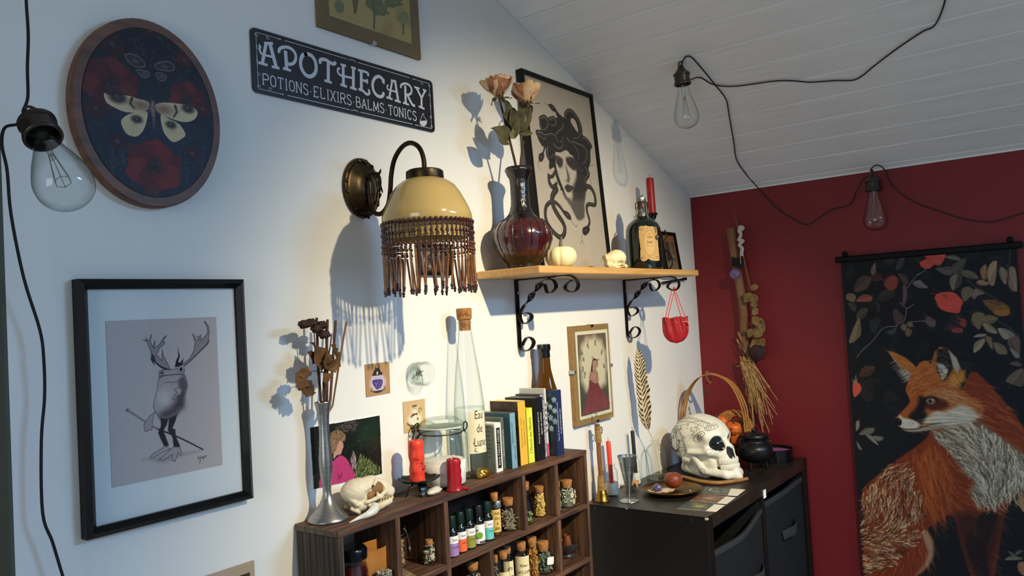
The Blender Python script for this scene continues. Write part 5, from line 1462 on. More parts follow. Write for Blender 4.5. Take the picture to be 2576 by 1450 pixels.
for k in range(120):
 t = rs.uniform(0, 6.28); q_ = rs.uniform(.30, .47)
 P.spot(lc[0] + lw_ * q_ * cos(t), lc[1] + lh_ * (q_ + .02) * sin(t), rs.uniform(.6, 1.6), rs.uniform(.5, 1.2), ['9a7340', '8a6435', 'd2b07a'][k % 3], 0.5)
for sx_ in (-1, 1):
 for sz_ in (-1, 1):
  c_ = (lc[0] + sx_ * lw_ * .38, lc[1] + sz_ * lh_ * .42)
  P.line([(c_[0] - sx_ * 6 * (1 - t) * cos(t * 5), c_[1] - sz_ * 6 * (1 - t) * sin(t * 5)) for t in lsp(0, 1, 14)], 1.0, '5a3f1c', 0.9)
def ptext(txt, cx_, cy_, size, col, sxx=1.0, a=1.0, bold=0.0):
 vs2, fs2 = text_mesh(txt, size, sxx, bold=bold)
 for f2 in fs2:
  P.fill([(cx_ + vs2[i][0], cy_ + vs2[i][1]) for i in f2], col, a)
ptext('La', lc[0] + 1, lc[1] + lh_ * .26, 6, '8a6a3a', .8); ptext('Orne', lc[0] + 1, lc[1] + lh_ * .17, 10, '57401e', .6); ptext('Emplie', lc[0] + 1, lc[1] + lh_ * .03, 9, '57401e', .6); ptext('( ---- --- )', lc[0] + 1, lc[1] - lh_ * .07, 5, '6b5128', .8)
P.grain(0.02)
P.build('parchment_label', gbot, lambda X, Z: (Rb * np.cos(az - X / Rb * -1), Rb * np.sin(az - X / Rb * -1), Z), 0.8, mask=inside(LU))
g = G()
for k in range(7):
 e = bdir(0.62 + 0.02 * k) * (Rb + 0.0015); g.blob((e.x, e.y, bpx(0, 640 + 32 * k)[1]), (0.0016, 0.0016, 0.0026), 8, 6)
e = bdir(0.78) * (Rb + 0.003); g.blob((e.x, e.y, bpx(0, 905)[1]), (0.0045, 0.0045, 0.0065), 10, 8, lambda d: 1 + .15 * sin(6 * d.z + 4 * d.x))
stuff(mk('charm_chain', g, mat('old_pewter', '3a3a36', 0.35, 0.7, c2='8d8c80', vs=200.), gbot))
cs = (1.9144,-0.058,0.2502)
CSX, CSY = cs[0], -0.058
cst = thing('iron_candlestick', 'black wrought iron candlestick with curled foot behind the green bottle', 'candlestick', (CSX, CSY, ZS))
cz = cs[2] - ZS
g = G(); g.lathe([(0.006, cz - 0.016), (0.010, cz - 0.008), (0.0125, cz - 0.001), (0.0155, cz + 0.002), (0.0145, cz + 0.003), (0.011, cz - 0.001), (0, cz - 0.001)], 24); mk('candle_cup', g, M_IRON, cst)
g = G(); g.tube([(0, 0, cz - 0.012), (0, 0, 0.05), (0.002, 0, 0.03)], 0.003, 8); mk('stem', g, M_IRON, cst)
LEGP = [(1.938,-0.062,0.1665),(1.9637,-0.062,0.1563),(1.9944,-0.062,0.1439),(2.012,-0.062,0.1289),(2.0064,-0.062,0.1133),(1.991,-0.062,0.1048)]
g = G(); g.tube([(0.0, 0, 0.06)] + [(p[0] - CSX, -0.062 - CSY, max(0.002, p[2] - ZS)) for p in LEGP[1:]], 0.0022, 8, sm=5); mk('leg', g, M_IRON, cst)
for a in (-0.9, 1.9):
 g = G(); g.tube([(0, 0, 0.06), (0.010 * cos(a), 0.010 * sin(a), 0.045), (0.017 * cos(a), 0.017 * sin(a), 0.022), (0.015 * cos(a), 0.015 * sin(a), 0.002)], 0.0022, 8, sm=5); mk('leg', g, M_IRON, cst)
RNG_ = [(1.941,-0.062,0.1879),(1.9582,-0.062,0.1815),(1.9749,-0.062,0.1853),(1.9856,-0.062,0.195),(1.9824,-0.062,0.2052),(1.9738,-0.062,0.2098)]
g = G(); g.tube([(0.0, 0, 0.085)] + [(p[0] - CSX, -0.062 - CSY, p[2] - ZS) for p in RNG_], 0.0018, 8, sm=5); mk('finger_ring', g, M_IRON, cst)
M_REDW = mat('red_wax', '9c1418', 0.4, sss=0.2, c2='8a1014', vs=20.)
cnd = thing('red_taper_candle', 'tall red taper candle standing in the iron candlestick on the shelf', 'candle', (CSX, CSY, cs[2] + 0.0003))
ctop = (1.9141,-0.058,0.3494)[2] - cs[2]
g = G(); g.lathe([(0.0104, 0), (0.0104, ctop - 0.004), (0.0090, ctop - 0.0008), (0.006, ctop), (0, ctop - 0.0005)], 24); mk('wax', g, M_REDW, cnd)
M_WICK = mat('burnt_wick', '2a241c', 0.9)
g = G(); g.tube([(0, 0, ctop - 0.002), (0.0008, 0, ctop + 0.004), (-0.0008, 0, ctop + 0.007), (0.0008, 0, ctop + 0.0105)], 0.0006, 5, sm=3); mk('wick', g, M_WICK, cnd)
cnd.rotation_euler = (0, rad(-1.2), 0)
FX1 = (2.1406,-0.034,0.109)
ft = (2.1407,-0.035,0.2499)
sf = thing('small_framed_photo', 'small black framed sepia photograph with brown mount at the shelf end', 'picture', (0, 0, 0))
w_ = 0.100; h_ = 0.125
x1_ = FX1[0]; x0_ = x1_ - w_
MT = MTr((0, -0.034, ZS)) @ MRo(rad(-7), 4, 'X')
g = G(); g.M = MT; frame_bar(g, (x0_, 0.0, x1_, h_), (x0_ + 0.009, 0.009, x1_ - 0.009, h_ - 0.009), 0.014, 0.0, 0.001); mk('frame', g, M_FRAMEBLK, sf, smooth=0)
g = G(); g.M = MT; g.box((x0_ + 0.008, 0.006, 0.008), (x1_ - 0.008, 0.0135, h_ - 0.008)); mk('mount', g, mat('brown_mount', '8a5c2c', 0.8), sf, smooth=0)
P = Paint((w_ - 0.040) * 1000, (h_ - 0.040) * 1000, 0.9, '463a30', 0, 0)
for k in range(60):
 P.spot(rs.uniform(0, 75), rs.uniform(0, 105), rs.uniform(4, 12), rs.uniform(5, 16), ['2c231d', '6b5c4b', '574838', '3a2f27'][k % 4], 0.6)
P.fill([(0, 0), (75, 0), (75, 22), (40, 34), (0, 24)], '8d7b5d', .8, 4); P.spot(40, 55, 9, 22, '8a7a68', .8); P.spot(38, 80, 6, 7, '9a8a76', .8); P.spot(52, 42, 12, 7, 'a59684', .8); P.spot(60, 60, 5, 5, '9a8d7c', .8); P.spot(64, 45, 7, 22, '3d3129', .7)
P.line([(0, 0), (75, 0), (75, 105), (0, 105), (0, 0)], 2.2, 'b8a688', .9)
def pl(X, Z):
 a = rad(-7); x = X + x0_ + 0.020; y = np.full_like(X, 0.0055); z = Z + 0.012
 return x, -0.034 + y * cos(a) - z * sin(a), ZS + y * sin(a) + z * cos(a)
P.build('photograph', sf, pl, 0.5)
g = G(); g.M = MT; g.add([(x0_ + .008, 0.003, .008), (x1_ - .008, 0.003, .008), (x1_ - .008, 0.003, h_ - .008), (x0_ + .008, 0.003, h_ - .008)], [(0, 1, 2, 3)]); mk('pane', g, M_GLASS, sf, smooth=0)
med = thing('medusa_picture', 'tall black framed charcoal drawing of a woman with snakes for hair on the shelf', 'picture')
MU = V3((0, 0.027, 0.4625)).normalized()
MN = V3((0, -MU.z, MU.y))
MO_ = V3((0, -0.045, ZS))
M4 = Matrix(((1, 0, 0, 0), (0, -MN.y, MU.y, MO_.y), (0, -MN.z, MU.z, MO_.z), (0, 0, 0, 1)))
MC = [(1398.7,456.1),(1704.7,451.4),(1706.7,23.7)]
mx0, mx1, mh = MC[0][0] / 1000, MC[1][0] / 1000, (MC[0][1] + MC[1][1]) / 2000
g = G(); g.M = M4; frame_bar(g, (mx0, 0.0, mx1, mh), (mx0 + 0.0095, 0.0095, mx1 - 0.0095, mh - 0.0095), 0.0165, 0.0, 0.0008); mk('frame', g, M_FRAMEBLK, med, smooth=0)
g = G(); g.M = M4; g.box((mx0 + 0.008, 0.007, 0.008), (mx1 - 0.008, 0.016, mh - 0.008)); mk('backing', g, M_MAT, med, smooth=0)
P = Paint((mx1 - mx0 - 0.018) * 1000, (mh - 0.018) * 1000, 0.72, 'b0a496', (mx0 + 0.009) * 1000, 9)
D1 = {'hair': [(1502.5,275.0),(1483.3,260.2),(1476.2,244.0),(1478.5,235.1),(1496.3,243.4),(1499.2,229.9),(1503.9,212.0),(1514.6,196.1),(1524.4,189.4),(1632.2,199.6),(1626.7,216.9),(1642.8,234.9),(1652.7,259.0),(1666.0,277.2),(1669.8,302.6),(1677.3,315.3),(1662.7,328.1),(1642.1,333.3),(1641.5,359.6),(1631.0,382.5),(1606.0,392.8),(1591.5,394.3),(1575.1,385.7),(1570.6,370.4),(1550.0,374.8),(1539.3,377.7),(1528.0,377.2),(1534.4,367.3),(1521.9,360.5),(1505.3,359.9),(1495.8,352.9),(1480.6,358.0),(1463.2,350.4),(1455.4,336.8),(1463.0,321.3),(1443.9,316.8),(1442.6,303.0),(1456.5,287.0),(1471.6,283.0),(1468.7,267.4),(1480.6,259.8)],'hole': [(1596.4,374.9),(1609.9,375.6),(1620.8,362.7),(1622.8,343.4),(1614.5,347.0),(1599.1,359.1),(1592.6,367.8)],'face': [(1508.1,275.8),(1511.9,280.9),(1531.6,282.1),(1547.1,288.9),(1561.8,290.9),(1572.1,284.4),(1588.5,278.6),(1592.2,267.8),(1594.9,252.1),(1592.8,227.8),(1579.4,205.7),(1571.4,195.4),(1543.9,174.0),(1530.1,189.9),(1513.6,219.2),(1505.4,247.6)],'fsh': [(1569.4,271.3),(1590.5,274.0),(1607.5,269.8),(1622.6,255.4),(1631.2,223.9),(1615.9,180.4),(1567.4,176.1),(1566.8,201.3),(1582.1,218.7),(1596.2,244.3),(1576.7,249.9),(1555.9,261.7)],'eyeL': [(1504.5,271.4),(1524.0,271.7),(1537.1,267.1),(1536.0,254.5),(1524.2,244.4),(1513.9,248.6),(1507.5,258.7)],'eyeR': [(1552.3,272.3),(1576.4,277.0),(1593.2,272.8),(1596.2,258.7),(1587.8,246.5),(1570.8,249.2),(1555.3,258.4)],'nose': [(1549.4,257.7),(1554.6,241.0),(1561.0,222.8),(1551.4,210.8),(1541.0,215.9),(1549.3,221.5),(1548.4,238.7)],'lips': [(1532.0,199.4),(1545.0,207.7),(1562.0,206.3),(1572.9,202.7),(1559.2,192.7),(1543.9,188.1),(1536.5,193.6)],'neck': [(1524.9,179.9),(1546.1,181.8),(1563.7,190.7),(1604.9,206.3),(1614.5,173.3),(1608.8,133.2),(1588.0,126.0),(1577.0,125.2),(1555.3,149.6),(1540.4,167.0)],'jaw': [(1518.7,226.2),(1532.5,192.0),(1545.5,178.9),(1555.0,174.0),(1573.1,184.3),(1593.7,205.2),(1605.5,235.9),(1628.3,238.5),(1624.4,193.4),(1612.3,162.8),(1606.0,133.0),(1574.3,125.1),(1551.1,155.0),(1537.8,166.8),(1520.5,183.8)],'s1': [(1496.7,191.4),(1478.7,175.7),(1473.2,160.0),(1479.9,143.9),(1494.3,128.2),(1509.1,113.8),(1514.0,100.1),(1506.0,85.6),(1492.2,79.4),(1475.6,84.1),(1453.9,98.1),(1440.5,116.3),(1440.6,135.4),(1449.3,149.7),(1468.2,159.5),(1485.5,159.6),(1501.6,152.5),(1512.5,143.5),(1521.2,135.7)],'s1h': [(1512.2,142.1),(1527.9,143.3),(1542.2,137.2),(1547.3,126.2),(1541.8,122.2),(1529.3,125.0),(1518.0,132.7)],'s1t': [(1544.6,123.1),(1550.8,115.0),(1562.9,109.2),(1571.7,112.6)],'s1u': [(1562.9,109.2),(1566.3,106.1)],'s2': [(1628.2,211.6),(1650.8,210.9),(1665.1,197.2),(1668.5,179.4),(1661.7,168.3),(1635.8,167.7),(1623.0,160.7),(1622.7,145.9),(1628.0,131.5),(1626.9,119.6),(1614.7,108.6)],'s2h': [(1598.2,109.1),(1618.5,113.2),(1626.5,104.9),(1614.4,93.9),(1599.4,88.8),(1590.9,94.2),(1591.4,102.9)],'s2t': [(1589.5,94.1),(1582.9,82.2),(1585.2,73.6),(1592.9,64.5)],'s2u': [(1584.1,75.0),(1573.3,68.8)],'s3': [(1543.5,370.5),(1534.1,379.9),(1524.4,387.6),(1511.7,393.1)],'s3h': [(1500.4,390.9),(1517.6,395.0),(1530.2,388.7),(1528.3,378.9),(1514.6,379.5)],'s3t': [(1501.5,389.6),(1491.0,391.5),(1483.9,396.4)],'s4': [(1466.8,285.4),(1459.3,273.7),(1450.0,266.4)],'s4h': [(1442.3,266.9),(1456.3,271.8),(1461.6,264.9),(1449.5,249.8),(1437.8,249.8),(1436.9,258.6)],'s4t': [(1436.0,249.5),(1431.6,240.0),(1442.8,227.9)],'s5': [(1499.8,233.0),(1486.5,220.8),(1472.2,216.2),(1469.5,202.3),(1481.4,194.4),(1499.9,205.4)],'s5b': [(1470.2,220.7),(1470.0,206.8),(1480.0,195.3),(1495.5,198.3)],'loop': [(1586.9,386.2),(1611.2,388.9),(1628.8,372.3),(1633.7,351.7),(1623.9,333.8)],'hl': [[(1556.9,352.1),(1550.2,339.9),(1530.0,330.4),(1521.2,321.2),(1525.5,307.8)],[(1485.9,315.8),(1506.3,322.8),(1522.0,318.2)],[(1462.9,348.8),(1477.5,355.9),(1493.0,352.4)],[(1507.7,358.0),(1523.5,354.5),(1521.6,344.7)],[(1481.9,336.6),(1477.9,329.8),(1482.2,324.4)],[(1527.8,290.9),(1542.1,299.2),(1548.7,311.2)],[(1613.1,325.6),(1630.8,338.1),(1638.4,352.5)],[(1631.4,297.3),(1639.9,293.5)],[(1639.4,277.1),(1653.6,285.5)],[(1612.0,276.8),(1625.5,283.4)],[(1565.1,321.6),(1578.4,315.6),(1591.6,307.9)],[(1469.5,215.9),(1475.8,221.1),(1485.7,223.8)],[(1593.7,390.6),(1616.3,384.9),(1630.9,367.7)]],'w1': [(1660.5,266.6),(1675.1,268.4),(1681.1,274.1)],'w2': [(1642.8,234.9),(1656.6,226.6),(1656.1,216.7),(1644.2,212.2)],'w3': [(1502.7,183.5),(1509.0,177.1),(1518.2,172.2)],'teeth': [(1446.7,311.2),(1453.1,310.7),(1460.7,308.8),(1466.9,306.7),(1474.0,309.3)]}
P.spot(*D1['hair'][0], 40, 60, '9a8f82', .3)
P.fill(D1['jaw'], '4d463f', .95, 3, sm=2)
P.fill(D1['hair'], '221e1c', 1, .8, sm=2); P.fill(D1['hole'], 'b0a496', 1, .6, sm=2)
P.fill(D1['face'], 'b3a698', 1, 1.2, sm=2)
P.fill(D1['fsh'], '2b2623', .85, 6, sm=2)
P.hair(90, D1['jaw'], lambda x, y: -1.2, 14, 1.0, ['2c2724', '6b6259', '3d3733'], .5)
P.spot(*D1['jaw'][3], 7, 6, '9a8e80', .8)
for k in ('eyeL', 'eyeR'):
 P.fill(D1[k], '2c2724', .92, 3, sm=2); c_ = np.mean(D1[k], 0); P.spot(c_[0] + 1, c_[1] - 4, 3.4, 2.6, '151211', .9); P.spot(c_[0] + 1.5, c_[1] - 3.2, .9, .9, '9d9388', .9); P.spot(c_[0] - 4, c_[1] + 6, 2.2, 2, '83796d', .6)
P.fill(D1['nose'], '4a423c', .85, 2, sm=2); P.fill(D1['lips'], '2e2825', .95, 1.2, sm=2); P.spot(*np.mean(D1['lips'], 0), 6, 1.0, '121010', .8); P.spot(D1['nose'][3][0] - 4, D1['nose'][3][1] + 3, 2.5, 3, 'c4b8a8', .7)
P.line(D1['loop'], 11, '2a2523', 1, 9, sm=4); P.line(D1['s3'], 10, '2a2523', 1, 5, sm=4)
for k, w0, w1 in (('s1', 16, 8.5), ('s2', 13, 8), ('s4', 6, 4), ('s5', 9, 8), ('s5b', 10, 12)):
 P.line(D1[k], w0, '26221f', 1, w1, sm=5); P.line([(a - 1.5, b + 1.2) for a, b in D1[k]], w0 * .25, '5d554c', .6, w1 * .2, sm=5)
 for p in spl(D1[k], 5):
  for q in range(2):
   P.spot(p[0] + rs.normal(0, w0 * .2), p[1] + rs.normal(0, w0 * .2), .9, .7, ['6f665b', '15120f'][q], .7)
for k in ('s1h', 's2h', 's3h', 's4h'):
 P.fill(D1[k], '2a2522', 1, .5, sm=2); c_ = np.mean(D1[k], 0); P.spot(c_[0], c_[1] + 1, 3.4, 1.5, '6d6459', .8, .6); P.spot(c_[0] + 1, c_[1] + .5, 1.1, 1, 'c0b5a6', .8)
for k in ('s1t', 's1u', 's2t', 's2u', 's3t', 's4t', 'w1', 'w2'):
 P.line(D1[k], 1.3, '3a342f', .9, .8, sm=4)
for p in [[(1463.1,349.6),(1480.3,356.4),(1493.4,347.8),(1486.8,334.4),(1469.3,323.9),(1461.8,331.8),(1461.2,342.4)],[(1501.5,354.6),(1519.0,360.0),(1529.2,352.3),(1515.5,341.9),(1502.8,344.4)],[(1444.1,315.3),(1462.1,316.3),(1477.6,314.2),(1500.5,320.8),(1519.1,317.4),(1526.1,307.9),(1542.5,308.4),(1550.9,319.5)],[(1558.2,355.5),(1552.0,341.8),(1530.5,330.5),(1519.7,317.8),(1528.1,306.6)],[(1572.4,369.1),(1574.0,379.8),(1590.9,391.4),(1611.7,388.6),(1632.2,370.9),(1636.1,345.5),(1620.0,329.9),(1598.6,324.8)],[(1568.1,321.7),(1584.0,311.3),(1605.7,301.5),(1614.1,286.8),(1608.8,276.1)],[(1590.1,315.4),(1619.6,313.3),(1644.0,310.2),(1656.4,295.4),(1641.9,274.1),(1627.8,265.5)],[(1481.0,287.1),(1475.2,271.0),(1481.1,259.6)],[(1506.8,296.9),(1522.5,289.9),(1539.6,293.8),(1548.3,306.1)],[(1642.7,333.1),(1663.3,327.9),(1677.0,318.2)],[(1639.0,257.4),(1648.7,245.1),(1633.2,230.3),(1624.1,216.4)]]:
 P.line(p, 15, '100e0d', .9, 11, sm=5); P.line(p, 10, '35302c', .8, 7, sm=5); P.line([(a - 1.6, b + 1.8) for a, b in p], 2.6, '82786d', .7, 1.4, sm=5)
for h in D1['hl'][:0]:
 P.line(h, 2.2, '8a8075', .85, 1.2, sm=4); P.line([(a + 1, b - 1.6) for a, b in h], 2.4, '131110', .6, sm=4)
for p in D1['teeth']:
 P.spot(p[0], p[1] - 2, 1.6, 2.4, 'a59b8e', .9)
P.hair(160, D1['hair'], lambda x, y: -1.0 + .01 * (x - 1500), 12, .7, ['3f3934', '0f0d0c', '544c45'], .5, .8)
P.line([(P.ox + 2, P.oz + 3), (P.ox + P.w - 2, P.oz + 3)], .5, 'a09588', .4)
P.grain(0.012)
P.build('drawing', med, lambda X, Z: (X, MO_.y + MU.y * Z - MN.y * 0.0066, MO_.z + MU.z * Z - MN.z * 0.0066), 0.7)
g = G(); g.M = M4; g.add([(mx0 + .009, 0.004, .009), (mx1 - .009, 0.004, .009), (mx1 - .009, 0.004, mh - .009), (mx0 + .009, 0.004, mh - .009)], [(0, 1, 2, 3)]); mk('pane', g, M_GLASS, med, smooth=0)
# ================================================================ spice shelf (wooden pigeonhole box)
ZU = -0.298
UX0, UX1, UY = 0.7525, 1.4410, -0.1005
T_ = 0.0098
Z1 = -0.4110
Z2 = -0.5240
UB = -0.66
M_UW = wood('brown_stained_wood', '33201a', '543826', '735138', 0, 7, 0.6, 0.45, 5)
M_UWV = wood('brown_stained_wood_upright', '33201a', '543826', '7a5639', 2, 7, 0.6, 0.45, 5)
M_UEND = wood('grooved_end_wood', '241a14', '3a2c22', '5a4a3a', 2, 6, 0.65, 0.6, 7)
unit = thing('spice_shelf', 'dark brown wooden pigeonhole shelf full of little jars standing against the white wall', 'shelf', (UX0, 0, UB))
UO = V3((UX0, 0, UB))
def ub(name, lo, hi, m, c=0.0012):
 g = G(); g.box(tuple(V3(lo) - UO), tuple(V3(hi) - UO), c)
 return mk(name, g, m, unit, smooth=0)
nb = 4
for k in range(nb):
 y0 = UY + (0.1 / nb) * k; y1 = UY + (0.1 / nb) * (k + 1) - 0.0003
 ub('top_board', (UX0, y0, ZU - T_), (UX1, y1, ZU), M_UW, 0.0007)
for k in range(nb):
 y0 = UY + 0.004 + 0.0235 * k
 ub('end_grain', (UX0 - 0.0012, y0, ZU - T_ + 0.0004), (UX0 + 0.001, y0 + 0.0225, ZU - 0.0006), mat('pale_end_grain', '6d5f4c', 0.8, c2='57493a', vs=120.), 0.0003)
yy = UY + 0.0005
rs = np.random.RandomState(2)
while yy < -0.004:
 w = rs.uniform(0.007, 0.016)
 ub('end_slat', (UX0 - 0.0004 * rs.rand(), yy, UB), (UX0 + T_, min(-0.001, yy + w - 0.0006), ZU - T_ - 0.0002), M_UEND, 0.0008)
 yy += w
ub('side_board', (UX1 - T_, UY + 0.0003, UB), (UX1, -0.001, ZU - T_), M_UWV)
XD = (0.8685, 0.9825, 1.0970, 1.2068, 1.3195)
for x in (XD[0], XD[1]):
 ub('divider', (x, UY + 0.0006, UB), (x + T_, -0.002, ZU - T_), M_UWV)
for x in (XD[3], XD[4]):
 ub('divider', (x, UY + 0.0006, Z1), (x + T_, -0.002, ZU - T_), M_UWV)
for x in (XD[2], XD[4]):
 ub('divider', (x, UY + 0.0006, UB), (x + T_, -0.002, Z1 - T_), M_UWV)
ub('inner_shelf', (XD[0] + T_, UY + 0.0004, Z1 - T_), (XD[1], -0.002, Z1), M_UW)
ub('inner_shelf', (XD[1] + T_, UY + 0.0004, Z1 - T_), (UX1 - T_, -0.002, Z1), M_UW)
ub('inner_shelf', (XD[0] + T_, UY + 0.0004, Z2 - T_), (XD[1], -0.002, Z2), M_UW)
ub('inner_shelf', (XD[1] + T_, UY + 0.0004, Z2 - T_), (UX1 - T_, -0.002, Z2), M_UW)
ub('bottom_board', (UX0 + T_, UY + 0.0004, UB), (UX1 - T_, -0.002, UB + T_), M_UW)
ub('back_board', (XD[0] + T_, -0.0045, UB + T_), (UX1 - T_, -0.0008, ZU - T_), mat('unit_back_wood', '3b2719', 0.7, c2='2c1c12', vs=25.))
M_CORK = mat('cork', 'b27b42', 0.9, c2='8a5a2c', vs=110., bump=0.5, bs=260.)
M_JAR = glass('jar_glass', 'fafdfb', 'b6c4bd', 1.0)
M_LABELC = mat('cream_label', 'e6d6a8', 0.8, c2='dccb9a', vs=40.)
M_INK = mat('black_ink', '221d18', 0.8)
def cork(g, r0, r1, z0, z1):
 g.lathe([(r0 * .96, z0), (r0, z0 + .001), (r1, z1 - .001), (r1 * .95, z1), (0, z1)], 18, wob=lambda a, z: 1 + .03 * noise.noise(V3((cos(a) * 4, sin(a) * 4, z * 300))))
def bits(g, n, inside_r, z0, z1, size, seed, kind='flake', sq=None):
 """n little pieces packed in a jar of radius r"""
 r = random.Random(seed)
 for k in range(n):
  z = r.uniform(z0, z1)
  R_ = inside_r(z) if callable(inside_r) else inside_r
  if sq:
   x, y = r.uniform(-R_, R_), r.uniform(-R_, R_)
  else:
   a = r.uniform(0, 6.283); q = R_ * math.sqrt(r.uniform(0.35, 1.0)); x, y = q * cos(a), q * sin(a)
  s = size * r.uniform(.6, 1.3)
  Rm = MRo(r.uniform(0, 6), 3, 'X') @ MRo(r.uniform(0, 6), 3, 'Z')
  if kind == 'flake':
   p = [Rm @ V3(v) * s for v in ((-1, -.3, 0), (0, -.45, .25), (1, 0, 0), (0, .45, .2), (-.6, .3, -.1))]
   g.add([tuple(q_ + V3((x, y, z))) for q_ in p], [(0, 1, 2, 3, 4)])
  elif kind == 'twig':
   d = Rm @ V3((1, 0, 0)) * s * 1.6
   g.tube([(x - d.x, y - d.y, z - d.z), (x + d.x, y + d.y, z + d.z)], s * .16, 4, cap=False)
  else:
   g.blob((x, y, z), (s, s * .62, s * .7), 7, 5, rot=Rm)
def jar(label, loc, r, h, nr, nh, contents=None, ck=(0.012, 0.4), square=False, name='corked_jar', glassm=None, lip=True, prof=None, group=None, rotz=0.0, cat='jar'):
 """r,h body; nr,nh neck; ck=(height above the lip, radius factor); contents=(material,n,size,kind,fill 0..1[,solid material])"""
 o = thing(name, label, cat, loc, rotz, group)
 g = G()
 if prof is None:
  prof = [(r * .9, 0.0), (r, .0025), (r, h * .80), (r * .93, h * .90), (nr * 1.05, h * .985), (nr, h), (nr, h + nh * .6), (nr * 1.14, h + nh * .75), (nr * 1.14, h + nh)]
 if square:
  n = 32
  def w(a, z):
   t = max(0, min(1, (h * .97 - z) / (h * .12)))
   m_ = max(abs(cos(a)), abs(sin(a)))
   return 1 + t * (min(1.28, 1 / m_) * .97 - 1)
  g.lathe(prof, n, wob=w, cap1=False)
 else:
  g.lathe(prof, 28, cap1=False)
 mk('glass', g, glassm or M_JAR, o, smooth=50)
 top = prof[-1][1]
 if ck:
  g = G(); cork(g, nr * .9, nr * ck[1], top - nh * .7, top + ck[0]); mk('cork', g, M_CORK, o, smooth=60)
 if contents:
  m_, n, size, kind, fill = contents[:5]
  fr = lambda z: np.interp(z, [p[1] for p in prof], [p[0] for p in prof]) * (.70 if kind == 'twig' else .78) * (1.12 if square else 1)
  if len(contents) > 5:
   g = G(); zz = lsp(.002, h * fill * .96, 8); g.lathe([(fr(z) * .88, z) for z in zz] + [(0, zz[-1])], 20); mk('packed_contents', g, contents[5], o)
  g = G(); bits(g, n, fr, .004, h * fill, size, hash(label) % 999 if False else len(label) * 7 + int(1000 * loc[0]), kind)
  stuff(mk('contents', g, m_, o, smooth=60))
 return o
def label_patch(o, r, z0, z1, a0, a1, m, name='label', n=10, round_=0.0):
 g = G()
 g.grid(lambda u, v: (r * cos(a0 + (a1 - a0) * u), r * sin(a0 + (a1 - a0) * u), z0 + (z1 - z0) * v), n, 2)
 return mk(name, g, m, o, smooth=180)
def label_text(o, lines, r, zc, ac, size, m, sx=1.0, lead=1.25, flip=1, name='lettering', shear=0.0):
 g = G()
 for i, t in enumerate(lines):
  vs2, fs2 = text_mesh(t, size, sx, shear=shear)
  zz = zc - (i - (len(lines) - 1) / 2) * size * lead
  g.add([(r * cos(ac + a / r), r * sin(ac + a / r), zz + b) for a, b in vs2], fs2)
 return mk(name, g, m, o, smooth=0)
def view_az(x, y):
 return math.atan2(-1.0 - y, -x)
M_OILG = mat('dark_vial_glass', '0b1410', 0.08, coat=0.7, spec=0.7)
M_OILC = mat('dark_green_cap', '0c1f1a', 0.35)
M_OILK = mat('black_cap', '111113', 0.35)
M_LW = mat('white_label_paper', 'e9e9e4', 0.6)
oils = [(1.013,-0.0877,-0.411),(1.0405,-0.0833,-0.411),(1.0649,-0.0832,-0.411),(1.0929,-0.0824,-0.411),(1.1202,-0.0806,-0.411)]
OC = (('lilac', '9d7cb5', 'LAVANDE'), ('coral', 'e8663f', 'GAULT'), ('olive', '8d8d3f', 'PATCH'), ('white apple', 'e6e6df', ''), ('turquoise', '67bfb9', 'EUCAL'))
for k, (p, (cn, hx, tx)) in enumerate(zip(oils, OC)):
 x, y = p[0] + 0.0065, p[1] + 0.009
 o = thing('oil_vial', 'dark essential oil vial with a %s label in the spice shelf' % ('white label with a green apple' if k == 3 else 'white and ' + cn), 'bottle', (x, y, Z1), group='essential oil vials')
 if k == 3: o['label'] = 'dark essential oil vial with a green apple on its white label'
 r = 0.0112
 g = G(); g.lathe([(r * .9, 0), (r, .0015), (r, .040), (r * .85, .0455), (r * .55, .049), (r * .55, .052)], 24); mk('glass', g, M_OILG, o, smooth=50)
 g = G(); g.lathe([(r * .78, .0505), (r * .80, .052), (r * .76, .069), (r * .70, .0705), (0, .0705)], 24, wob=lambda a, z: 1 + .012 * cos(24 * a)); mk('cap', g, M_OILK if k == 3 else M_OILC, o, smooth=50)
 va = view_az(x, y)
 lb = label_patch(o, r + .0002, .003, .037, va - 1.5, va + 1.5, M_LW)
 if k != 3:
  label_patch(lb, r + .00035, .0032, .0245, va - 1.5, va + 1.5, mat('label_' + cn.replace(' ', '_'), hx, 0.6), 'colour_field')
  label_text(lb, ['Saint'], r + .0005, .0305, va + .55, .0062, mat('grey_ink', '6a6a66', .8), .8)
  label_text(lb, [tx], r + .0005, .0175, va + .75, .0044, M_INK, .85)
  label_text(lb, ['---'], r + .0005, .0135, va + .75, .004, M_INK, .8)
 else:
  g = G(); e = va + .1
  g.M = MTr(((r + .0002) * cos(e), (r + .0002) * sin(e), .018)) @ MRo(e, 4, 'Z')
  g.blob((0, 0, 0), (.0006, .0062, .0066), 16, 10, lambda d: 1 - .12 * max(0, d.z) ** 8); mk('apple_print', g, mat('green_apple_print', '6d9a35', .6, c2='86b34a', vs=60.), lb)
  g = G(); g.M = MTr(((r + .0002) * cos(e - .3), (r + .0002) * sin(e - .3), .027)) @ MRo(e, 4, 'Z')
  g.blob((0, 0, 0), (.0006, .0030, .0013), 10, 6); mk('leaf_print', g, mat('dark_leaf_print', '3a4a34', .6), lb)
  label_patch(lb, r + .00035, .0035, .0075, va + .1, va + 1.4, mat('plum_band', '5a4350', .6), 'colour_field')
x, y = oils[0][0] + .008, -0.040
o = thing('oil_vial', 'dark green capped vial standing behind the lilac labelled vial', 'bottle', (x, y, Z1), group='essential oil vials')
g = G(); g.lathe([(.0098, 0), (.0108, .0015), (.0108, .040), (.0095, .0455), (.006, .049), (.006, .052)], 20); mk('glass', g, M_OILG, o)
g = G(); g.lathe([(.0084, .0505), (.0084, .069), (.0075, .0705), (0, .0705)], 20); mk('cap', g, M_OILC, o)
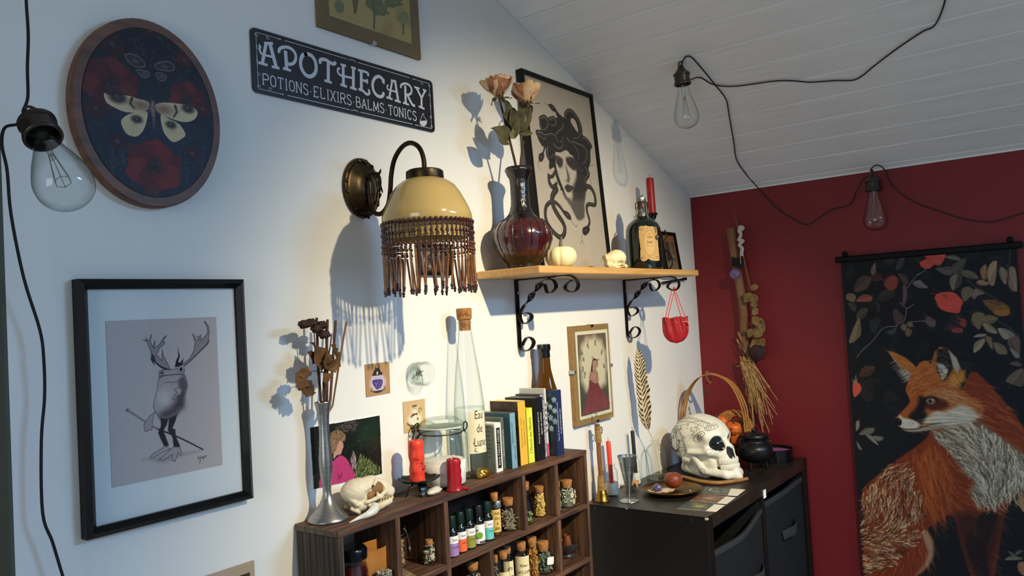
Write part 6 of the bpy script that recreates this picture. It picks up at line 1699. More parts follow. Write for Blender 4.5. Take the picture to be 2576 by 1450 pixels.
M_SEED = mat('cardamom_shells', 'a98a5c', 0.8, c2='7f6238', vs=150.)
o = jar('clip-top jar packed with pale brown cardamom pods in the spice shelf', (0.9200, -0.040, Z1), 0.0165, 0.056, 0.0145, 0.006, (M_SEED, 150, 0.0052, 'pod', 0.90, mat('dark_pods', '6b5232', .9)), ck=None, name='clip_top_jar')
g = G(); g.lathe([(.0150, .0625), (.0172, .0635), (.0172, .068), (.012, .071), (0, .0715)], 24); mk('lid', g, M_JAR, o)
M_STEEL = mat('steel_wire', 'b9bcbf', .25, .95)
g = G(); g.tube([(.0165 * cos(t), .0165 * sin(t), .0585) for t in lsp(0, 6.283, 25)[:-1]], .0008, 6, closed=True); mk('wire_ring', g, M_STEEL, o)
g = G(); g.tube([(.012, -.015, .073), (.0170, -.010, .066), (.0195, -.010, .058), (.0215, -.012, .045), (.0225, -.014, .032), (.0200, -.016, .028), (.0175, -.015, .036)], .0008, 6, sm=4); g.tube([(.006, -.017, .070), (.0145, -.016, .060), (.0205, -.010, .0575)], .0008, 6, sm=3); mk('bail', g, M_STEEL, o)
fp = (0.9645,-0.0811,-0.411)
o = jar('tiny corked flask of pale flakes tied with wire, front of the second compartment', (fp[0] + .006, fp[1] + .010, Z1), 0.0105, 0.030, 0.0068, 0.004, (mat('pale_flakes', 'c9bfa5', .8, c2='9b8f74', vs=90.), 110, .0035, 'flake', .85), ck=(.007, .95))
g = G(); g.tube([(.0085 * cos(t), .0085 * sin(t), .0325) for t in lsp(0, 6.283, 17)[:-1]], .0006, 5, closed=True)
for s_ in (-1, 1):
 g.tube([(s_ * .0085, 0, .0325), (s_ * .0108, -.001, .0335), (s_ * .0092, -.002, .0315)], .0005, 5, sm=3)
mk('wire_tie', g, M_STEEL, o)
sp0 = [(0.9115,-0.0642,-0.411),(0.913,-0.0795,-0.411),(0.9355,-0.084,-0.411)]
g = G()
g.add([(0, 0, 0), (.035, .004, 0), (.030, .030, 0), (-.004, .024, 0), (.001, .004, .013), (.018, .006, .012), (.014, .026, .020), (-.002, .022, .024)], [(3, 2, 1, 0), (4, 5, 6, 7), (0, 1, 5, 4), (1, 2, 6, 5), (2, 3, 7, 6), (3, 0, 4, 7)])
st = mk('rough_stone', g, mat('layered_brown_stone', '5b4326', .75, c2='7d6340', vs=26., stretch=(1, 1, 6), bump=.6, bs=60.), loc=(0.8815, -0.0965, Z1), smooth=0)
st.modifiers.new('bevel', 'BEVEL').width = .001
tag(st, 'wedge of layered brown stone lying in the second compartment', 'stone')
bp2 = (1.1499,-0.0765,-0.411)
o = jar('amber vial with a cream handwritten label and crumpled stopper', (bp2[0] + .006, bp2[1] + .009, Z1), 0.0108, 0.062, 0.0075, 0.008, (mat('amber_oil', '8a5a1c', .2), 3, .001, 'pod', .5, mat('amber_oil_body', '7a4a14', .15, coat=.5)), ck=(.010, 1.05), name='amber_vial')
va = view_az(bp2[0], -.07)
lb = label_patch(o, .0112, .008, .050, va - .9, va + 1.25, mat('yellow_label', 'd9b866', .8, c2='cfae5b', vs=30.))
label_text(lb, ["Huile", "d'iris", "&", "diffus"], .0115, .029, va + .35, .0085, M_INK, .62, 1.1, shear=.25)
pk_ = (1.1671,-0.0783,-0.411)
o = jar('thin glass tube of pink rose petals with a silver screw cap', (pk_[0] + .004, pk_[1] + .018, Z1), 0.0085, 0.048, 0.0078, 0.004, (mat('pink_petals', 'a83a48', .7, c2='c9707a', vs=80.), 130, .0042, 'flake', .98, mat('pink_petal_mass', '8a2c3a', .8)), ck=None, name='screw_cap_tube')
g = G(); g.lathe([(.0088, .048), (.0090, .049), (.0090, .060), (.0082, .061), (0, .061)], 24, wob=lambda a, z: 1 + .01 * sin(z * 3000)); mk('screw_cap', g, mat('brushed_aluminium', 'c4c8ca', .3, .9), o)
lv = (1.1885,-0.0814,-0.411)
jar('corked jar of grey lavender stalks beside the pink petal tube', (lv[0] + .0075, lv[1] + .013, Z1), 0.0145, 0.046, 0.0108, 0.005, (mat('lavender_stalks', '8b7b63', .85, c2='b0a48a', vs=120.), 170, .0048, 'twig', .78, mat('lavender_mass', '6a5c4a', .9)), ck=(.010, 1.02))
rd_ = (1.2486,-0.0918,-0.411)
pr = [(0.012, 0), (0.0155, .002), (0.0185, .014), (0.0190, .026), (0.0170, .042), (0.0128, .056), (0.0108, .062), (0.0106, .067), (0.0128, .069), (0.0124, .072)]
jar('onion-shaped corked jar with a few green leaves at the bottom', (rd_[0] - .004, rd_[1] + .019, Z1), .019, .060, .0108, .008, (mat('green_dried_leaf', '6b7a3c', .8, c2='93a060', vs=60.), 70, .0062, 'flake', .36), ck=(.010, 1.0), prof=spl(pr, 3))
yl = (1.2995,-0.0828,-0.411)
jar('corked jar of yellow resin grains behind the onion-shaped jar', (yl[0] + .004, yl[1] + .016, Z1), .0125, .047, .0098, .005, (mat('yellow_resin', 'c9a24a', .7, c2='dcc078', vs=120.), 150, .0030, 'pod', .98, mat('yellow_resin_mass', 'c09a44', .8)), ck=(.009, 1.02))
tn = (1.3523,-0.0887,-0.411)
jar('narrow corked jar of green-grey herbs left of the chamomile jar', (tn[0] - .001, tn[1] + .012, Z1), .0115, .047, .0085, .005, (mat('grey_green_herb', '7d7a55', .85, c2='9c9a74', vs=120.), 160, .0028, 'flake', .95, mat('grey_green_mass', '6a6747', .9)), ck=(.010, 1.0))
cm = (1.3874,-0.0952,-0.411)
o = jar('square corked jar filled with white chamomile flowers', (cm[0] + .006, cm[1] + .021, Z1), .0168, .040, .0125, .004, (mat('chamomile_petals', 'e2e0d0', .8, c2='a5a28a', vs=160.), 380, .0042, 'flake', .92, mat('chamomile_mass', '6a6850', .9)), ck=(.012, 1.06), square=True, rotz=view_az(cm[0], -.08) + pi)
o.rotation_euler = (0, 0, rad(-8))
for k, (a, z) in enumerate(((-1.05, .031), (-1.0, .021), (-1.25, .012), (-1.6, .026))):
 va = a
 n_ = V3((cos(va), sin(va), 0)); rr_ = .0168 / max(abs(cos(va)), abs(sin(va))) * .93
 fl = mk('daisy_centre', G().blob(tuple(n_ * rr_ + V3((0, 0, z))), (.0021, .0021, .0021), 8, 6), mat('daisy_yellow', 'd8a51c', .7), o)
 g = G()
 for q in range(11):
  t = q * .571; s2 = n_.cross(V3((0, 0, 1))); d = s2 * cos(t) + V3((0, 0, 1)) * sin(t); e_ = n_.cross(d)
  c_ = n_ * rr_ + V3((0, 0, z))
  g.add([tuple(c_ + d * .0018 - e_ * .0006), tuple(c_ + d * .0055 - e_ * .0009), tuple(c_ + d * .0062), tuple(c_ + d * .0055 + e_ * .0009), tuple(c_ + d * .0018 + e_ * .0006)], [(0, 1, 2, 3, 4)])
 stuff(mk('daisy_petals', g, mat('daisy_white', 'eceadd', .7), fl, smooth=0))
def row2(u_top, y):
 return u_top
R2 = [(1.1468,-0.07,-0.4451),(1.1661,-0.07,-0.4415),(1.1918,-0.07,-0.4427),(1.2275,-0.07,-0.4417),(1.2633,-0.07,-0.4417),(1.3033,-0.07,-0.4618)]
zt2 = [p[2] for p in R2]
def jar2(i, label, r, nr, contents, ck=.009, dy=0.0, square=False, name='corked_jar'):
 p = R2[i]
 H = p[2] - Z2
 nh = .006
 return jar(label, (p[0] + 0.008 * (dy / .02 if dy else 0), -0.070 + dy, Z2), r, H - nh - ck, nr, nh, contents, ck=(ck, 1.04), square=square, name=name)
M_GREYH = mat('grey_herb', '5d5a48', .85, c2='8d8a78', vs=120.)
jar2(0, 'slim corked vial at the left end of the lower row', .0062, .0045, (M_GREYH, 90, .003, 'flake', .9), .010)
o = jar2(1, 'corked jar with an empty shoulder and cream tag in the lower row', .0118, .0088, (M_GREYH, 80, .004, 'flake', .5), .010, -.004)
va = view_az(R2[1][0], -.07); label_patch(o, .0122, .015, .046, va - .8, va + 1.1, M_LABELC)
o = jar2(2, 'corked jar with a label reading gra Rom behind the others', .0115, .0075, (M_GREYH, 60, .004, 'flake', .4), .010, .010)
va = view_az(R2[2][0], -.06); lb = label_patch(o, .0119, .012, .055, va - .7, va + 1.2, M_LABELC); label_text(lb, ['gra', 'Rom'], .0122, .034, va + .35, .012, M_INK, .7, 1.3, shear=.25)
o = jar2(3, 'corked jar with a cream label reading Winter Cats Claw', .0150, .0098, (mat('cream_powder', 'cfc5ac', .9), 20, .003, 'pod', .5), .012)
va = view_az(R2[3][0], -.07); lb = label_patch(o, .0154, .010, .058, va - .95, va + 1.25, M_LABELC); label_text(lb, ['Winter', 'CATS CLAW'], .0157, .034, va + .25, .0085, M_INK, .62, 1.5)
jar2(4, 'tall corked jar of golden marigold petals in the lower row', .0122, .0100, (mat('marigold_petals', 'b5751c', .8, c2='d69b34', vs=100.), 300, .0050, 'flake', .98, mat('marigold_mass', '7d4a12', .9)), .014)
o = jar2(5, 'square corked jar of grey-green leaves with a blank white sticker', .0182, .0128, (mat('sage_leaves', '56604a', .85, c2='8c9480', vs=80.), 260, .0062, 'flake', .96, mat('sage_mass', '3d4434', .9)), .014, .004, True)
va = view_az(R2[5][0], -.066)
g = G(); po = rrect(-.0115, -.0075, .0115, .0075, .003)
va2 = rad(-90)
g.M = MTr((-0.001, -.0190, .026)) @ MRo(rad(10), 4, 'Y')
g.prism(po, -.0004, 0, 'xz'); mk('sticker', g, mat('white_sticker', 'efe9d6', .7), o, smooth=0)
p = (1.0855,-0.065,-0.4506)
jar('corked jar standing below the oil vials in the lower row', (p[0], -.065, Z2), .017, p[2] - Z2 - .006, .0112, .006, (mat('tan_chips', 'a5875e', .85, c2='7d6340', vs=80.), 120, .005, 'flake', .9), ck=(.010, 1.0))
mp_ = (1.409,-0.055,-0.5492)
mo = thing('grey_mortar', 'dark stone mortar in the lower right compartment', 'mortar', (mp_[0] + .004, -.052, Z2))
hm = max(.03, mp_[2] - Z2)
g = G(); g.lathe([(.018, 0), (.020, .003), (.016, .008), (.026, hm * .6), (.0285, hm), (.0265, hm + .0006), (.022, hm * .6), (.006, .012), (0, .011)], 32); mk('bowl', g, mat('dark_stone', '2a2624', .35, c2='37322f', vs=60.), mo, smooth=60)
pe = thing('wooden_pestle', 'turned wooden pestle leaning in the stone mortar', 'pestle', (mp_[0] + .001, -.055, Z2 + .013))
hp = (1.4009,-0.06,-0.4957)[2] - Z2 - .013
g = G(); g.lathe([(.005, 0), (.0095, .004), (.0100, .018), (.0062, .035), (.0058, hp - .022), (.0075, hp - .016), (.0105, hp - .009), (.0100, hp - .003), (.006, hp), (0, hp)], 20)
mk('turned_wood', g, mat('orange_brown_wood', '6b3a18', .4, c2='84502a', vs=20., stretch=(4, 4, .6), coat=.3), pe)
pe.rotation_euler = (rad(4), rad(-3), 0)
jl = (0.8067,-0.07,-0.3391)
o = thing('dark_lid_jar', 'jar of dark red jam with a black lid in the left compartment', 'jar', (jl[0], -.066, UB + T_))
H = jl[2] - UB - T_
g = G(); g.lathe([(.021, 0), (.0225, .003), (.0228, H - .034), (.0205, H - .024), (.0195, H - .016)], 30, cap1=False); mk('glass', g, M_JAR, o)
g = G(); g.lathe([(.0205, .003), (.0218, .005), (.0220, H - .036), (.019, H - .026), (0, H - .026)], 24); mk('contents', g, mat('dark_red_jam', '2b0a0c', .15, coat=.6, c2='4a1216', vs=60.), o)
g = G(); g.lathe([(.0222, H - .017), (.0228, H - .015), (.0226, H - .003), (.020, H), (0, H)], 32); mk('lid', g, mat('black_lacquer_lid', '15171a', .2, .6), o, smooth=40)
va = view_az(jl[0], -.066); label_patch(o, .0232, H - .10, H - .052, va - .7, va + 1.3, mat('pale_pink_label', 'cdb2a0', .8))
kb = (0.8543,-0.06,-0.3544)
o = thing('kraft_paper_bag', 'folded kraft paper bag standing in the left compartment', 'paper bag', (kb[0], -.058, UB + T_), rotz=rad(-24))
H = kb[2] - UB - T_ + .004
g = G()
def kbag(u, v):
 a = 2 * pi * u
 x = cos(a); y = sin(a)
 sq_ = (abs(x) ** 3 + abs(y) ** 3) ** (-1 / 3)
 w = .0195 + .003 * v
 return (x * sq_ * w, y * sq_ * (.012 - .001 * v) + .002 * sin(3 * a) * v, H * v + (.006 * cos(a - 1.2) if v > .99 else 0))
g.grid(kbag, 28, 8)
mk('bag_body', g, mat('kraft_paper', 'a8702f', .85, c2='96622a', vs=20., bump=.2, bs=30.), o, smooth=50).modifiers.new('t', 'SOLIDIFY').thickness = .0006
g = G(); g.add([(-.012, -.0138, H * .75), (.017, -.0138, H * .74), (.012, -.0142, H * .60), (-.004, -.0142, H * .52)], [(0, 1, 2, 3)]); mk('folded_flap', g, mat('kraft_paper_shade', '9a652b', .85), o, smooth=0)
tb = (0.9072,-0.045,-0.3915)
o = thing('teal_glass_box', 'dark teal square glass bottle at the back of the left compartment', 'bottle', (tb[0] - .014, -.032, UB + T_))
H = tb[2] - UB - T_
g = G(); g.box((-.015, -.014, 0), (.015, .014, H), .002); mk('glass_body', g, mat('dark_teal_glass', '06181a', .06, coat=.8), o, smooth=0)
gv = (0.8585,-0.08,-0.3875)
o = thing('gravel_cup', 'small glass cup of pale gravel in the left compartment', 'cup', (gv[0] - .004, -.082, UB + T_))
H = gv[2] - UB - T_
g = G(); g.lathe([(.012, 0), (.0135, .002), (.0138, H + .001)], 24, cap1=False); mk('glass', g, M_JAR, o)
g = G(); g.lathe([(.0125, .003), (.0128, H - .004), (0, H)], 20); mk('gravel_mass', g, mat('grey_gravel', '8d8a80', .9, c2='55524a', vs=200.), o)
g = G(); bits(g, 120, .0115, H - .006, H + .001, .0018, 3, 'pod'); stuff(mk('pebbles', g, mat('pale_gravel', 'bdb8a8', .9, c2='85806f', vs=200.), o))
# ================================================================ things on top of the spice shelf
MVX, MVY = 0.79, -0.0345
ms = 0.00024508
mv = thing('metal_bud_vase', 'slender brushed metal bud vase on the left end of the spice shelf', 'vase', (MVX, MVY, ZU))
prof = [((r * ms), (1392 - y) * ms) for r, y in ((122, 1392), (126, 1384), (122, 1372), (100, 1345), (72, 1312), (48, 1280), (32, 1245), (26, 1210), (29, 1170), (37, 1120), (42, 1060), (42, 1000), (37, 930), (33, 860), (33, 790), (39, 720), (50, 665), (52, 655), (49, 655), (37, 720), (29, 800))]
g = G(); g.lathe(spl(prof, 3), 40, cap1=False); mk('metal_body', g, mat('brushed_pewter', 'a3a29e', .33, .95, c2='92918d', vs=60., stretch=(1, 1, 8)), mv, smooth=60)
vtop = ZU + (1392 - 655) * ms
M_REED = mat('brown_reed', '5d3215', .6, c2='4a260f', vs=60., stretch=(1, 1, .1))
M_REED2 = mat('pale_reed', '8a6238', .6, c2='6f4a26', vs=60., stretch=(1, 1, .1))
REEDS = [[(0.7904,-0.03,-0.1229),(0.788,-0.03,-0.0649),(0.7898,-0.03,0.0141)],[(0.7882,-0.04,-0.1223),(0.7964,-0.04,-0.0551),(0.8027,-0.04,0.0103)],[(0.7968,-0.036,-0.1235),(0.8004,-0.036,-0.0661),(0.8034,-0.036,0.0053)],[(0.8072,-0.03,-0.125),(0.819,-0.03,-0.046),(0.8273,-0.03,0.008)],[(0.8093,-0.034,-0.1252),(0.8274,-0.034,-0.0576),(0.8456,-0.034,0.0047)]]
for k, p in enumerate(REEDS):
 o = thing('diffuser_reed', ['brown reed stick standing in the metal bud vase', 'pale thin reed leaning right out of the metal bud vase'][k == 4], 'stick', (MVX, MVY, vtop - .05), group='reeds in the metal vase')
 O_ = V3((MVX, MVY, vtop - .05))
 q_ = [V3(v) - O_ for v in p]
 b0 = V3((q_[0].x * .4, q_[0].y * .4, .030))
 g = G(); g.tube([tuple(b0)] + [tuple(v) for v in q_], [.0019, .0021, .0023, .0022] if k != 4 else [.0013, .0014, .0016, .0016], 7)
 mk('cane', g, M_REED2 if k == 4 else M_REED, o)
 if k != 4 or True:
  o['label'] = ('brown reed in the metal vase standing highest, at the left behind the dark flower heads', 'brown reed in the metal vase standing upright at the middle, its tip above the flowers', 'shorter brown reed in the metal vase pressed against the middle reed', 'brown reed in the metal vase leaning slightly right', 'pale thin reed leaning right out of the metal bud vase')[k]
M_DLEAF = mat('dry_oak_leaf', '7a5326', .8, c2='4d3115', vs=45.)
M_DFL = mat('dark_dried_bloom', '2b1a14', .85, c2='45291f', vs=70.)
sprig = thing('dried_sprig', 'dried dark flower heads with curled brown leaves in the metal vase', 'dried flowers', (MVX, MVY, vtop - .05))
O_ = V3((MVX, MVY, vtop - .05))
SP = [[(0.7829,-0.04,-0.1217),(0.7805,-0.04,-0.0748),(0.7758,-0.04,-0.022),(0.7759,-0.04,0.0011)],[(0.7869,-0.04,-0.1222),(0.7897,-0.04,-0.0757),(0.8044,-0.04,-0.0344),(0.8085,-0.04,-0.0122)]]
for p in SP:
 g = G(); q_ = [V3(v) - O_ for v in p]; g.tube([(0, 0, 0.030)] + [tuple(v) for v in q_], [.0013, .0013, .0011, .0009, .0007], 6, sm=4); mk('stem', g, M_STEM, sprig)
for (a, b, rr_, fl_) in [(0.7541,-0.045,0.0049,0.0),(0.7673,-0.043,0.0065,0.0),(0.7769,-0.045,-0.0028,0.0),(0.7864,-0.045,0.002,0.0),(0.7892,-0.047,-0.0125,0.0)]:
 c_ = V3((a, b, rr_)) - O_
 g = G(); s_ = .0082
 g.blob(tuple(c_), (s_ * 1.25, s_, s_ * .75), 20, 14, lambda d: 1 + .22 * sin(7 * d.x + 3 * d.z) * sin(6 * d.y) + .25 * noise.noise(d * 4)); mk('flower_head', g, M_DFL, sprig, smooth=180)
LVS = [((0.7819,-0.045,-0.0707),(0.7727,-0.047,-0.0231),0.016),((0.7698,-0.045,-0.0551),(0.7538,-0.047,-0.0373),0.011),((0.7914,-0.045,-0.0685),(0.7917,-0.047,-0.0358),0.012),((0.7941,-0.045,-0.0677),(0.8136,-0.047,-0.0545),0.011),((0.8153,-0.045,-0.0556),(0.7989,-0.047,-0.0289),0.009),((0.7915,-0.045,-0.0885),(0.7841,-0.047,-0.073),0.013),((0.7613,-0.045,-0.0678),(0.7357,-0.047,-0.0685),0.008),((0.7409,-0.045,-0.069),(0.733,-0.047,-0.0925),0.015),((0.7349,-0.045,-0.0866),(0.7629,-0.047,-0.0999),0.012)]
for k, (a, b, w) in enumerate(LVS):
 a = V3(a) - O_; b = V3(b) - O_
 g = G(); leaf_mesh(g, tuple(a), tuple(b - a), (b - a).length, w, up=(0.3, -1, .2), curl=.15, seed=k, serr=.22, fold=.5)
 o = mk('dry_leaf', g, M_DLEAF, sprig, smooth=180); o.modifiers.new('t', 'SOLIDIFY').thickness = .0004
g = G(); p_ = [V3(v) - O_ for v in [(0.7779,-0.045,-0.0714),(0.7691,-0.045,-0.0666),(0.76,-0.045,-0.0675)]]; g.tube([tuple(v) for v in p_], .0006, 5, sm=3); mk('stem', g, M_STEM, sprig)
ck0 = (0.8559,-0.0551,-0.298)
csk = thing('cat_skull', 'bleached cat skull with lower jaw lying beside the metal vase', 'skull', (ck0[0] + .004, -0.052, ZU), rotz=rad(-15))
def f_cs(X, Y, Z):
 Y = np.abs(Y)
 d = ell(X, Y, Z, (-0.020, 0, 0.036), (0.028, 0.0205, 0.0195), 0)
 d = su(d, cap(X, Y, Z, (0.004, 0, 0.044), (0.024, 0, 0.036), 0.0115, 0.0095), .010)
 d = su(d, cap(X, Y, Z, (0.020, 0, 0.030), (0.036, 0, 0.027), 0.0115, 0.0092), .008)
 d = su(d, cap(X, Y, Z, (0.016, .012, 0.030), (0.033, .006, 0.023), 0.006, 0.006), .006)
 d = sm_sub(d, ell(X, Y, Z, (0.010, .018, 0.037), (0.0135, .0125, .0120)), .002)
 d = sm_sub(d, ell(X, Y, Z, (-0.003, .020, 0.030), (0.014, .0075, .0095)), .003)
 d = su(d, cap(X, Y, Z, (0.020, .0145, 0.0290), (0.008, .0215, 0.0240), .0034, .0034), .003)
 d = su(d, cap(X, Y, Z, (0.008, .0215, 0.0240), (-0.016, .0190, 0.0190), .0034, .0028), .003)
 d = su(d, cap(X, Y, Z, (0.004, .0220, 0.026), (0.003, .0210, 0.032), .0030, .0014), .003)
 d = su(d, cap(X, Y, Z, (0.006, .0130, 0.048), (0.000, .0180, 0.043), .0032, .0014), .003)
 d = su(d, cap(X, Y, Z, (-0.046, 0, 0.036), (-0.030, .018, 0.018), .0022, .0035), .003)
 d = su(d, ell(X, Y, Z, (-0.020, .010, 0.014), (0.011, .0075, .0085)), .004)
 d = su(d, cap(X, Y, Z, (-0.036, .010, .012), (-0.026, .014, .004), .0036, .0022), .003)
 d = sm_sub(d, ell(X, Y, Z, (0.045, 0, 0.034), (0.010, .0062, .0070)), .002)
 j = cap(X, Y, Z, (0.033, .003, .010), (0.004, .0135, .006), .0050, .0062)
 j = su(j, cap(X, Y, Z, (0.004, .0140, .0065), (-0.010, .0165, .014), .0046, .0032), .003)
 j = su(j, cap(X, Y, Z, (0.000, .0150, .010), (-0.004, .0160, .022), .0042, .0018), .003)
 j = su(j, cap(X, Y, Z, (0.033, -.003, .010), (0.033, .003, .010), .0050, .0050), .003)
 d = np.minimum(d, j)
 d += .0003 * np.sin(X * 500 + 3 * np.sin(Z * 300)) * np.sin(Z * 420)
 return np.maximum(d, 0.0003 - Z)
M_BONE2 = mat('aged_bone', 'd8cdb0', 0.5, c2='b98f4a', vs=18., lo=.55, hi=.75, bump=.15, bs=150., sss=.08)
mk('cranium', sculpt(f_cs, (-.055, -.030, -.002), (.052, .030, .062), .0014), M_BONE2, csk, smooth=180)
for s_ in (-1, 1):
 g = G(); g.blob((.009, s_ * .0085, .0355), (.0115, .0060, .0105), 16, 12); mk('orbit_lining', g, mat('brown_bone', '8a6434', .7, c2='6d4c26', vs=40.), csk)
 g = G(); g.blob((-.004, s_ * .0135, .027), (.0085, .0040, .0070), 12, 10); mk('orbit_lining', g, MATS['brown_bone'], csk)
 for (x, y, z, l) in ((.0375, .0055, .020, -.0095), (.0365, .005, .013, .009)):
  g = G(); g.tube([(x, s_ * y, z), (x + .001, s_ * y, z + l * .6), (x - .0005, s_ * y, z + l)], [.0019, .0014, .0004], 7); mk('canine', g, M_BONE, csk)
 g = G()
 for q in range(4):
  x = .030 - .0055 * q; g.tube([(x, s_ * (.0085 + .0015 * q), .021), (x, s_ * (.0085 + .0015 * q), .0145)], [.0022, .0005], 6); g.tube([(x - .001, s_ * (.0075 + .0018 * q), .0105), (x - .001, s_ * (.0075 + .0018 * q), .016)], [.0020, .0005], 6)
 stuff(mk('molars', g, M_BONE, csk))
tk = [(0.7914,-0.0805,-0.296),(0.8108,-0.0796,-0.294),(0.8242,-0.0852,-0.291),(0.8376,-0.0838,-0.288),(0.8481,-0.0776,-0.285)]
g = G(); b0 = V3(tk[2])
g.tube([tuple(V3(p) - V3((b0.x, b0.y, ZU)) + V3((0, 0, 0))) for p in tk], [.0007, .0030, .0052, .0075, .0068], 14, sm=6)
zmin = min(v[2] for v in g.v)
g.v = [(a, b, c - zmin + .0003) for a, b, c in g.v]
tag(mk('ivory_tusk', g, mat('white_ivory', 'dcdad2', .35, c2='cfcac0', vs=20., coat=.2), loc=(b0.x, b0.y, ZU)), 'curved white pointed tusk in front of the cat skull', 'tusk')
dc = (0.9708,-0.04,-0.298)
DCX, DCY = dc[0] + .001, -0.052
dsh = thing('black_candle_dish', 'black iron leaf-shaped candle dish on curled legs', 'candle holder', (DCX, DCY, ZU))
g = G()
NA, NR_ = 40, 7
def leafd(u, v):
 a = 2 * pi * u
 R_ = .0375 * (1 + .10 * cos(a - .3)) * (1 + .03 * cos(12 * a))
 r = R_ * v
 return (r * cos(a), r * sin(a) * .92, .0215 + .0075 * v ** 3 + .0012 * v * cos(12 * a))
g.grid(leafd, NA, NR_)
mk('leaf_dish', g, mat('black_iron_leaf', '17171a', .5, .4, c2='232326', vs=50., bump=.3, bs=90.), dsh, smooth=180).modifiers.new('t', 'SOLIDIFY').thickness = .0012
for k, a in enumerate((-1.75, .35, 2.4)):
 g = G(); ca, sa = cos(a), sin(a)
 g.tube([(.008 * ca, .008 * sa, .0205), (.016 * ca, .016 * sa, .016), (.019 * ca, .019 * sa, .006), (.022 * ca, .022 * sa, .001)], 1.0, 8, sm=4, flat=(.0085, .0012), up=(-sa, ca, 0)); mk('leg', g, M_IRON, dsh)
oc = thing('orange_candle', 'orange-red twisted pillar candle with black marks on the leaf dish', 'candle', (DCX - .001, DCY, ZU + .0232))
M_ORW = mat('orange_red_wax', 'e0432a', .4, sss=.35, c2='d83a24', vs=12.)
g = G(); pr = [(.0130, 0), (.0138, .003), (.0128, .012), (.0138, .022), (.0124, .034), (.0136, .044), (.0126, .056), (.0134, .064), (.0122, .070), (.009, .0712), (0, .0695)]
g.lathe(spl(pr, 3), 28, wob=lambda a, z: 1 + .035 * sin(3 * a + z * 130)); mk('wax', g, M_ORW, oc, smooth=180)
g = G(); g.tube([(0, 0, .069), (.0005, 0, .074), (.002, -.001, .079)], .0007, 5, sm=3); mk('wick', g, M_WICK, oc)
va = view_az(DCX, DCY)
g = G()
rr = random.Random(3)
for k in range(22):
 a = va + rr.uniform(-.3, 1.3); z = .036 + rr.uniform(-.008, .006) - .012 * (a - va)
 d = rr.uniform(-.0025, .0025); r = .0142
 g.tube([(r * cos(a), r * sin(a), z), (r * cos(a + .18), r * sin(a + .18), z + d)], .0004, 4)
stuff(mk('scratched_marks', g, M_WICK, oc))
JX, JY = 1.0488, -0.0415
js = 0.00024681
jr = thing('storage_jar', 'large clip-top glass jar half full of white salt', 'jar', (JX, JY, ZU))
M_JG = glass('greenish_jar_glass', 'fbfdfb', 'bccac1', 1.0)
pr = [(r * js, (1335 - y) * js) for r, y in ((135, 1335), (148, 1325), (155, 1300), (157, 1200), (155, 1080), (148, 1000), (135, 965), (128, 950), (128, 935))]
g = G(); g.lathe(pr, 40, cap1=False); mk('glass_body', g, M_JG, jr, smooth=50)
Ht = (1335 - 935) * js
g = G(); g.lathe([(.0335, Ht - .003), (.0405, Ht - .001), (.0410, Ht + .004), (.0385, Ht + .006)], 40, cap0=False, cap1=False); mk('glass_rim', g, M_JG, jr)
g = G(); g.lathe([(.0385, Ht + .008), (.0405, Ht + .009), (.0405, Ht + .014), (.0330, Ht + .0175), (.0315, Ht + .0215), (.0290, Ht + .0225), (0, Ht + .0225)], 40); mk('lid', g, M_JG, jr, smooth=40)
g = G(); g.lathe([(.0350, Ht + .0055), (.0398, Ht + .006), (.0398, Ht + .008), (.035, Ht + .008)], 40); mk('gasket', g, mat('pale_rubber', 'cfd6c8', .6), jr)
g = G(); g.lathe([(.036, .004), (.0392, .006), (.0400, .030), (.0398, .044), (.0360, .0475), (.02, .050), (0, .0495)], 36, wob=lambda a, z: 1 - (.0 if z < .04 else .03 * sin(2 * a))); mk('salt', g, mat('white_salt', 'e6e3da', .9, c2='dad6cb', vs=200., bump=.3, bs=400.), jr, smooth=180)
M_WIRE = mat('tarnished_wire', '3a3328', .35, .8)
g = G(); g.tube([(.0375 * cos(t), .0375 * sin(t), Ht - .004) for t in lsp(0, 6.283, 41)[:-1]], .0011, 6, closed=True); mk('wire_ring', g, M_WIRE, jr)
va = view_az(JX, JY)
def jd(phi, r, z):
 return (r * cos(va + phi), r * sin(va + phi), z)
g = G(); g.tube([jd(-1.55, .037, Ht - .003), jd(-1.5, .043, Ht + .004), jd(-1.45, .041, Ht + .016), jd(-1.4, .048, Ht + .013), jd(-1.4, .053, Ht + .006), jd(-1.4, .050, Ht - .002), jd(-1.45, .047, Ht + .006)], .0012, 6, sm=5)
g.tube([jd(-1.3, .050, Ht + .012), jd(-1.3, .053, Ht - .010), jd(-1.28, .053, Ht - .030), jd(-1.25, .048, Ht - .048), jd(-1.15, .042, Ht - .052), jd(-1.1, .041, Ht - .040), jd(-1.15, .040, Ht - .010)], .0012, 6, sm=5)
g.tube([jd(-1.5, .039, Ht - .003), jd(-1.35, .046, Ht - .012), jd(-1.25, .049, Ht - .018), jd(-1.15, .044, Ht - .010)], .0016, 6, sm=4); mk('bail', g, M_WIRE, jr)
g = G(); g.tube([jd(1.4, .038, Ht - .003), jd(1.4, .046, Ht + .002), jd(1.35, .047, Ht + .012), jd(1.2, .044, Ht + .014), jd(1.15, .043, Ht + .004), jd(1.25, .044, Ht - .004)], .0012, 6, sm=4); mk('hinge', g, M_WIRE, jr)
EX, EY = 1.1310, -0.0400
es = 0.00025695
eb = thing('corked_spirit_bottle', 'tall clear corked bottle labelled Eau de Lune', 'bottle', (EX, EY, ZU))
M_EG = glass('clear_bottle_glass', 'fbfdfc', 'bccac3', 1.1)
pr = [(r * es, (1283 - y) * es) for r, y in ((95, 1283), (108, 1275), (115, 1255), (117, 1100), (116, 900), (112, 760), (103, 660), (88, 520), (68, 380), (55, 280), (47, 210), (46, 165), (52, 160), (52, 148), (46, 145), (46, 138), (52, 135), (50, 128))]
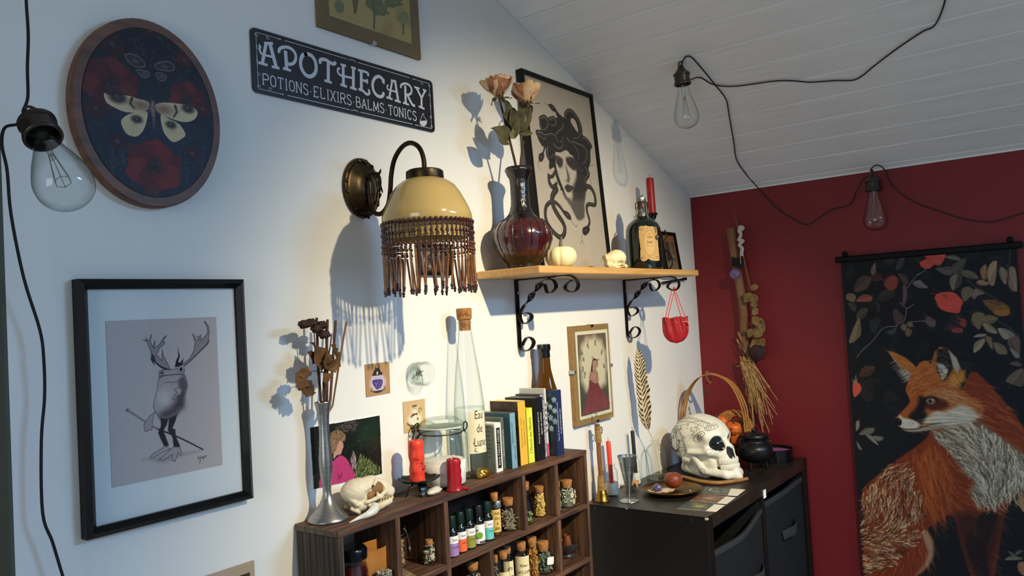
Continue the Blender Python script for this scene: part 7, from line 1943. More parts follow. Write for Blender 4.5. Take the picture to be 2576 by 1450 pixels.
g = G(); g.lathe(pr, 40, cap1=False); mk('glass_body', g, M_EG, eb, smooth=60)
g = G(); g.lathe([(r * es * .95, (1283 - y) * es) for r, y in ((90, 1272), (112, 1255), (115, 1100), (114, 900), (111, 776), (0, 776))], 32); mk('water', g, glass('bottle_water', 'fafcfb', 'd8e2dd', .5), eb, smooth=60)
g = G(); g.lathe([(r * es, (1283 - y) * es) for r, y in ((38, 215), (42, 205), (43, 135), (55, 130), (57, 95), (58, 60), (52, 50), (0, 48))], 26, wob=lambda a, z: 1 + .02 * noise.noise(V3((cos(a) * 4, sin(a) * 4, z * 200)))); mk('cork', g, M_CORK, eb, smooth=50)
va = view_az(EX, EY)
label_text(eb, ['XAE'], 57.5 * es + .0004, (1283 - 95) * es, va + .1, .008, mat('cork_stamp', '6b4520', .9), 1.0)
lb = label_patch(eb, 117.6 * es, (1283 - 1100) * es, (1283 - 800) * es, va - .12, va + 1.15, mat('parchment_label', 'ded2b0', .8, c2='d3c6a2', vs=25.), n=16)
label_text(lb, ['Eau', 'de', 'Lune'], 118.2 * es, (1283 - 925) * es, va + .60, .0225, M_INK, .62, 1.12, shear=.1)
g = G()
R_ = 118.4 * es
def on_lab(a, z):
 return (R_ * cos(a), R_ * sin(a), z)
for (a, z, s_) in ((va + .15, (1283 - 1025) * es, .0032), (va + .62, (1283 - 1048) * es, .0030), (va + .93, (1283 - 1075) * es, .0024)):
 g.add([on_lab(a, z + s_), on_lab(a + s_ * .2 / R_, z), on_lab(a, z - s_), on_lab(a - s_ * .2 / R_, z)], [(0, 1, 2, 3)]); g.add([on_lab(a + s_ * .6 / R_, z), on_lab(a, z + s_ * .15), on_lab(a - s_ * .6 / R_, z), on_lab(a, z - s_ * .15)], [(0, 1, 2, 3)])
t_ = lsp(.8, 5.4, 14)
mo_ = [on_lab(va + .32 + .0040 / R_ * cos(t), (1283 - 1075) * es + .0040 * sin(t)) for t in t_] + [on_lab(va + .335 + .0031 / R_ * cos(t), (1283 - 1074) * es + .0031 * sin(t)) for t in t_[::-1]]
n = len(t_)
g.add(mo_, [(i, i + 1, 2 * n - 2 - i, 2 * n - 1 - i) for i in range(n - 1)])
mk('moon_and_stars', g, M_INK, lb, smooth=0)
rc = (1.025,-0.0865,-0.2891)
rcd = thing('red_pillar_candle', 'short red candle with dripped wax at the front edge of the spice shelf', 'candle', (rc[0], -.0865, ZU + .0002))
hr = .055
g = G(); pr = [(.0138, 0), (.0140, .002), (.0126, .005), (.0122, .012), (.0121, .025), (.0120, .038), (.0120, hr - .006), (.0112, hr - .001), (.008, hr), (0, hr - .004)]
va = view_az(rc[0], rc[1])
g.lathe(spl(pr, 3), 32, wob=lambda a, z: 1 + (.16 * max(0, cos(a - va - 1.35)) ** 4 * (.6 + .4 * sin(z * 420)) if z > .004 else .05 * sin(3 * a))); mk('wax', g, mat('deep_red_wax', 'a3121f', .35, sss=.3, c2='8f0f1a', vs=12.), rcd, smooth=180)
g = G()
ca, sa = cos(va + 1.5), sin(va + 1.5)
g.tube([(.010 * ca, .010 * sa, .0035), (.019 * ca, .019 * sa, .0026), (.026 * ca, .026 * sa, .0020)], [.0034, .0026, .0018], 8, sm=4); mk('wax_drip', g, MATS['deep_red_wax'], rcd)
g = G(); g.tube([(0, 0, hr - .005), (.0004, 0, hr + .003), (-.001, 0, hr + .007)], .0006, 5, sm=3); mk('wick', g, M_WICK, rcd)
g = G(); g.tube([(-.004, 0, hr - .001), (-.003, -.002, hr + .005), (.001, -.003, hr + .007)], [.0014, .0010, .0006], 6, sm=3); mk('wax_curl', g, mat('pale_wax', 'd9c9bd', .5), rcd)
so = (0.9866,-0.0853,-0.298)
g = G(); g.blob((0, 0, .0068), (.022, .0105, .0068), 20, 12, lambda d: 1 + .18 * noise.noise(d * 1.7) - .12 * abs(d.z))
o = mk('white_stone', g, mat('white_pebble', 'd9d3c3', .55, c2='cbc3b0', vs=30., coat=.1), loc=(so[0] + .002, so[1] + .013, ZU), smooth=180)
o.rotation_euler = (0, 0, rad(18))
zmin = min(v.co.z for v in o.data.vertices)
for v in o.data.vertices: v.co.z -= zmin
tag(o, 'smooth flat white stone in front of the candle dish', 'stone')
gn = (1.131,-0.0766,-0.298)
def f_gn(X, Y, Z):
 d = ell(X, Y, Z, (0, 0, .008), (.0165, .011, .0105)) + .0014 * np.sin(X * 330 + 1) * np.sin(Y * 300) + .0009 * np.sin(Z * 420 + X * 260)
 d = su(d, ell(X, Y, Z, (-.014, -.002, .003), (.007, .006, .004)), .004)
 return np.maximum(d, .0003 - Z)
o = mk('gold_nugget', sculpt(f_gn, (-.026, -.018, -.002), (.024, .018, .024), .0011), mat('gold_leaf', 'b58a35', .25, .95, c2='d0a94e', vs=120., bump=.6, bs=180.), loc=(gn[0] + .003, gn[1] + .012, ZU), smooth=180)
tag(o, 'lumpy shiny gold nugget in front of the card decks', 'nugget')
def deck(name, label, spine_px, top_v, depth, cover, spine, lines=(), size=.006, ink=None, cat='card deck', rot=0.0, dx=0.0, topm=None, yf=None, sx=.8):
 (x0, y0), (x1, y1), zt_ = spine_px
 o = thing(name, label, cat, (x0, y0 if yf is None else yf, ZU), rot, group='oracle card decks')
 w = x1 - x0; h = zt_ - ZU
 g = G(); g.box((0, 0, 0), (w, depth, h), .0006); mk('box', g, cover, o, smooth=0)
 g = G(); g.box((.0002, -.0003, .0004), (w - .0002, .0004, h - .0004)); sp = mk('spine', g, spine, o, smooth=0)
 if topm:
  g = G(); g.box((.0006, .001, h - .0004), (w - .0006, depth - .001, h + .0003)); mk('lid_flap', g, topm, o, smooth=0)
 if lines:
  g = G()
  for i, (t, zc, sz) in enumerate(lines):
   xo = w / 2 - (i - (len(lines) - 1) / 2) * -1 * w * .36 if len(lines) > 1 else w / 2
   vs2, fs2 = text_mesh(t, sz, sx)
   mxl = max(abs(a) for a, b in vs2)
   k_ = min(1.0, h * .46 / mxl)
   g.add([(xo - b * k_ ** .5, -.0006, h * zc + a * k_) for a, b in vs2], fs2)
  mk('lettering', g, ink, sp, smooth=0)
 return o, w, h
DK = [((1.1731,-0.0643),(1.1925,-0.0642),-0.2042),((1.2042,-0.0551),(1.2148,-0.0567),-0.1977),((1.2136,-0.0713),(1.2308,-0.0689),-0.19),((1.2435,-0.0698),(1.2682,-0.0708),-0.1713),((1.2703,-0.0709),(1.2898,-0.0717),-0.1883),((1.2946,-0.0749),(1.3225,-0.071),-0.1703),((1.3312,-0.0637),(1.3441,-0.0638),-0.1675),((1.3457,-0.0638),(1.3528,-0.0666),-0.1561),((1.3566,-0.0822),(1.3819,-0.0837),-0.1619)]
def im(n, hx, c2=None, r=.55, vs=30., **k):
 return mat(n, hx, r, c2=c2, vs=vs, **k)
M_WINK = im('white_ink', 'e8e6df'); M_GINK = im('silver_ink', 'c4c8c4')
o, w, h = deck('tarot_box', 'narrow white and black box of tarot cards at the left of the decks', DK[0], 0, .058, im('white_box_card', 'dedcd4'), im('white_box_card', 'dedcd4'))
g = G(); g.box((w * .22, -.0008, h * .08), (w * .78, -.0003, h * .90)); bnd = mk('black_band', g, im('black_card', '16161a'), o, smooth=0)
g = G()
vs2, fs2 = text_mesh('DCG TAROT HOUSE', .0085, .9); mxl = max(abs(a) for a, b in vs2); k_ = h * .36 / mxl
g.add([(w * .5 - b * .8, -.001, h * .5 + a * k_) for a, b in vs2], fs2); mk('lettering', g, M_WINK, bnd, smooth=0)
deck('affirmation_deck', 'small grey-green box of affirmation cards behind the white tarot box', DK[1], 0, .060, im('grey_green_box', '5f6658', r=.4), im('grey_green_box', '5f6658', r=.4), [('Daily positive affirmation cards', .50, .0052)], ink=M_WINK)
deck('blue_deck', 'steel blue oracle card box with a dark metallic flap', DK[2], 0, .080, im('teal_blue_box', '2f4e58', '24424c', .4), im('pale_blue_spine', '6f93a3', '7fa3b2', .5), [('ORACLE DU CHAT', .64, .006), ('BLEUE LUNE', .28, .006)], ink=im('dark_blue_ink', '1d2d38'), topm=im('pewter_flap', '6d7268', '50564e', .3))
deck('yellow_deck', 'brown card box with a bright yellow spine', DK[3], 0, .086, im('dark_brown_cover', '2a2016', '4a3a24', .5, 70.), im('yellow_spine', 'dfae3f', r=.5), [('Vous pouvez me poser n importe', .50, .0056), ('quelle question sur le temps', .50, .0056)], ink=im('brown_ink', '6a4f14'), topm=im('yellow_top', 'dcc27e'))
deck('lime_deck', 'small lime yellow oracle box reading Oracle des Miroirs', DK[4], 0, .062, im('lime_box', 'cfcf22', r=.45), im('lime_spine', 'd3d32a', 'e2e25a', .5, 60.), [("L'Oracle des Miroirs", .50, .0115)], ink=im('dark_olive_ink', '4d4a0c'), sx=.75)
deck('raven_deck', 'tall black oracle box with white spine text about ravens', DK[5], 0, .088, im('black_box', '17170f', '1f2014', .4), im('black_spine', '0f0f10', r=.5), [('Percez les mysteres grace a la', .52, .0066), ('sagesse des corbeaux', .58, .0066)], ink=M_WINK, topm=im('dark_flap', '3a3a38', '22221f', .4, 90.))
deck('patterned_deck', 'thin purple and white patterned deck beside the black raven box', DK[6], 0, .078, im('dark_grey_box', '3a3a3c', r=.4), im('purple_lace_pattern', '3d3450', 'c9c5d6', .5, 420., lo=.47, hi=.53), topm=im('dark_flap', '3a3a38'))
o, w, h = deck('white_card_box', 'tall pale box with dark pictures and a pink foot among the decks', DK[7], 0, .088, im('pale_grey_box', 'bdbbb2', r=.5), im('pale_grey_spine', 'c9c6bd', r=.5))
g = G(); g.box((0.0003, -.0008, .0004), (w - .0003, -.0003, h * .19)); mk('pink_band', g, im('rose_pink_card', 'c04a5c'), o, smooth=0)
for k in range(6):
 g = G(); g.blob((w * .4, -.0006, h * (.38 + .075 * k)), (w * .26, .0004, h * .024), 10, 6, lambda d: 1 + .3 * noise.noise(d * 2 + V3((k, 0, 0)))); mk('dark_picture', g, im('plum_print', '4a2a2c'), o)
g = G(); vs2, fs2 = text_mesh('Nathaniel', .006, .9); g.add([(-.0003, .062 - a, h - .012 + b) for a, b in vs2], fs2); mk('lettering', g, im('faint_grey_ink', '8f8d88'), o, smooth=0)
o, w, h = deck('navy_deck', 'navy blue animal guide card box at the right end of the decks', DK[8], 0, .082, im('navy_floral_cover', '1e2b3a', '2f5560', .45, 45., lo=.5, hi=.7), im('navy_spine', '1f2a52', r=.45), [('Step into the sacred bond between you and', .52, .0056), ('the spirit of the animal realm', .52, .0056)], ink=M_WINK)
g = G()
for k in range(9):
 z = h * (.42 + .055 * k); y = .012 + .012 * sin(k * 2.1)
 g.blob((-.0002, y, z), (.0003, .006, .006), 12, 6, lambda d: 1 + .25 * sin(5 * math.atan2(d.z, d.y)))
stuff(mk('floral_print', g, im('pale_teal_flowers', '5f97a0', 'b9c9c2', .5, 90.), o))
gc = [(1.1609,-0.05,-0.1808),(1.191,-0.05,-0.1854),(1.1876,-0.05,-0.3009)]
g = G(); po = rrect(-.038, 0, .022, DK[2][2] - ZU - .018, .006)
o = mk('grey_info_card', g, im('silver_card', '6f766c', '7d847a', .3), loc=(DK[0][0][0] - .0022, -.026, ZU + .0004), smooth=0)
g.prism(po, 0, .0012, 'yz')
me_ = o.data; me_.clear_geometry(); me_.from_pydata(g.v, [], g.f); me_.update()
tag(o, 'flat silver grey card with fine print leaning against the tarot box', 'card')
g = G()
for k, t in enumerate(('November ?', 'la lune', 'numerologie', 'le matin', 'rituels au', 'pleine', 'le jeton', 'le livre au')):
 vs2, fs2 = text_mesh(t, .0050, .8, align='RIGHT'); g.add([(-.0003, -.016 - a - .012, (DK[2][2] - ZU) * (.80 - .075 * k) + b) for a, b in vs2], fs2)
mk('lettering', g, im('dark_grey_ink', '2c2f2b'), o, smooth=0)
bb = (1.3991,-0.03,-0.0951)
bt_ = (1.3976,-0.03,-0.0656)
H = bt_[2] - ZU
bbt = thing('brown_bottle', 'brown glass bottle with a black capped neck behind the card decks', 'bottle', (bb[0], -.0330, ZU))
M_BRN = mat('brown_bottle_glass', '5e3a08', .05, trans=.6, coat=.5, ior=1.1)
g = G(); g.lathe([(.026, 0), (.0290, .003), (.0295, H - .130), (.0265, H - .108), (.0185, H - .080), (.0135, H - .055), (.0122, H - .028)], 32); mk('glass_body', g, M_BRN, bbt, smooth=60)
g = G(); g.lathe([(.0125, H - .030), (.0135, H - .028), (.0130, H - .016), (.0145, H - .014), (.0152, H - .011), (.0148, H - .001), (.012, H), (0, H)], 28); mk('capped_neck', g, mat('black_glossy_cap', '0d0c0b', .15, coat=.6), bbt, smooth=40)
# ================================================================ things on the black cabinet
def dv_(r):
 return r
M_BRASS = mat('old_brass', '8a6a2a', .3, .95, c2='6f5420', vs=50.)
M_JUTE = mat('jute_twine', 'b08f58', .9, c2='8f7142', vs=200., stretch=(.3, .3, 6), bump=.5, bs=300., bst=(.3, .3, 4))
bp3 = (1.6174,-0.0149,-0.452)
bell = thing('hand_bell', 'little brass bell with a jute-wrapped wooden handle', 'bell', (bp3[0] - .006, -.0300, ZD))
g = G(); g.lathe([(.0185, 0), (.0190, .001), (.0188, .003), (.0170, .005), (.0150, .010), (.0125, .018), (.0105, .025), (.0085, .0275), (0, .028)], 32); mk('bell_cup', g, M_BRASS, bell, smooth=50)
M_HW = mat('handle_wood', '8a5c30', .7, c2='6f4623', vs=40., stretch=(4, 4, .5))
g = G(); g.tube([(0, 0, .02), (-.001, 0, .07), (-.002, 0, .11), (-.002, 0, .165)], [.0060, .0056, .0058, .0055], 10, sm=4); mk('handle', g, M_HW, bell)
for z0, z1, r0, r1 in ((.0275, .062, .0088, .0062), (.140, .178, .0070, .0066)):
 g = G(); n = int((z1 - z0) / .0021)
 for k in range(n):
  z = z0 + .0021 * k; r = r0 + (r1 - r0) * k / n
  g.tube([(r * cos(t) - .0015, r * sin(t), z + .0003 * sin(t + k)) for t in lsp(0, 6.283, 17)[:-1]], .0012, 5, closed=True)
 stuff(mk('twine_wrap', g, M_JUTE, bell))
g = G(); g.lathe([(.003, .176), (.0060, .178), (.0055, .182), (0, .183)], 12, (-.002, 0, 0)); mk('handle_end', g, M_HW, bell)
g = G()
for k in range(9):
 a = pi * k / 8
 g.blob((-.004 + .004 * cos(a) * (1 if k < 9 else 1), 0, .182 + .028 * sin(a)), (.0014, .0014, .0022), 7, 5)
stuff(mk('chain_loop', g, mat('old_pewter', '3a3a36'), bell))
g = G(); g.tube([(.0085 + .0052 * cos(t), -.003, .166 + .0075 * sin(t)) for t in lsp(0, 6.283, 17)[:-1]], .0015, 6, closed=True); mk('side_ring', g, mat('old_pewter', '3a3a36'), bell)
for (p, r, h, cc, ch, cr, lab, nm) in (((1.6605,-0.0351,-0.452), .0165, .076, 'ff', .132, .0058, 'red', 'clear_salt_bottle'), ((1.7889,-0.0336,-0.452), .0125, .074, '', .138, .0050, 'black', 'clear_salt_bottle')):
 x, y = p[0] + .010, min(-.0200, p[1] + .012)
 o = thing(nm, 'small clear bottle half full of white salt holding the thin %s candle' % lab, 'bottle', (x, y, ZD))
 g = G(); g.lathe([(r * .9, 0), (r, .003), (r, h - .020), (r * .85, h - .012), (r * .62, h - .007), (r * .62, h - .003), (r * .78, h)], 28, cap1=False); mk('glass', g, M_CLR, o, smooth=50)
 g = G(); g.lathe([(r * .88, .003), (r * .94, .005), (r * .94, h * .42), (r * .5, h * .40), (0, h * .38)], 24); mk('salt', g, MATS['white_salt'], o)
 c = thing('thin_candle', 'thin %s candle stuck upright in the salt bottle' % lab, 'candle', (x, y, ZD + h * .30))
 L_ = ch - h * .30
 g = G(); g.lathe([(cr * .7, 0), (cr, .002), (cr, L_ - .002), (cr * .8, L_), (0, L_)], 16)
 mk('wax', g, mat('orange_red_wax', 'e0432a') if lab == 'red' else mat('black_wax', '17160f', .4), c)
 g = G(); g.tube([(0, 0, L_ - .001), (.0004, 0, L_ + .005), (-.001, 0, L_ + .009)], .0005, 5, sm=3); mk('wick', g, M_WICK, c)
 if lab == 'red':
  va = view_az(x, y); g = G(); q = cr + .0003
  P3 = lambda a, z: (q * cos(va + a), q * sin(va + a), z)
  g.tube([P3(0, .004), P3(0, .040)], .0005, 4); g.tube([P3(.35 * cos(t), .024 + .003 * sin(t)) for t in lsp(0, 6.283, 13)[:-1]], .0005, 4, closed=True); mk('carved_sigil', g, M_WICK, c)
 c.rotation_euler = (0, rad(-2), 0)
cp = (1.6283,-0.0894,-0.452)
o = thing('cone_goblet', 'slim silver cone-shaped goblet on a round foot at the cabinet edge', 'goblet', (cp[0] + .006, cp[1], ZD))
g = G(); g.lathe([(.0222, 0), (.0226, .0008), (.0220, .0018), (.004, .003), (.0028, .006), (.0040, .014), (.0215, .105), (.0222, .1065), (.0212, .1065), (.0035, .018)], 40, cap1=False); mk('metal_body', g, mat('brushed_steel', 'b4b9b8', .3, .95, c2='8b908f', vs=40., stretch=(1, 1, 12)), o, smooth=40)
va = view_az(cp[0], cp[1]); g = G()
def cone(a, z):
 r = .0040 + (z - .014) * .0175 / .091 + .0004
 return (r * cos(va + a), r * sin(va + a), z)
for s_ in ((.75, .052, .070), (.75, .070, .084)):
 g.tube([cone(s_[0] + .14 * sin(t * 2), s_[1] + (s_[2] - s_[1]) * t / 3.1) for t in lsp(0, 3.1, 12)], .0005, 4)
 g.tube([cone(s_[0] - .18 * sin(t), s_[1] + (s_[2] - s_[1]) * t / 3.1) for t in lsp(0, 3.1, 12)], .0005, 4)
mk('engraving', g, mat('engraved_dark', '3a3f3e', .5, .5), o)
g = G(); cs_ = (1.7326,-0.0464,-0.452)
def scrap(u, v):
 return (.034 * (u - .5), .030 * (v - .5), .0165 + .011 * noise.noise(V3((u * 4, v * 4, 1))) + .008 * sin(u * 7) * cos(v * 5))
g.grid(scrap, 10, 10)
zm = min(v[2] for v in g.v); g.v = [(a, b, c - zm + .0004) for a, b, c in g.v]
o = mk('crumpled_paper', g, mat('kraft_scrap', 'b78d5a', .85, c2='a37a48', vs=60.), loc=(cs_[0] + .018, cs_[1] + .014, ZD), smooth=30); o.modifiers.new('t', 'SOLIDIFY').thickness = .0005
tag(o, 'crumpled scrap of tan paper behind the silver goblet', 'paper')
qp = (1.8614,-0.0399,-0.452)
QX, QY = qp[0] + .014, -.0420
o = thing('quill_bottle', 'rounded clear glass bottle holding the barred feather', 'bottle', (QX, QY, ZD))
g = G(); g.lathe([(.024, 0), (.0270, .003), (.0272, .062), (.0245, .078), (.016, .088), (.0095, .092), (.0090, .099), (.0112, .101), (.0108, .104)], 36, cap1=False); mk('glass', g, M_CLR, o, smooth=60)
g = G(); g.lathe([(.023, .002), (.0258, .004), (.023, .009), (.008, .013), (0, .0135)], 30); mk('thick_base', g, glass('base_glass', 'e8efec', '7d8c86', 1.5), o, smooth=60)
QF = [(1.9178,-0.04,-0.4485),(1.8601,-0.04,-0.3495),(1.8336,-0.04,-0.2973),(1.8235,-0.04,-0.2193),(1.8154,-0.04,-0.1572),(1.817,-0.04,-0.1029)]
fq = thing('barred_feather', 'long brown and cream barred feather quill standing in the clear bottle', 'feather', (QX, QY, ZD + .012))
O_ = V3((QX, QY, ZD + .012))
qd = [V3((-.010 + .0, .004, .002)) if False else V3((.012, -.008, .002))] + [V3((0, 0, .080 - .0)), ]
top = [V3(p) - O_ for p in QF]
spn = [V3((.013, -.006, .002)), V3((top[1].x * .3, 0, .085))] + [V3((p.x, p.y, p.z)) for p in top[2:]]
spn = [V3(p) for p in spl([tuple(v) for v in spn], 8)]
g = G(); n = len(spn); g.tube([tuple(v) for v in spn], [.0020 - .0016 * i / n for i in range(n)], 6); mk('shaft', g, mat('cream_quill', 'd9cdb0', .5), fq)
vd = V3((QX, QY + 1, 0)).normalized(); side = V3((vd.y, -vd.x, 0))
L0 = int(n * .33)
for sgn, wmax, nm in ((-1, .0125, 'left'), (1, .0205, 'right')):
 g = G()
 def vane(u, v):
  i = L0 + u * (n - 1 - L0); j = min(int(i), n - 2); t = i - j
  c_ = spn[j].lerp(spn[j + 1], t); ta = (spn[j + 1] - spn[j]).normalized()
  w = wmax * (min(1, u * 7 + .1)) ** .6 * (1 - u ** 5) * (1 + .06 * sin(u * 37) + .04 * sin(u * 91))
  p = c_ + side * (sgn * w * v) + ta * (w * v * .9) - vd * (.003 * v * v)
  return tuple(p)
 g.grid(vane, 220, 8)
 o = mk('vane', g, mat('feather_paint', 'ffffff', .7, attr='paint'), fq, smooth=180)
 ca = o.data.color_attributes.new('paint', 'FLOAT_COLOR', 'POINT')
 cols = []
 for k in range(len(o.data.vertices)):
  u = (k % 221) / 220; v = (k // 221) / 8
  b = sin((u - v * .03) * 120 + 1.4 * sin(v * 5 + sgn) + 1.5 * noise.noise(V3((u * 20, v * 4, sgn)))) + .6 * noise.noise(V3((u * 60, v * 6, sgn)))
  c_ = lin('2c2218') if b > .1 else lin('cdbb94');
  if u < .12: c_ = tuple(.5 * q + .5 * w_ for q, w_ in zip(c_, lin('8d7d62')))
  cols += list(c_) + [1]
 ca.data.foreach_set('color', cols)
pl_ = (1.750, -.1435)
o = thing('brass_plate', 'round shallow brass plate on the black cabinet', 'plate', (pl_[0], pl_[1], ZD))
g = G(); g.lathe([(.040, 0), (.046, .0006), (.058, .0030), (.070, .0085), (.0735, .0115), (.0728, .0125), (.069, .0100), (.057, .0048), (.044, .0026), (0, .0024)], 56); mk('metal_dish', g, M_BRASS, o, smooth=60)
ap = (1.7423,-0.15,-0.424)
g = G(); g.blob((0, 0, .0210), (.0225, .0225, .0208), 28, 18, lambda d: 1 - .16 * max(0, d.z) ** 10 - .10 * max(0, -d.z) ** 8)
po_ = thing('red_apple', 'small dull red-brown apple lying on the brass plate', 'apple', (1.773, -.138, ZD + .0045))
mk('flesh', g, mat('red_brown_skin', '6b2a17', .45, c2='8a3d1e', vs=14., coat=.15), po_, smooth=180)
g = G(); g.tube([(0, 0, .037), (.001, 0, .043), (-.006, 0, .047), (-.009, 0, .046)], [.0012, .0009, .0008, .0009], 6, sm=4); mk('stalk', g, M_STEM, po_)
shp = (1.708,-0.1408,-0.447)
sh_ = thing('oyster_shell', 'pale oyster shell lying at the near side of the brass plate', 'shell', (shp[0] + .000, shp[1] + .004, ZD + .0048), rotz=rad(-58))
g = G()
def shell_(u, v):
 a = 2 * pi * u
 R_ = .030 * (1 + .06 * sin(9 * a)) * v
 return (R_ * cos(a) * 1.05, R_ * sin(a) * .62, .0005 + .0085 * v ** 2.5 + .0008 * sin(a * 7) * v)
g.grid(shell_, 36, 8); mk('shell_bowl', g, mat('nacre', 'c9b49c', .35, c2='b79d84', vs=40., coat=.3), sh_, smooth=180).modifiers.new('t', 'SOLIDIFY').thickness = .0014
am = thing('amethyst_ball', 'polished purple amethyst ball resting in the oyster shell', 'crystal', (shp[0] - .004, shp[1] + .012, ZD + .0078))
g = G(); g.blob((0, 0, .0112), (.0112,) * 3, 24, 16); mk('sphere', g, mat('amethyst', '3d2c4f', .1, c2='75668a', vs=120., coat=.5), am)
tag(mk('dark_seed', G().blob((0, 0, .002), (.0035, .0025, .002), 10, 7, lambda d: 1 + .2 * noise.noise(d * 3)), mat('dark_seed_skin', '1f1812', .5), loc=(shp[0] + .004, shp[1] - .012, ZD + .0085)), 'dark little seed lying in the oyster shell', 'seed')
for k, (dx, dy) in enumerate(((.018, -.040),)):
 tag(mk('pale_crumb', G().blob((0, 0, .0015), (.0025, .0018, .0015), 8, 6), mat('pale_flakes', 'c9bfa5'), loc=(pl_[0] + dx, pl_[1] + dy, ZD + .0028)), 'pale crumb lying on the bare side of the brass plate', 'crumb')
CC = [[(1.6133,-0.2209),(1.6213,-0.3081),(1.6828,-0.3037),(1.6819,-0.2153)],[(1.6877,-0.2174),(1.6908,-0.305),(1.7587,-0.3004),(1.7587,-0.2127)],[(1.7637,-0.2147),(1.7686,-0.2999),(1.8371,-0.2944),(1.8302,-0.197)]]
CCOL = (('2c3a3c', 'b39a3a', '6d6a3a', 'front oracle card with a golden sun on dark green, at the cabinet edge'), ('6b4a38', 'b5876a', '3a2c24', 'middle oracle card with a pink and brown scene'), ('2b3530', '8a9078', '4a5648', 'rear oracle card with a pale serpent on dark green'))
for k, (c, (c0, c1_, c2_, lab)) in enumerate(zip(CC, CCOL)):
 z0 = ZD + .0003 + .0006 * (0, 1, 2)[k]
 o = thing('oracle_card', lab, 'card', (0, 0, 0), group='oracle cards on the cabinet')
 g = G(); g.prism(c, z0, z0 + .0005, 'xy'); mk('card_stock', g, mat('cream_card_stock', 'ddd3c0', .6), o, smooth=0)
 A, B_, C_, D_ = [np.array(p) for p in c]
 W1 = float(np.linalg.norm(B_ - A)) * 1000; H1 = float(np.linalg.norm(D_ - A)) * 1000
 P = Paint(W1 * .74, H1, 1.0, c0, 0, 0)
 rs = np.random.RandomState(30 + k)
 for q in range(70):
  P.spot(rs.uniform(0, W1 * .74), rs.uniform(0, H1), rs.uniform(2, 7), rs.uniform(1.5, 5), [c0, c1_, c2_, c0][q % 4], .5)
 if k == 0:
  P.spot(W1 * .45, H1 * .5, 14, 11, 'd2b23f', .9); P.spot(W1 * .45, H1 * .5, 3, 2.5, '3a2c10', .9)
 if k == 1:
  P.spot(W1 * .4, H1 * .5, 16, 9, 'c9a288', .8)
 if k == 2:
  P.line([(W1 * .2, H1 * .75), (W1 * .16, H1 * .5), (W1 * .35, H1 * .45), (W1 * .5, H1 * .3), (W1 * .65, H1 * .5)], 5, 'b5b69a', .9, 2, sm=4)
 ux, uy = (B_ - A) / (W1 / 1000), (D_ - A) / (H1 / 1000)
 P.build('picture_print', o, lambda X, Z, A=A, ux=ux, uy=uy, z0=z0: (A[0] + X * ux[0] + Z * uy[0], A[1] + X * ux[1] + Z * uy[1], np.full_like(X, z0 + .0007)), .4, coat=.2)
wd = [(1.9017,-0.0341,-0.447),(1.899,-0.1033,-0.447),(1.869,-0.1615,-0.447),(1.8664,-0.2097,-0.447),(1.8952,-0.2369,-0.447),(1.9384,-0.2628,-0.447)]
g = G(); b0 = wd[2]
g.tube([(p[0] - b0[0], p[1] - b0[1], .0050) for p in wd], [.0038, .0046, .0048, .0048, .0046, .0042], 10, sm=5)
wn_ = thing('wooden_wand', 'peeled crooked wooden wand lying in front of the ornate skull', 'stick', (b0[0], b0[1], ZD))
mk('stick', g, mat('peeled_wood', 'a5783c', .6, c2='8d6230', vs=40., stretch=(1, .3, 1), bump=.3, bs=60.), wn_)
g = G(); q = V3(wd[5]) - V3(b0); g.blob((q.x, q.y, .005), (.0043, .0018, .0043), 10, 7); mk('silver_tip', g, M_STEEL, wn_)
skx, sky = 1.978, -.138
skl = thing('ornate_skull', 'white resin human skull engraved with black occult line drawings', 'skull', (skx, sky, ZD), rotz=rad(-16))
EYE = ((.0275, -.064, .097), (.0185, .034, .0205))
skl.scale = (.93, .93, .93)
NOS = ((.0068, -.082, .071), (.0085, .024, .0165))
def sl(y, z):
 return .30 * np.clip(.100 - z, 0, .1) * np.clip((.03 - y) / .06, 0, 1)
def f_hd(X, Y, Z):
 A = np.abs(X)
 Y = Y + sl(Y, Z)
 d = ell(X, Y, Z, (0, .022, .112), (.066, .082, .059), -.16)
 d = su(d, ell(X, Y, Z, (0, -.026, .108), (.056, .042, .044)), .02)
 d = su(d, ell(X, Y, Z, (0, .050, .075), (.052, .048, .040)), .03)
 d = su(d, cap(A, Y, Z, (.012, -.060, .116), (.044, -.042, .112), .0100, .010), .010)
 d = su(d, cap(A, Y, Z, (.032, -.054, .072), (.050, -.040, .076), .0120, .0100), .010)
 d = su(d, cap(A, Y, Z, (.050, -.042, .074), (.061, .012, .070), .0082, .0068), .006)
 d = su(d, cap(X, Y, Z, (0, -.050, .078), (0, -.056, .046), .034, .030), .010)
 d = su(d, cap(X, Y, Z, (0, -.070, .104), (0, -.082, .086), .0075, .0070), .006)
 d = su(d, ell(A, Y, Z, (.034, -.010, .042), (.014, .036, .030)), .008)
 d = sm_sub(d, ell(A, Y, Z, (.066, -.022, .099), (.013, .028, .023)), .006)
 d = sm_sub(d, ell(A, Y, Z, (.058, -.014, .050), (.015, .030, .014)), .005)
 j = cap(A, Y, Z, (.0, -.074, .012), (.028, -.062, .014), .0120, .0115)
 j = su(j, cap(A, Y, Z, (.028, -.062, .014), (.047, -.006, .020), .0115, .0100), .008)
 j = su(j, cap(A, Y, Z, (.047, -.006, .022), (.052, .008, .062), .0090, .0075), .008)
 j = su(j, cap(X, Y, Z, (0, -.074, .022), (0, -.080, .009), .016, .0125), .01)
 d = su(d, j, .003)
 d = su(d, cap(A, Y, Z, (.048, .030, .050), (.030, .050, .018), .014, .010), .012)
 d = su(d, cap(A, Y, Z, (.030, .050, .020), (.040, .000, .006), .012, .008), .012)
 return su(d, ell(X, Y, Z, (0, -.010, .012), (.034, .050, .0125)), .01)
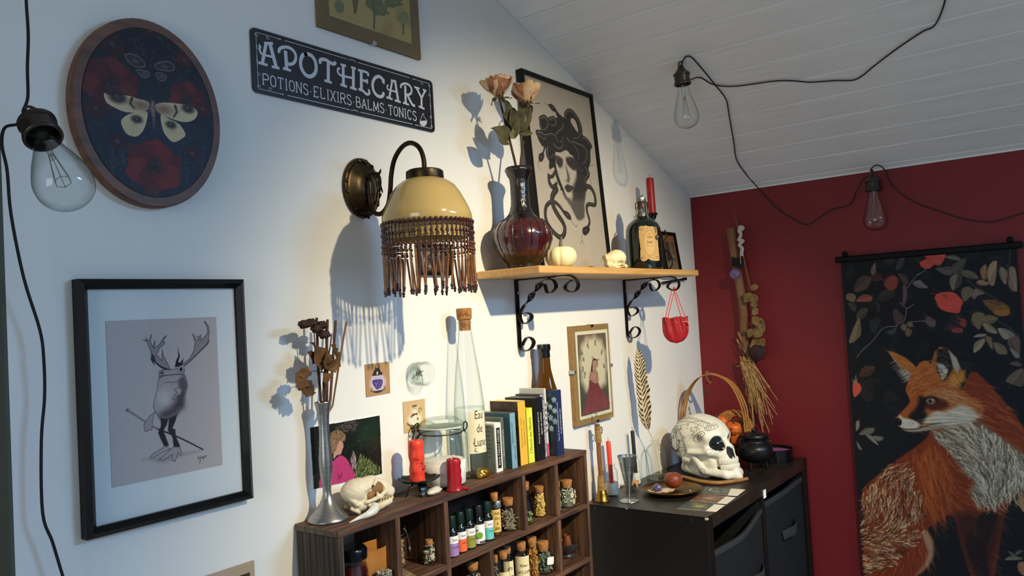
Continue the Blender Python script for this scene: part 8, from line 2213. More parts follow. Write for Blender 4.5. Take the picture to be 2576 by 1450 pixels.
def eyef(X, Y, Z):
 return ell(np.abs(X), Y + sl(Y, Z), Z, *EYE)
def nosf(X, Y, Z):
 return ell(np.abs(X), Y + sl(Y, Z), Z, *NOS)
def f_sk(X, Y, Z):
 A = np.abs(X)
 d = sm_sub(f_hd(X, Y, Z), eyef(X, Y, Z), .003)
 d = sm_sub(d, nosf(X, Y, Z), .002)
 return np.maximum(d, .0005 - Z)
M_RESIN = mat('ivory_resin', 'e2dfce', .5, c2='d6d2bf', vs=25., bump=.12, bs=90.)
mk('cranium', sculpt(f_sk, (-.085, -.130, -.003), (.085, .115, .182), .0025), M_RESIN, skl, smooth=180)
for s_ in (-1, 1):
 mk('eye_hollow', sculpt(lambda X, Y, Z: np.maximum(np.maximum(eyef(X, Y, Z) - .0012, f_hd(X, Y, Z) + .0035), -s_ * X), (-.06, -.11, .06), (.06, -.02, .13), .0022), mat('gloss_black', '0c0c0e', .15, coat=.5), skl, smooth=180)
mk('nose_hollow', sculpt(lambda X, Y, Z: np.maximum(nosf(X, Y, Z) - .001, f_hd(X, Y, Z) + .0030), (-.03, -.12, .04), (.03, -.05, .10), .0018), mat('matt_black', '15130f', .7), skl, smooth=180)
tm = None
for row, z0, hh_, R_ in ((0, .0485, .0160, .0335), (1, .0330, .0145, .0325)):
 for k in range(14):
  a = -pi / 2 + (k - 6.5) * .195
  g = G(); w = .0033 if 3 < k < 10 else .0038
  if tm is None:
   g.blob((0, 0, 0), (.0042, .0034, .0072), 10, 8, lambda d: 1 / max(abs(d.x) ** 4 + abs(d.y) ** 4 + abs(d.z) ** 4, .2) ** .16)
   tm = mk('tooth', g, M_RESIN, skl); o = tm
  else:
   o = tm.copy(); COL.objects.link(o)
  o.location = (R_ * cos(a) * 1.0, -.0485 + R_ * sin(a) * 1.10 - .30 * (.100 - z0), z0)
  o.rotation_euler = (0, 0, a + pi / 2)
  o.scale = (w / .0034, 1, hh_ / .0135)
def skd(p):
 return float(f_sk(np.array(p[0]), np.array(p[1]), np.array(p[2])))
def onsk(y, z):
 """point of the near (-x) flank at height z"""
 x = -.085
 for _ in range(60):
  d = skd((x, y, z))
  if d < .0004: break
  x += max(.0004, d * .8)
  if x > 0: return None
 return (x, y, z)
g = G()
def ink(pts, w=.0008, sm=3, closed=False):
 w *= .85
 pp = spl(pts, sm, closed) if len(pts) > 2 else [tuple(np.array(pts[0]) * (1 - t) + np.array(pts[1]) * t) for t in lsp(0, 1, 5)]
 if closed: pp = pp + pp[:1]
 run = []
 for y, z in pp:
  q = onsk(y, z)
  if q is None:
   if len(run) > 1: g.tube(run, w, 4)
   run = []
  else: run.append(q)
 if len(run) > 1: g.tube(run, w, 4)
def circ(y, z, r, n=12, e=1.0, a0=0, a1=6.283):
 return [(y + r * cos(t), z + r * e * sin(t)) for t in lsp(a0, a1, n)]
def star(y, z, r):
 ink([(y + r * (1 if k % 2 == 0 else .45) * cos(1.57 + k * .628), z + r * (1 if k % 2 == 0 else .45) * sin(1.57 + k * .628)) for k in range(11)], .0004, 1)
ink(circ(.060, .090, .040, 24, 1.15), .0007); ink(circ(.060, .090, .036, 24, 1.15), .0004)
ink(circ(.070, .094, .022, 18, 1.2, 1.2, 5.2), .0006); ink(circ(.062, .094, .022, 14, 1.2, 1.5, 4.8), .0005)
for k in range(7):
 ink([(.070 + .004 * k, .104 - .009 * k), (.076 + .003 * k, .110 - .008 * k), (.082 + .001 * k, .104 - .007 * k), (.078, .098 - .007 * k), (.074, .100 - .007 * k)], .0006)
for k in range(5):
 ink([(.046 - .002 * k, .098 + .002 * k), (.036, .103 + .001 * k - .004 * k)], .0005)
for k in range(16):
 a = -1.9 + k * .24; ink([(.060 - .033 * cos(a), .090 + .038 * sin(a)), (.060 - .028 * cos(a), .090 + .033 * sin(a))], .0005)
for y, z, r in ((.052, .122, .004), (.060, .126, .005), (.020, .112, .005), (-.002, .136, .005), (-.012, .130, .004), (.012, .146, .003), (-.020, .140, .003), (.036, .136, .004), (.030, .102, .003)):
 star(y, z, r)
ink([(.070, .138), (.040, .142), (.010, .152), (-.020, .158), (-.045, .150)], .0006); ink([(.080, .128), (.050, .130), (.025, .134)], .0005)
ink([(-.006, .108), (-.022, .124), (-.034, .132), (-.044, .126), (-.038, .114), (-.028, .104), (-.014, .100)], .0006, 3, True); ink(circ(-.030, .118, .005)); ink(circ(-.024, .110, .004)); ink([(-.040, .124), (-.030, .128), (-.020, .118)], .0005)
for r in (.010, .007, .003):
 ink(circ(-.050, .140, r, 14, .7), .0006)
for k in range(7):
 ink([(-.042 - .003 * k, .147), (-.041 - .003 * k, .152)], .0004)
ink(circ(-.056, .078, .006), .0004); ink([(-.066, .074), (-.074, .072), (-.080, .076)], .0004)
for r in (.011, .0085): ink(circ(-.030, .018, r, 16), .0005)
ink([(-.004, .026), (-.020, .021)], .0005); ink([(-.042, .014), (-.062, .008)], .0005); ink([(-.028, .024), (-.034, .014), (-.026, .016), (-.036, .022)], .0005); ink([(-.004, .026), (.002, .030), (.000, .024), (.004, .022)], .0004)
for k in range(12):
 y = .066 - .0095 * k; z = .150 + .012 * sin((k + 1) * .26)
 ink(circ(y, z, .0032, 9, 1, 0, 5.0), .0005); ink([(y + .004, z - .006), (y, z - .009), (y - .004, z - .006)], .0005)
for k in range(14):
 a = rs.uniform(0, 6.28); y, z = .060 + .020 * cos(a), .088 + .022 * sin(a)
 ink(circ(y, z, .0045, 9, 1.1, a, a + 4.6), .0006)
for k in range(10):
 y, z = rs.uniform(-.035, .02), rs.uniform(.118, .148); ink(circ(y, z, .0012, 6), .0005)
stuff(mk('engraved_lines', g, mat('engraving_ink', '2a251c', .8), skl, smooth=0))
cu = (2.1243,-0.2135,-0.452)
CUX, CUY = 2.085, -.233
cau = thing('black_cauldron', 'small black lidded cauldron on three legs beside the skull', 'cauldron', (CUX, CUY, ZD))
M_CAU = mat('black_cast_iron', '121214', .35, .3, c2='19191c', vs=60., bump=.1, bs=120.)
g = G(); g.lathe(spl([(.004, .018), (.022, .019), (.038, .028), (.0465, .044), (.0455, .060), (.037, .071), (.0335, .076), (.0345, .082), (.0385, .087), (.0370, .089)], 3), 40); mk('pot', g, M_CAU, cau, smooth=60)
for k in range(3):
 a = k * 2.094 - 1.2; g = G(); g.tube([(.024 * cos(a), .024 * sin(a), .026), (.027 * cos(a), .027 * sin(a), .012), (.030 * cos(a), .030 * sin(a), .001)], [.0062, .0046, .0035], 8); mk('leg', g, M_CAU, cau)
g = G(); g.lathe([(.0365, .0895), (.0380, .090), (.0370, .0930), (.020, .0985), (.006, .0995), (.004, .101), (.0062, .104), (.005, .108), (0, .109)], 36); mk('lid', g, M_CAU, cau, smooth=50)
va = view_az(CUX, CUY)
for s_ in (-.85, .95):
 a = va + s_; e = V3((cos(a), sin(a), 0)); g = G()
 g.tube([tuple(e * .036 + V3((0, 0, .085))), tuple(e * .047 + V3((0, 0, .084))), tuple(e * .052 + V3((0, 0, .074))), tuple(e * .049 + V3((0, 0, .064))), tuple(e * .044 + V3((0, 0, .062)))], .0026, 8, sm=4); mk('handle', g, M_CAU, cau)
TX, TY = 2.2240, -.2350
tin = thing('purple_wax_tin', 'round shallow black tin of purple wax at the red wall', 'tin', (TX, TY, ZD))
g = G(); g.lathe([(.0530, 0), (.0545, .0012), (.0545, .0315), (.0550, .033), (.0535, .0335), (.0520, .032), (.0518, .006), (0, .0055)], 48); mk('tin_body', g, mat('black_tin_paint', '101012', .25, .5, coat=.3), tin, smooth=40)
g = G(); g.lathe([(.0515, .008), (.0515, .0245), (.045, .0262), (0, .0255)], 40, wob=lambda a, z: 1); mk('wax', g, mat('purple_wax', '9a5a86', .6, c2='7d4470', vs=60., bump=.8, bs=160.), tin, smooth=180)
g = G()
for k in range(14):
 a = va + (k - 7) * .12; r = .046; g.blob((r * cos(a), r * sin(a), .0265), (.0022, .0022, .0014), 7, 5)
stuff(mk('dark_crumbs', g, mat('dark_lavender', '33203a', .8), tin))
BXC, BYC = 2.128, -.101
bk_ = thing('hoop_basket', 'wicker basket with a split-wood hoop handle against the red wall', 'basket', (BXC, BYC, ZD))
M_WICK2 = mat('wicker', 'a5682c', .6, c2='80481a', vs=60., coat=.15)
M_HOOP = mat('split_wood_hoop', 'b5813f', .5, c2='a06f33', vs=30., coat=.15)
HB = .098
for k in range(14):
 z = .004 + .0065 * k
 r = .064 + .022 * sin(min(1, k / 12) * 1.4)
 g = G(); ph = pi * (k % 2)
 g.tube([((r + .0022 * cos(18 * t + ph)) * cos(t) * .62, (r + .0022 * cos(18 * t + ph)) * sin(t), z) for t in lsp(0, 6.283, 73)[:-1]], .0032, 6, closed=True)
 mk('woven_round', g, M_WICK2, bk_)
g = G(); g.lathe([(.062, .0005), (.063, .003), (0, .003)], 36, sx=.62); mk('base', g, M_WICK2, bk_)
for k in range(3):
 g = G(); xo = (k - 1) * .014
 pts = [(xo * .6, -.098, .045), (xo, -.106, .090), (xo * 1.25, -.102, .160), (xo * 1.0, -.072, .222), (xo * .5, -.030, .247), (xo * .1 + (k - 1) * .004, .006, .2500 + .002 * k), (xo * .5, .045, .236), (xo, .082, .190), (xo * 1.2, .101, .130), (xo, .104, .080), (xo * .6, .100, .045)]
 pts = [(a, b * .92, c) for a, b, c in pts]
 g.tube(pts, 1.0, 8, sm=5, flat=(.0052, .0011), up=(1, 0, 0)); mk('hoop_handle', g, M_HOOP, bk_)
g = G(); g.tube([(.024 * cos(t) * .6, .004 + .010 * sin(t) * .4, .243 + .016 * sin(t)) for t in lsp(0, 6.283, 17)[:-1]], 1.0, 6, closed=True, flat=(.0035, .0008)); mk('leather_tie', g, mat('tan_leather', '7d5a34', .7), bk_)
g = G(); g.tube([(-.006, .008, .229), (-.006, .008, .205)], .0005, 5)
for k in range(8):
 a = k * .785; g.blob((-.006 + .002 * cos(a), .008 + .0085 * cos(a), .197 + .0085 * sin(a)), (.002, .0042, .0022), 8, 5, rot=MRo(a, 3, 'X'))
g.blob((-.006, .008, .228), (.003,) * 3, 8, 6); mk('star_anise', g, mat('star_anise', '4a3018', .8), bk_)
wb = thing('small_wicker_bowl', 'little wicker bowl lying on its side on the gourds', 'bowl', (2.142, -.158, ZD + .102))
g = G()
for k in range(9):
 a_ = k / 8 * 1.45; r = .046 * cos(a_ * .8) + .002; z = .030 * sin(a_)
 g.tube([((r + .0012 * cos(14 * t + 3.14 * (k % 2))) * cos(t), (r + .0012 * cos(14 * t + 3.14 * (k % 2))) * sin(t), z) for t in lsp(0, 6.283, 45)[:-1]], .0026, 6, closed=True)
g.tube([(.049 * cos(t), .049 * sin(t), -.001 + .0012 * sin(12 * t)) for t in lsp(0, 6.283, 49)[:-1]], .0042, 8, closed=True)
mk('woven_shell', g, mat('wicker_light', 'a86d30', .6, c2='8a5422', vs=70., coat=.15), wb)
wb.rotation_euler = (rad(38), rad(-42), rad(-10))
M_PUM = mat('orange_gourd', 'd06a1c', .35, c2='b9511a', vs=30., coat=.3)
GP = [(2.088,-0.1462,-0.3289),(2.088,-0.1726,-0.3433),(2.088,-0.1772,-0.3758)]
for k, (x, y, z, r, lab) in enumerate(((GP[0][0], GP[0][1], GP[0][2] - ZD - .018, .023, 'largest orange gourd behind the skull brow'), (GP[1][0], GP[1][1], GP[1][2] - ZD - .017, .022, 'orange gourd in the middle of the basket'), (GP[2][0], GP[2][1], GP[2][2] - ZD - .016, .021, 'small orange gourd nearest the cauldron'))):
 o = thing('orange_gourd', lab, 'gourd', (x, y, ZD + z))
 g = G(); g.lathe(spl([(.003, r * .1), (r * .6, 0), (r * .95, r * .5), (r, r * .8), (r * .85, r * 1.25), (r * .45, r * 1.45), (0, r * 1.35)], 3), 48, wob=lambda a, z: 1 - .09 * (1 - abs(cos(4 * a))) ** 2); mk('skin', g, M_PUM, o, smooth=180)
 g = G(); g.tube([(0, 0, r * 1.32), (.002, 0, r * 1.6), (.005, 0, r * 1.8)], [.0035, .0022, .0018], 6, sm=3); mk('stem', g, M_STEM, o)
 o.rotation_euler = (.4 * (k - 1), -.3, k)
o = thing('pine_cone', 'brown fir cone lying beside the orange gourds', 'cone', (2.112, -.170, ZD + .112))
g = G()
for k in range(60):
 t = k / 60; a = k * 2.4; r = .013 * sin(.25 + t * 2.7); d = V3((cos(a), sin(a), .4))
 g.blob((r * cos(a), r * sin(a), .045 * t - .02), (.0045, .0045, .0022), 6, 4)
stuff(mk('scales', g, mat('cone_brown', '4a2c1a', .8, c2='6b452c', vs=80.), o)); o.rotation_euler = (1.3, .3, .6)
for k, (y, z) in enumerate(((-.150, .122), (-.158, .130))):
 g = G(); leaf_mesh(g, (0, 0, 0), (-.3, -1, -.2 + .5 * k), .035, .011, up=(-.6, 0, 1), seed=k + 60, curl=.2)
 o = mk('orange_fabric_leaf', g, mat('orange_leaf', 'd24a18', .6), loc=(2.070, y + .004, ZD + z - .030), smooth=180); o.modifiers.new('t', 'SOLIDIFY').thickness = .0005
 tag(o, ('lower', 'upper')[k] + ' bright orange leaf tucked among the gourds', 'leaf')
# ================================================================ red wall: besom, tapestry, string lights
bs0 = thing('besom_stick', 'brown branch besom handle with straw bristles hanging on the red wall', 'broom', (2.27, -.1, 0))
O_ = V3((2.27, -.1, 0))
def rel(pts):
 return [tuple(V3(p) - O_) for p in pts]
ST = [(2.285,-0.1312,0.2235),(2.285,-0.1382,0.1457),(2.285,-0.1469,0.0587),(2.285,-0.1535,-0.0228),(2.285,-0.151,-0.0941),(2.285,-0.1525,-0.1416),(2.285,-0.1578,-0.1701)]
g = G(); g.tube(rel(ST), [.0135, .0130, .0128, .0130, .0120, .0105, .0100], 12, sm=4); mk('handle', g, mat('brown_bark', '6e4a30', .7, c2='83603f', vs=30., stretch=(2, 2, .4), bump=.3, bs=70.), bs0)
KN = [(2.27,-0.1591,0.0129),(2.27,-0.1541,-0.0934)]
for p in KN:
 g = G(); g.blob(tuple(V3(p) - O_), (.003, .006, .007), 10, 7); mk('knot', g, mat('bark_knot', '4d321e', .8), bs0)
TB = [(2.275,-0.1613,-0.1718)][0]
M_STRAW = mat('straw', 'c79f68', .8, c2='a57f4a', vs=90.)
BE = [(2.275,-0.1462,-0.2165),(2.275,-0.1528,-0.226),(2.275,-0.1566,-0.2401),(2.275,-0.1625,-0.2589),(2.275,-0.1663,-0.2729),(2.275,-0.1753,-0.2821),(2.275,-0.1787,-0.3008),(2.275,-0.1825,-0.3147),(2.275,-0.191,-0.3285),(2.275,-0.1995,-0.3422),(2.275,-0.2059,-0.3512),(2.275,-0.186,-0.3333),(2.275,-0.1743,-0.2962),(2.275,-0.1724,-0.2541),(2.275,-0.2229,-0.2744),(2.275,-0.2288,-0.3228),(2.275,-0.2044,-0.3721),(2.275,-0.1761,-0.3733),(2.275,-0.2024,-0.3003),(2.275,-0.1972,-0.2725)]
UP = [(2.275,-0.138,-0.0884),(2.275,-0.1316,-0.1096),(2.275,-0.1399,-0.1312),(2.275,-0.1466,-0.1408)]
rr = random.Random(11)
t0 = V3(TB) - O_
for grp in range(5):
 g = G()
 for k in range(18):
  e = V3(BE[(grp * 4 + k) % len(BE)]) - O_ + V3((rr.uniform(-.012, .010), rr.uniform(-.02, .02), rr.uniform(-.02, .03)))
  s = t0 + V3((rr.uniform(-.012, .008), rr.uniform(-.012, .022), rr.uniform(-.006, .012)))
  m_ = s.lerp(e, .5) + V3((rr.uniform(-.008, .004), rr.uniform(-.012, .012), 0))
  g.tube([tuple(s), tuple(m_), tuple(e)], [.0013, .0013, .0009], 4, sm=3)
 stuff(mk('straw_bristles', g, M_STRAW, bs0))
g = G()
for p in UP:
 e = V3(p) - O_
 for k in range(3):
  g.tube([tuple(t0 + V3((0, rr.uniform(-.006, .006), 0))), tuple(t0.lerp(e, .5)), tuple(e + V3((0, rr.uniform(-.006, .006), 0)))], .0011, 4, sm=2)
stuff(mk('straw_ends', g, M_STRAW, bs0))
g = G(); g.tube([(t0.x + .016 * cos(t), t0.y + .004 + .019 * sin(t), t0.z + .001 * sin(3 * t)) for t in lsp(0, 6.283, 21)[:-1]], .0016, 6, closed=True); mk('binding', g, M_JUTE, bs0)
br_ = thing('dried_branch', 'thin dried branch with curled round leaves and a white ribbon, beside the besom', 'branch', (2.27, -.1, 0))
BRP = [(2.272,-0.1528,0.2643),(2.272,-0.1602,0.2147),(2.272,-0.1673,0.1426),(2.272,-0.1775,0.0802),(2.272,-0.1832,0.0373),(2.272,-0.1874,-0.0194),(2.272,-0.1811,-0.0755),(2.272,-0.1826,-0.1225)]
g = G(); g.tube(rel(BRP), [.0022, .0034, .0036, .0034, .003, .0026, .0022, .0016], 8, sm=4); mk('twig', g, mat('reddish_twig', '6b4228', .7), br_)
M_EUC = mat('dried_eucalyptus', '8a6f3f', .75, c2='6f5630', vs=50.)
EU = [([(2.266,-0.1863,0.0371),(2.266,-0.2068,0.0451)],0.011),([(2.266,-0.1855,0.0254),(2.266,-0.1717,0.0004)],0.016),([(2.266,-0.1891,0.0229),(2.266,-0.1999,-0.0059)],0.014),([(2.266,-0.183,-0.0096),(2.266,-0.2021,-0.0083)],0.01),([(2.266,-0.1868,-0.0239),(2.266,-0.2027,-0.0341)],0.012),([(2.266,-0.1903,-0.0428),(2.266,-0.2028,-0.0667)],0.014),([(2.266,-0.1917,-0.0569),(2.266,-0.2192,-0.0674)],0.014),([(2.266,-0.2041,-0.0481),(2.266,-0.2143,-0.0904)],0.011),([(2.266,-0.1829,-0.08),(2.266,-0.1741,-0.1032)],0.013),([(2.266,-0.1877,-0.0802),(2.266,-0.21,-0.0996)],0.018),([(2.266,-0.1881,-0.1083),(2.266,-0.1977,-0.1412)],0.02),([(2.266,-0.1996,-0.1133),(2.266,-0.2174,-0.1277)],0.014)]
for k, ((a, b), w) in enumerate(EU):
 a = V3(a) - O_; b = V3(b) - O_
 g = G(); leaf_mesh(g, tuple(a), tuple(b - a), (b - a).length * 1.1, w, up=(-1, .2, .3), curl=.2, seed=k + 20, fold=.35)
 o = mk('round_leaf', g, M_EUC, br_, smooth=180); o.modifiers.new('t', 'SOLIDIFY').thickness = .0005
g = G(); c_ = V3([(2.262,-0.1937,-0.1502)][0]) - O_
g.blob(tuple(c_), (.012, .024, .022), 18, 12, lambda d: 1 + .35 * noise.noise(d * 3)); mk('dark_bloom', g, mat('dark_plum_bloom', '2a1518', .9, c2='3d2024', vs=60.), br_, smooth=180)
M_RIB = mat('white_ribbon', 'b5aca8', .8)
RB = [(2.262,-0.1611,0.2093),(2.262,-0.1787,0.2192),(2.262,-0.1669,0.2229),(2.262,-0.1701,0.1989),(2.262,-0.1619,0.1855),(2.262,-0.1761,0.1817),(2.262,-0.1633,0.1712),(2.262,-0.1721,0.1585),(2.262,-0.1671,0.1424),(2.262,-0.1734,0.1418)]
g = G(); g.tube(rel(RB), 1.0, 6, sm=4, flat=(.0052, .0009)); mk('ribbon', g, M_RIB, br_)
RB = [(2.262,-0.1672,0.1708),(2.262,-0.1638,0.1427),(2.262,-0.1633,0.1143)]
g = G(); g.tube(rel(RB), 1.0, 6, sm=3, flat=(.002, .0007)); mk('ribbon', g, M_RIB, br_)
am_ = thing('amethyst_end', 'cut purple amethyst point bound with black cord to the besom', 'crystal', (2.255,-0.1464,0.0848))
g = G(); g.M = MRo(rad(-90), 4, 'Y') @ MRo(.3, 4, 'Z'); g.lathe([(.010, -.018), (.0165, -.004), (.0150, .004), (.006, .007), (0, .007)], 8); mk('crystal', g, mat('purple_crystal', '7a6590', .3, c2='5d4a75', vs=40.), am_, smooth=20)
g = G()
for k in range(8):
 g.tube([(.018 + .010 * cos(t), -.006 + .019 * sin(t), .022 + .0035 * k + .004 * sin(t)) for t in lsp(0, 6.283, 17)[:-1]], .0018, 5, closed=True)
stuff(mk('black_cord', g, mat('black_cord', '141214', .8), am_))
fox = thing('fox_tapestry', 'dark hanging tapestry of a red fox under leaves on the red wall', 'tapestry')
FXC = [(427.3,100.0),(863.5,105.8),(443.6,90.8),(445.7,-768.1),(850.1,91.4)]
y0_, y1_ = 437.5, 850.1
ztop = (FXC[0][1] + FXC[1][1]) / 2
M_ROD = mat('black_wood_rod', '0d0b0d', .5, spec=.15)
g = G(); g.box((2.284, -(y1_ + 14) / 1000, (ztop - 9) / 1000), (2.302, -(y0_ - 14) / 1000, (ztop + 8) / 1000), .003); mk('top_rod', g, M_ROD, fox, smooth=0)
for yk in (y0_ + 12, y1_ - 12):
 g = G(); g.blob((2.290, -yk / 1000, (ztop + 14) / 1000), (.006, .008, .008), 10, 8); mk('hook', g, M_ROD, fox)
P = Paint(y1_ - y0_, 960, 1.35, '131417', y0_, ztop - 965)
FX = lambda p: p
LEAF = [('4d3f35',[(468,13),(473,36),(490,53),(509,51),(514,42),(502,20),(485,12)]),('6b5548',[(515,55),(514,69),(526,86),(527,63),(524,55)]),('3e2a24',[(513,51),(534,58),(542,51),(537,38),(520,37)]),('3a3832',[(576,71),(585,90),(599,95),(596,75),(583,61)]),('2e2823',[(546,93),(557,96),(577,90),(568,76),(556,74)]),('8a4a3c',[(471,-15),(486,1),(505,0),(513,-10),(504,-18)]),('6d5a48',[(445,-8),(448,6),(463,7),(471,-3),(464,-17)]),('352e29',[(527,-13),(535,7),(554,12),(571,5),(558,-14),(541,-20)]),('3f3a33',[(449,-19),(470,-23),(466,-43),(456,-36)]),('46402f',[(467,-57),(480,-37),(499,-37),(491,-58),(475,-68)]),('79664f',[(445,-131),(452,-102),(474,-62),(478,-91),(472,-114)]),('2a2b2a',[(499,-83),(507,-68),(529,-66),(522,-88),(510,-105)]),('4a3b36',[(581,52),(594,49),(604,40),(602,22),(593,25)]),('5a4640',[(590,19),(600,14),(596,-21),(588,-29)]),('6b6460',[(614,25),(631,32),(640,22),(649,10),(627,12)]),('514b42',[(671,59),(690,62),(707,60),(707,40),(689,42)]),('4a453c',[(707,49),(711,66),(740,80),(736,59),(726,41),(713,40)]),('6a6250',[(700,22),(707,38),(722,37),(717,14),(706,-1)]),('3f3830',[(710,2),(720,33),(730,39),(726,14)]),('5d5244',[(727,41),(739,50),(757,41),(765,26),(745,27)]),('5f5a4c',[(695,87),(713,90),(725,83),(727,75),(708,79)]),('86603f',[(770,48),(782,60),(786,39),(781,22),(772,27)]),('93785a',[(785,34),(791,59),(807,65),(798,9),(787,11)]),('8a6a4a',[(760,18),(772,22),(786,12),(778,7),(764,10)]),('7a6654',[(810,41),(816,51),(826,39),(822,7),(813,20)]),('806a56',[(826,35),(834,50),(845,42),(844,-11),(829,0)]),('625744',[(724,-5),(735,7),(752,-1),(744,-19),(729,-30)]),('70644f',[(746,-17),(758,2),(777,-11),(760,-18),(753,-26)]),('6d4a28',[(771,-31),(805,-33),(827,-53),(813,-70),(791,-61)]),('8a5a26',[(791,-61),(805,-45),(822,-50),(824,-69),(803,-71)]),('6b5a40',[(742,-80),(750,-60),(772,-64),(766,-87),(756,-103)]),('6e5c40',[(765,-81),(778,-67),(799,-76),(789,-88),(772,-89)]),('857258',[(766,-89),(780,-90),(795,-107),(793,-115),(774,-108)]),('857868',[(798,-102),(818,-105),(834,-122),(818,-130),(806,-125)]),('857a66',[(745,-121),(756,-114),(773,-116),(764,-122)]),('8a7a5c',[(742,-161),(745,-138),(762,-127),(769,-131),(758,-151)]),('6d5b3e',[(769,-122),(783,-125),(783,-154),(774,-139)]),('705e42',[(786,-137),(807,-144),(814,-165),(793,-164)]),('5d4a40',[(818,-130),(841,-122),(839,-165),(820,-150)]),('7d6a60',[(820,-152),(838,-165),(838,-175),(829,-175)]),('2b2d2d',[(519,-17),(531,-31),(525,-49)]),('4b3734',[(561,-59),(566,-40),(587,-64),(569,-86)]),('3e3f38',[(543,-102),(556,-96),(569,-90),(559,-111)]),('6b5a44',[(577,-88),(585,-81),(593,-87),(588,-100),(579,-97)]),('6b5a44',[(593,-80),(604,-76),(608,-89),(597,-91)]),('675640',[(587,-106),(594,-94),(604,-100),(599,-114),(591,-115)])]
LEAF2 = [('4a3528',[(464,-221),(472,-201),(487,-192),(507,-196),(496,-217),(481,-222)]),('2a2120',[(465,-232),(484,-235),(500,-252),(496,-279),(480,-291),(465,-271)]),('23211f',[(524,-263),(544,-261),(559,-286),(535,-283)]),('6a6658',[(454,-382),(463,-369),(476,-362),(494,-363),(485,-378)]),('7a7868',[(470,-381),(487,-385),(500,-407),(484,-398)]),('6f6e5e',[(489,-384),(516,-386),(502,-398)]),('83766a',[(447,-348),(455,-344),(456,-359),(446,-372)]),('56463a',[(817,-190),(833,-183),(842,-195),(832,-197)]),('5f5142',[(806,-233),(821,-213),(844,-203),(841,-245),(820,-241)]),('75695c',[(446,-402),(458,-422),(448,-420)])]
LEAF3 = [('a07a52',[(806,-532),(815,-523),(820,-505),(825,-514),(822,-553),(815,-545)]),('5f5648',[(782,-655),(794,-661),(792,-668)]),('6d6452',[(774,-678),(790,-665),(809,-669),(810,-673)]),('5a5146',[(795,-665),(803,-651),(814,-652)]),('9a6a4a',[(801,-684),(814,-678),(812,-710),(801,-702)])]
rs = np.random.RandomState(17)
for k in range(70):
 x_, z_ = rs.uniform(y0_, y1_), rs.uniform(ztop - 500, ztop); an = rs.uniform(0, 6.28); l = rs.uniform(25, 45); w_ = l * .28
 P.fill([(x_, z_), (x_ + l * .5 * cos(an) - w_ * sin(an), z_ + l * .5 * sin(an) + w_ * cos(an)), (x_ + l * cos(an), z_ + l * sin(an)), (x_ + l * .5 * cos(an) + w_ * sin(an), z_ + l * .5 * sin(an) - w_ * cos(an))], ['1d1e20', '222120', '1a1c1e'][k % 3], .8, 1, sm=3)
for c, p in LEAF + LEAF2 + LEAF3:
 P.fill(p, c, 1, .6, sm=3)
 a = np.array(p); i = int(np.argmax(((a - a.mean(0)) ** 2).sum(1))); q = 2 * a.mean(0) - a[i]
 hi_ = tuple(min(255, int(v * 1.45 + 12)) for v in (int(c[0:2], 16), int(c[2:4], 16), int(c[4:6], 16))); dk_ = tuple(int(v * .55) for v in (int(c[0:2], 16), int(c[2:4], 16), int(c[4:6], 16)))
 P.fill([tuple(a[i])] + [tuple(v) for v in a[i + 1:i + 1 + len(a) // 2]] + [tuple(q)], dk_, .30, 3); P.line([tuple(a[i]), tuple(q)], 1.6, hi_, .55, .6)
STM = [[(461,-170),(476,-152),(509,-121),(528,-97),(545,-88),(561,-88),(571,-86)],[(596,-41),(588,-71),(575,-81)],[(606,-77),(639,-76)],[(630,49),(613,30),(602,14)],[(648,58),(630,46)],[(581,-25),(596,-41),(613,-31)],[(738,25),(763,-1),(789,-20),(805,-35)],[(826,7),(837,92)],[(799,-82),(827,-106),(839,-124)]]
for k, p in enumerate(STM):
 P.line(p, 2.4 if k < 6 else 3.4, '6f675c' if k < 6 else '3f332c', .9, sm=4)
FLW = [('c2483a',[(664,-14),(676,-5),(704,-5),(717,-15),(727,-31),(722,-43),(717,-58),(703,-58),(677,-49),(667,-29)]),('b5483c',[(634,77),(650,86),(651,97),(694,95),(692,82),(681,66),(668,69),(656,60),(642,63)]),('7d3a2e',[(545,29),(554,43),(570,49),(580,37),(574,15),(559,8),(550,17)]),('7a342f',[(717,-91),(718,-79),(724,-74),(731,-81),(728,-96)]),('8a3c36',[(696,-105),(704,-98),(718,-98),(722,-102),(718,-110),(701,-109)]),('5a5048',[(639,-75),(643,-65),(653,-70),(661,-76),(660,-89),(653,-93),(644,-89)])]
for c, p in FLW:
 P.fill(p, c, 1, .6, sm=3); hi_ = tuple(min(255, int(int(c[i:i + 2], 16) * 1.3)) for i in (0, 2, 4)); m_ = np.mean(p, 0)
 P.hair(26, p, lambda x, y: 2.6, 22, 1.6, [hi_, c, '6b2620'], .5, .6)
P.fill([(446,-242),(457,-238),(466,-246),(466,-262),(450,-279),(445,-271)], 'd0533f', 1, .6, sm=3)
for p in [[(452,-238),(456,-217)],[(449,-238),(446,-229)],[(456,-238),(459,-226)]]:
 P.line(p, 4, '9a7a5e', 1, 1)
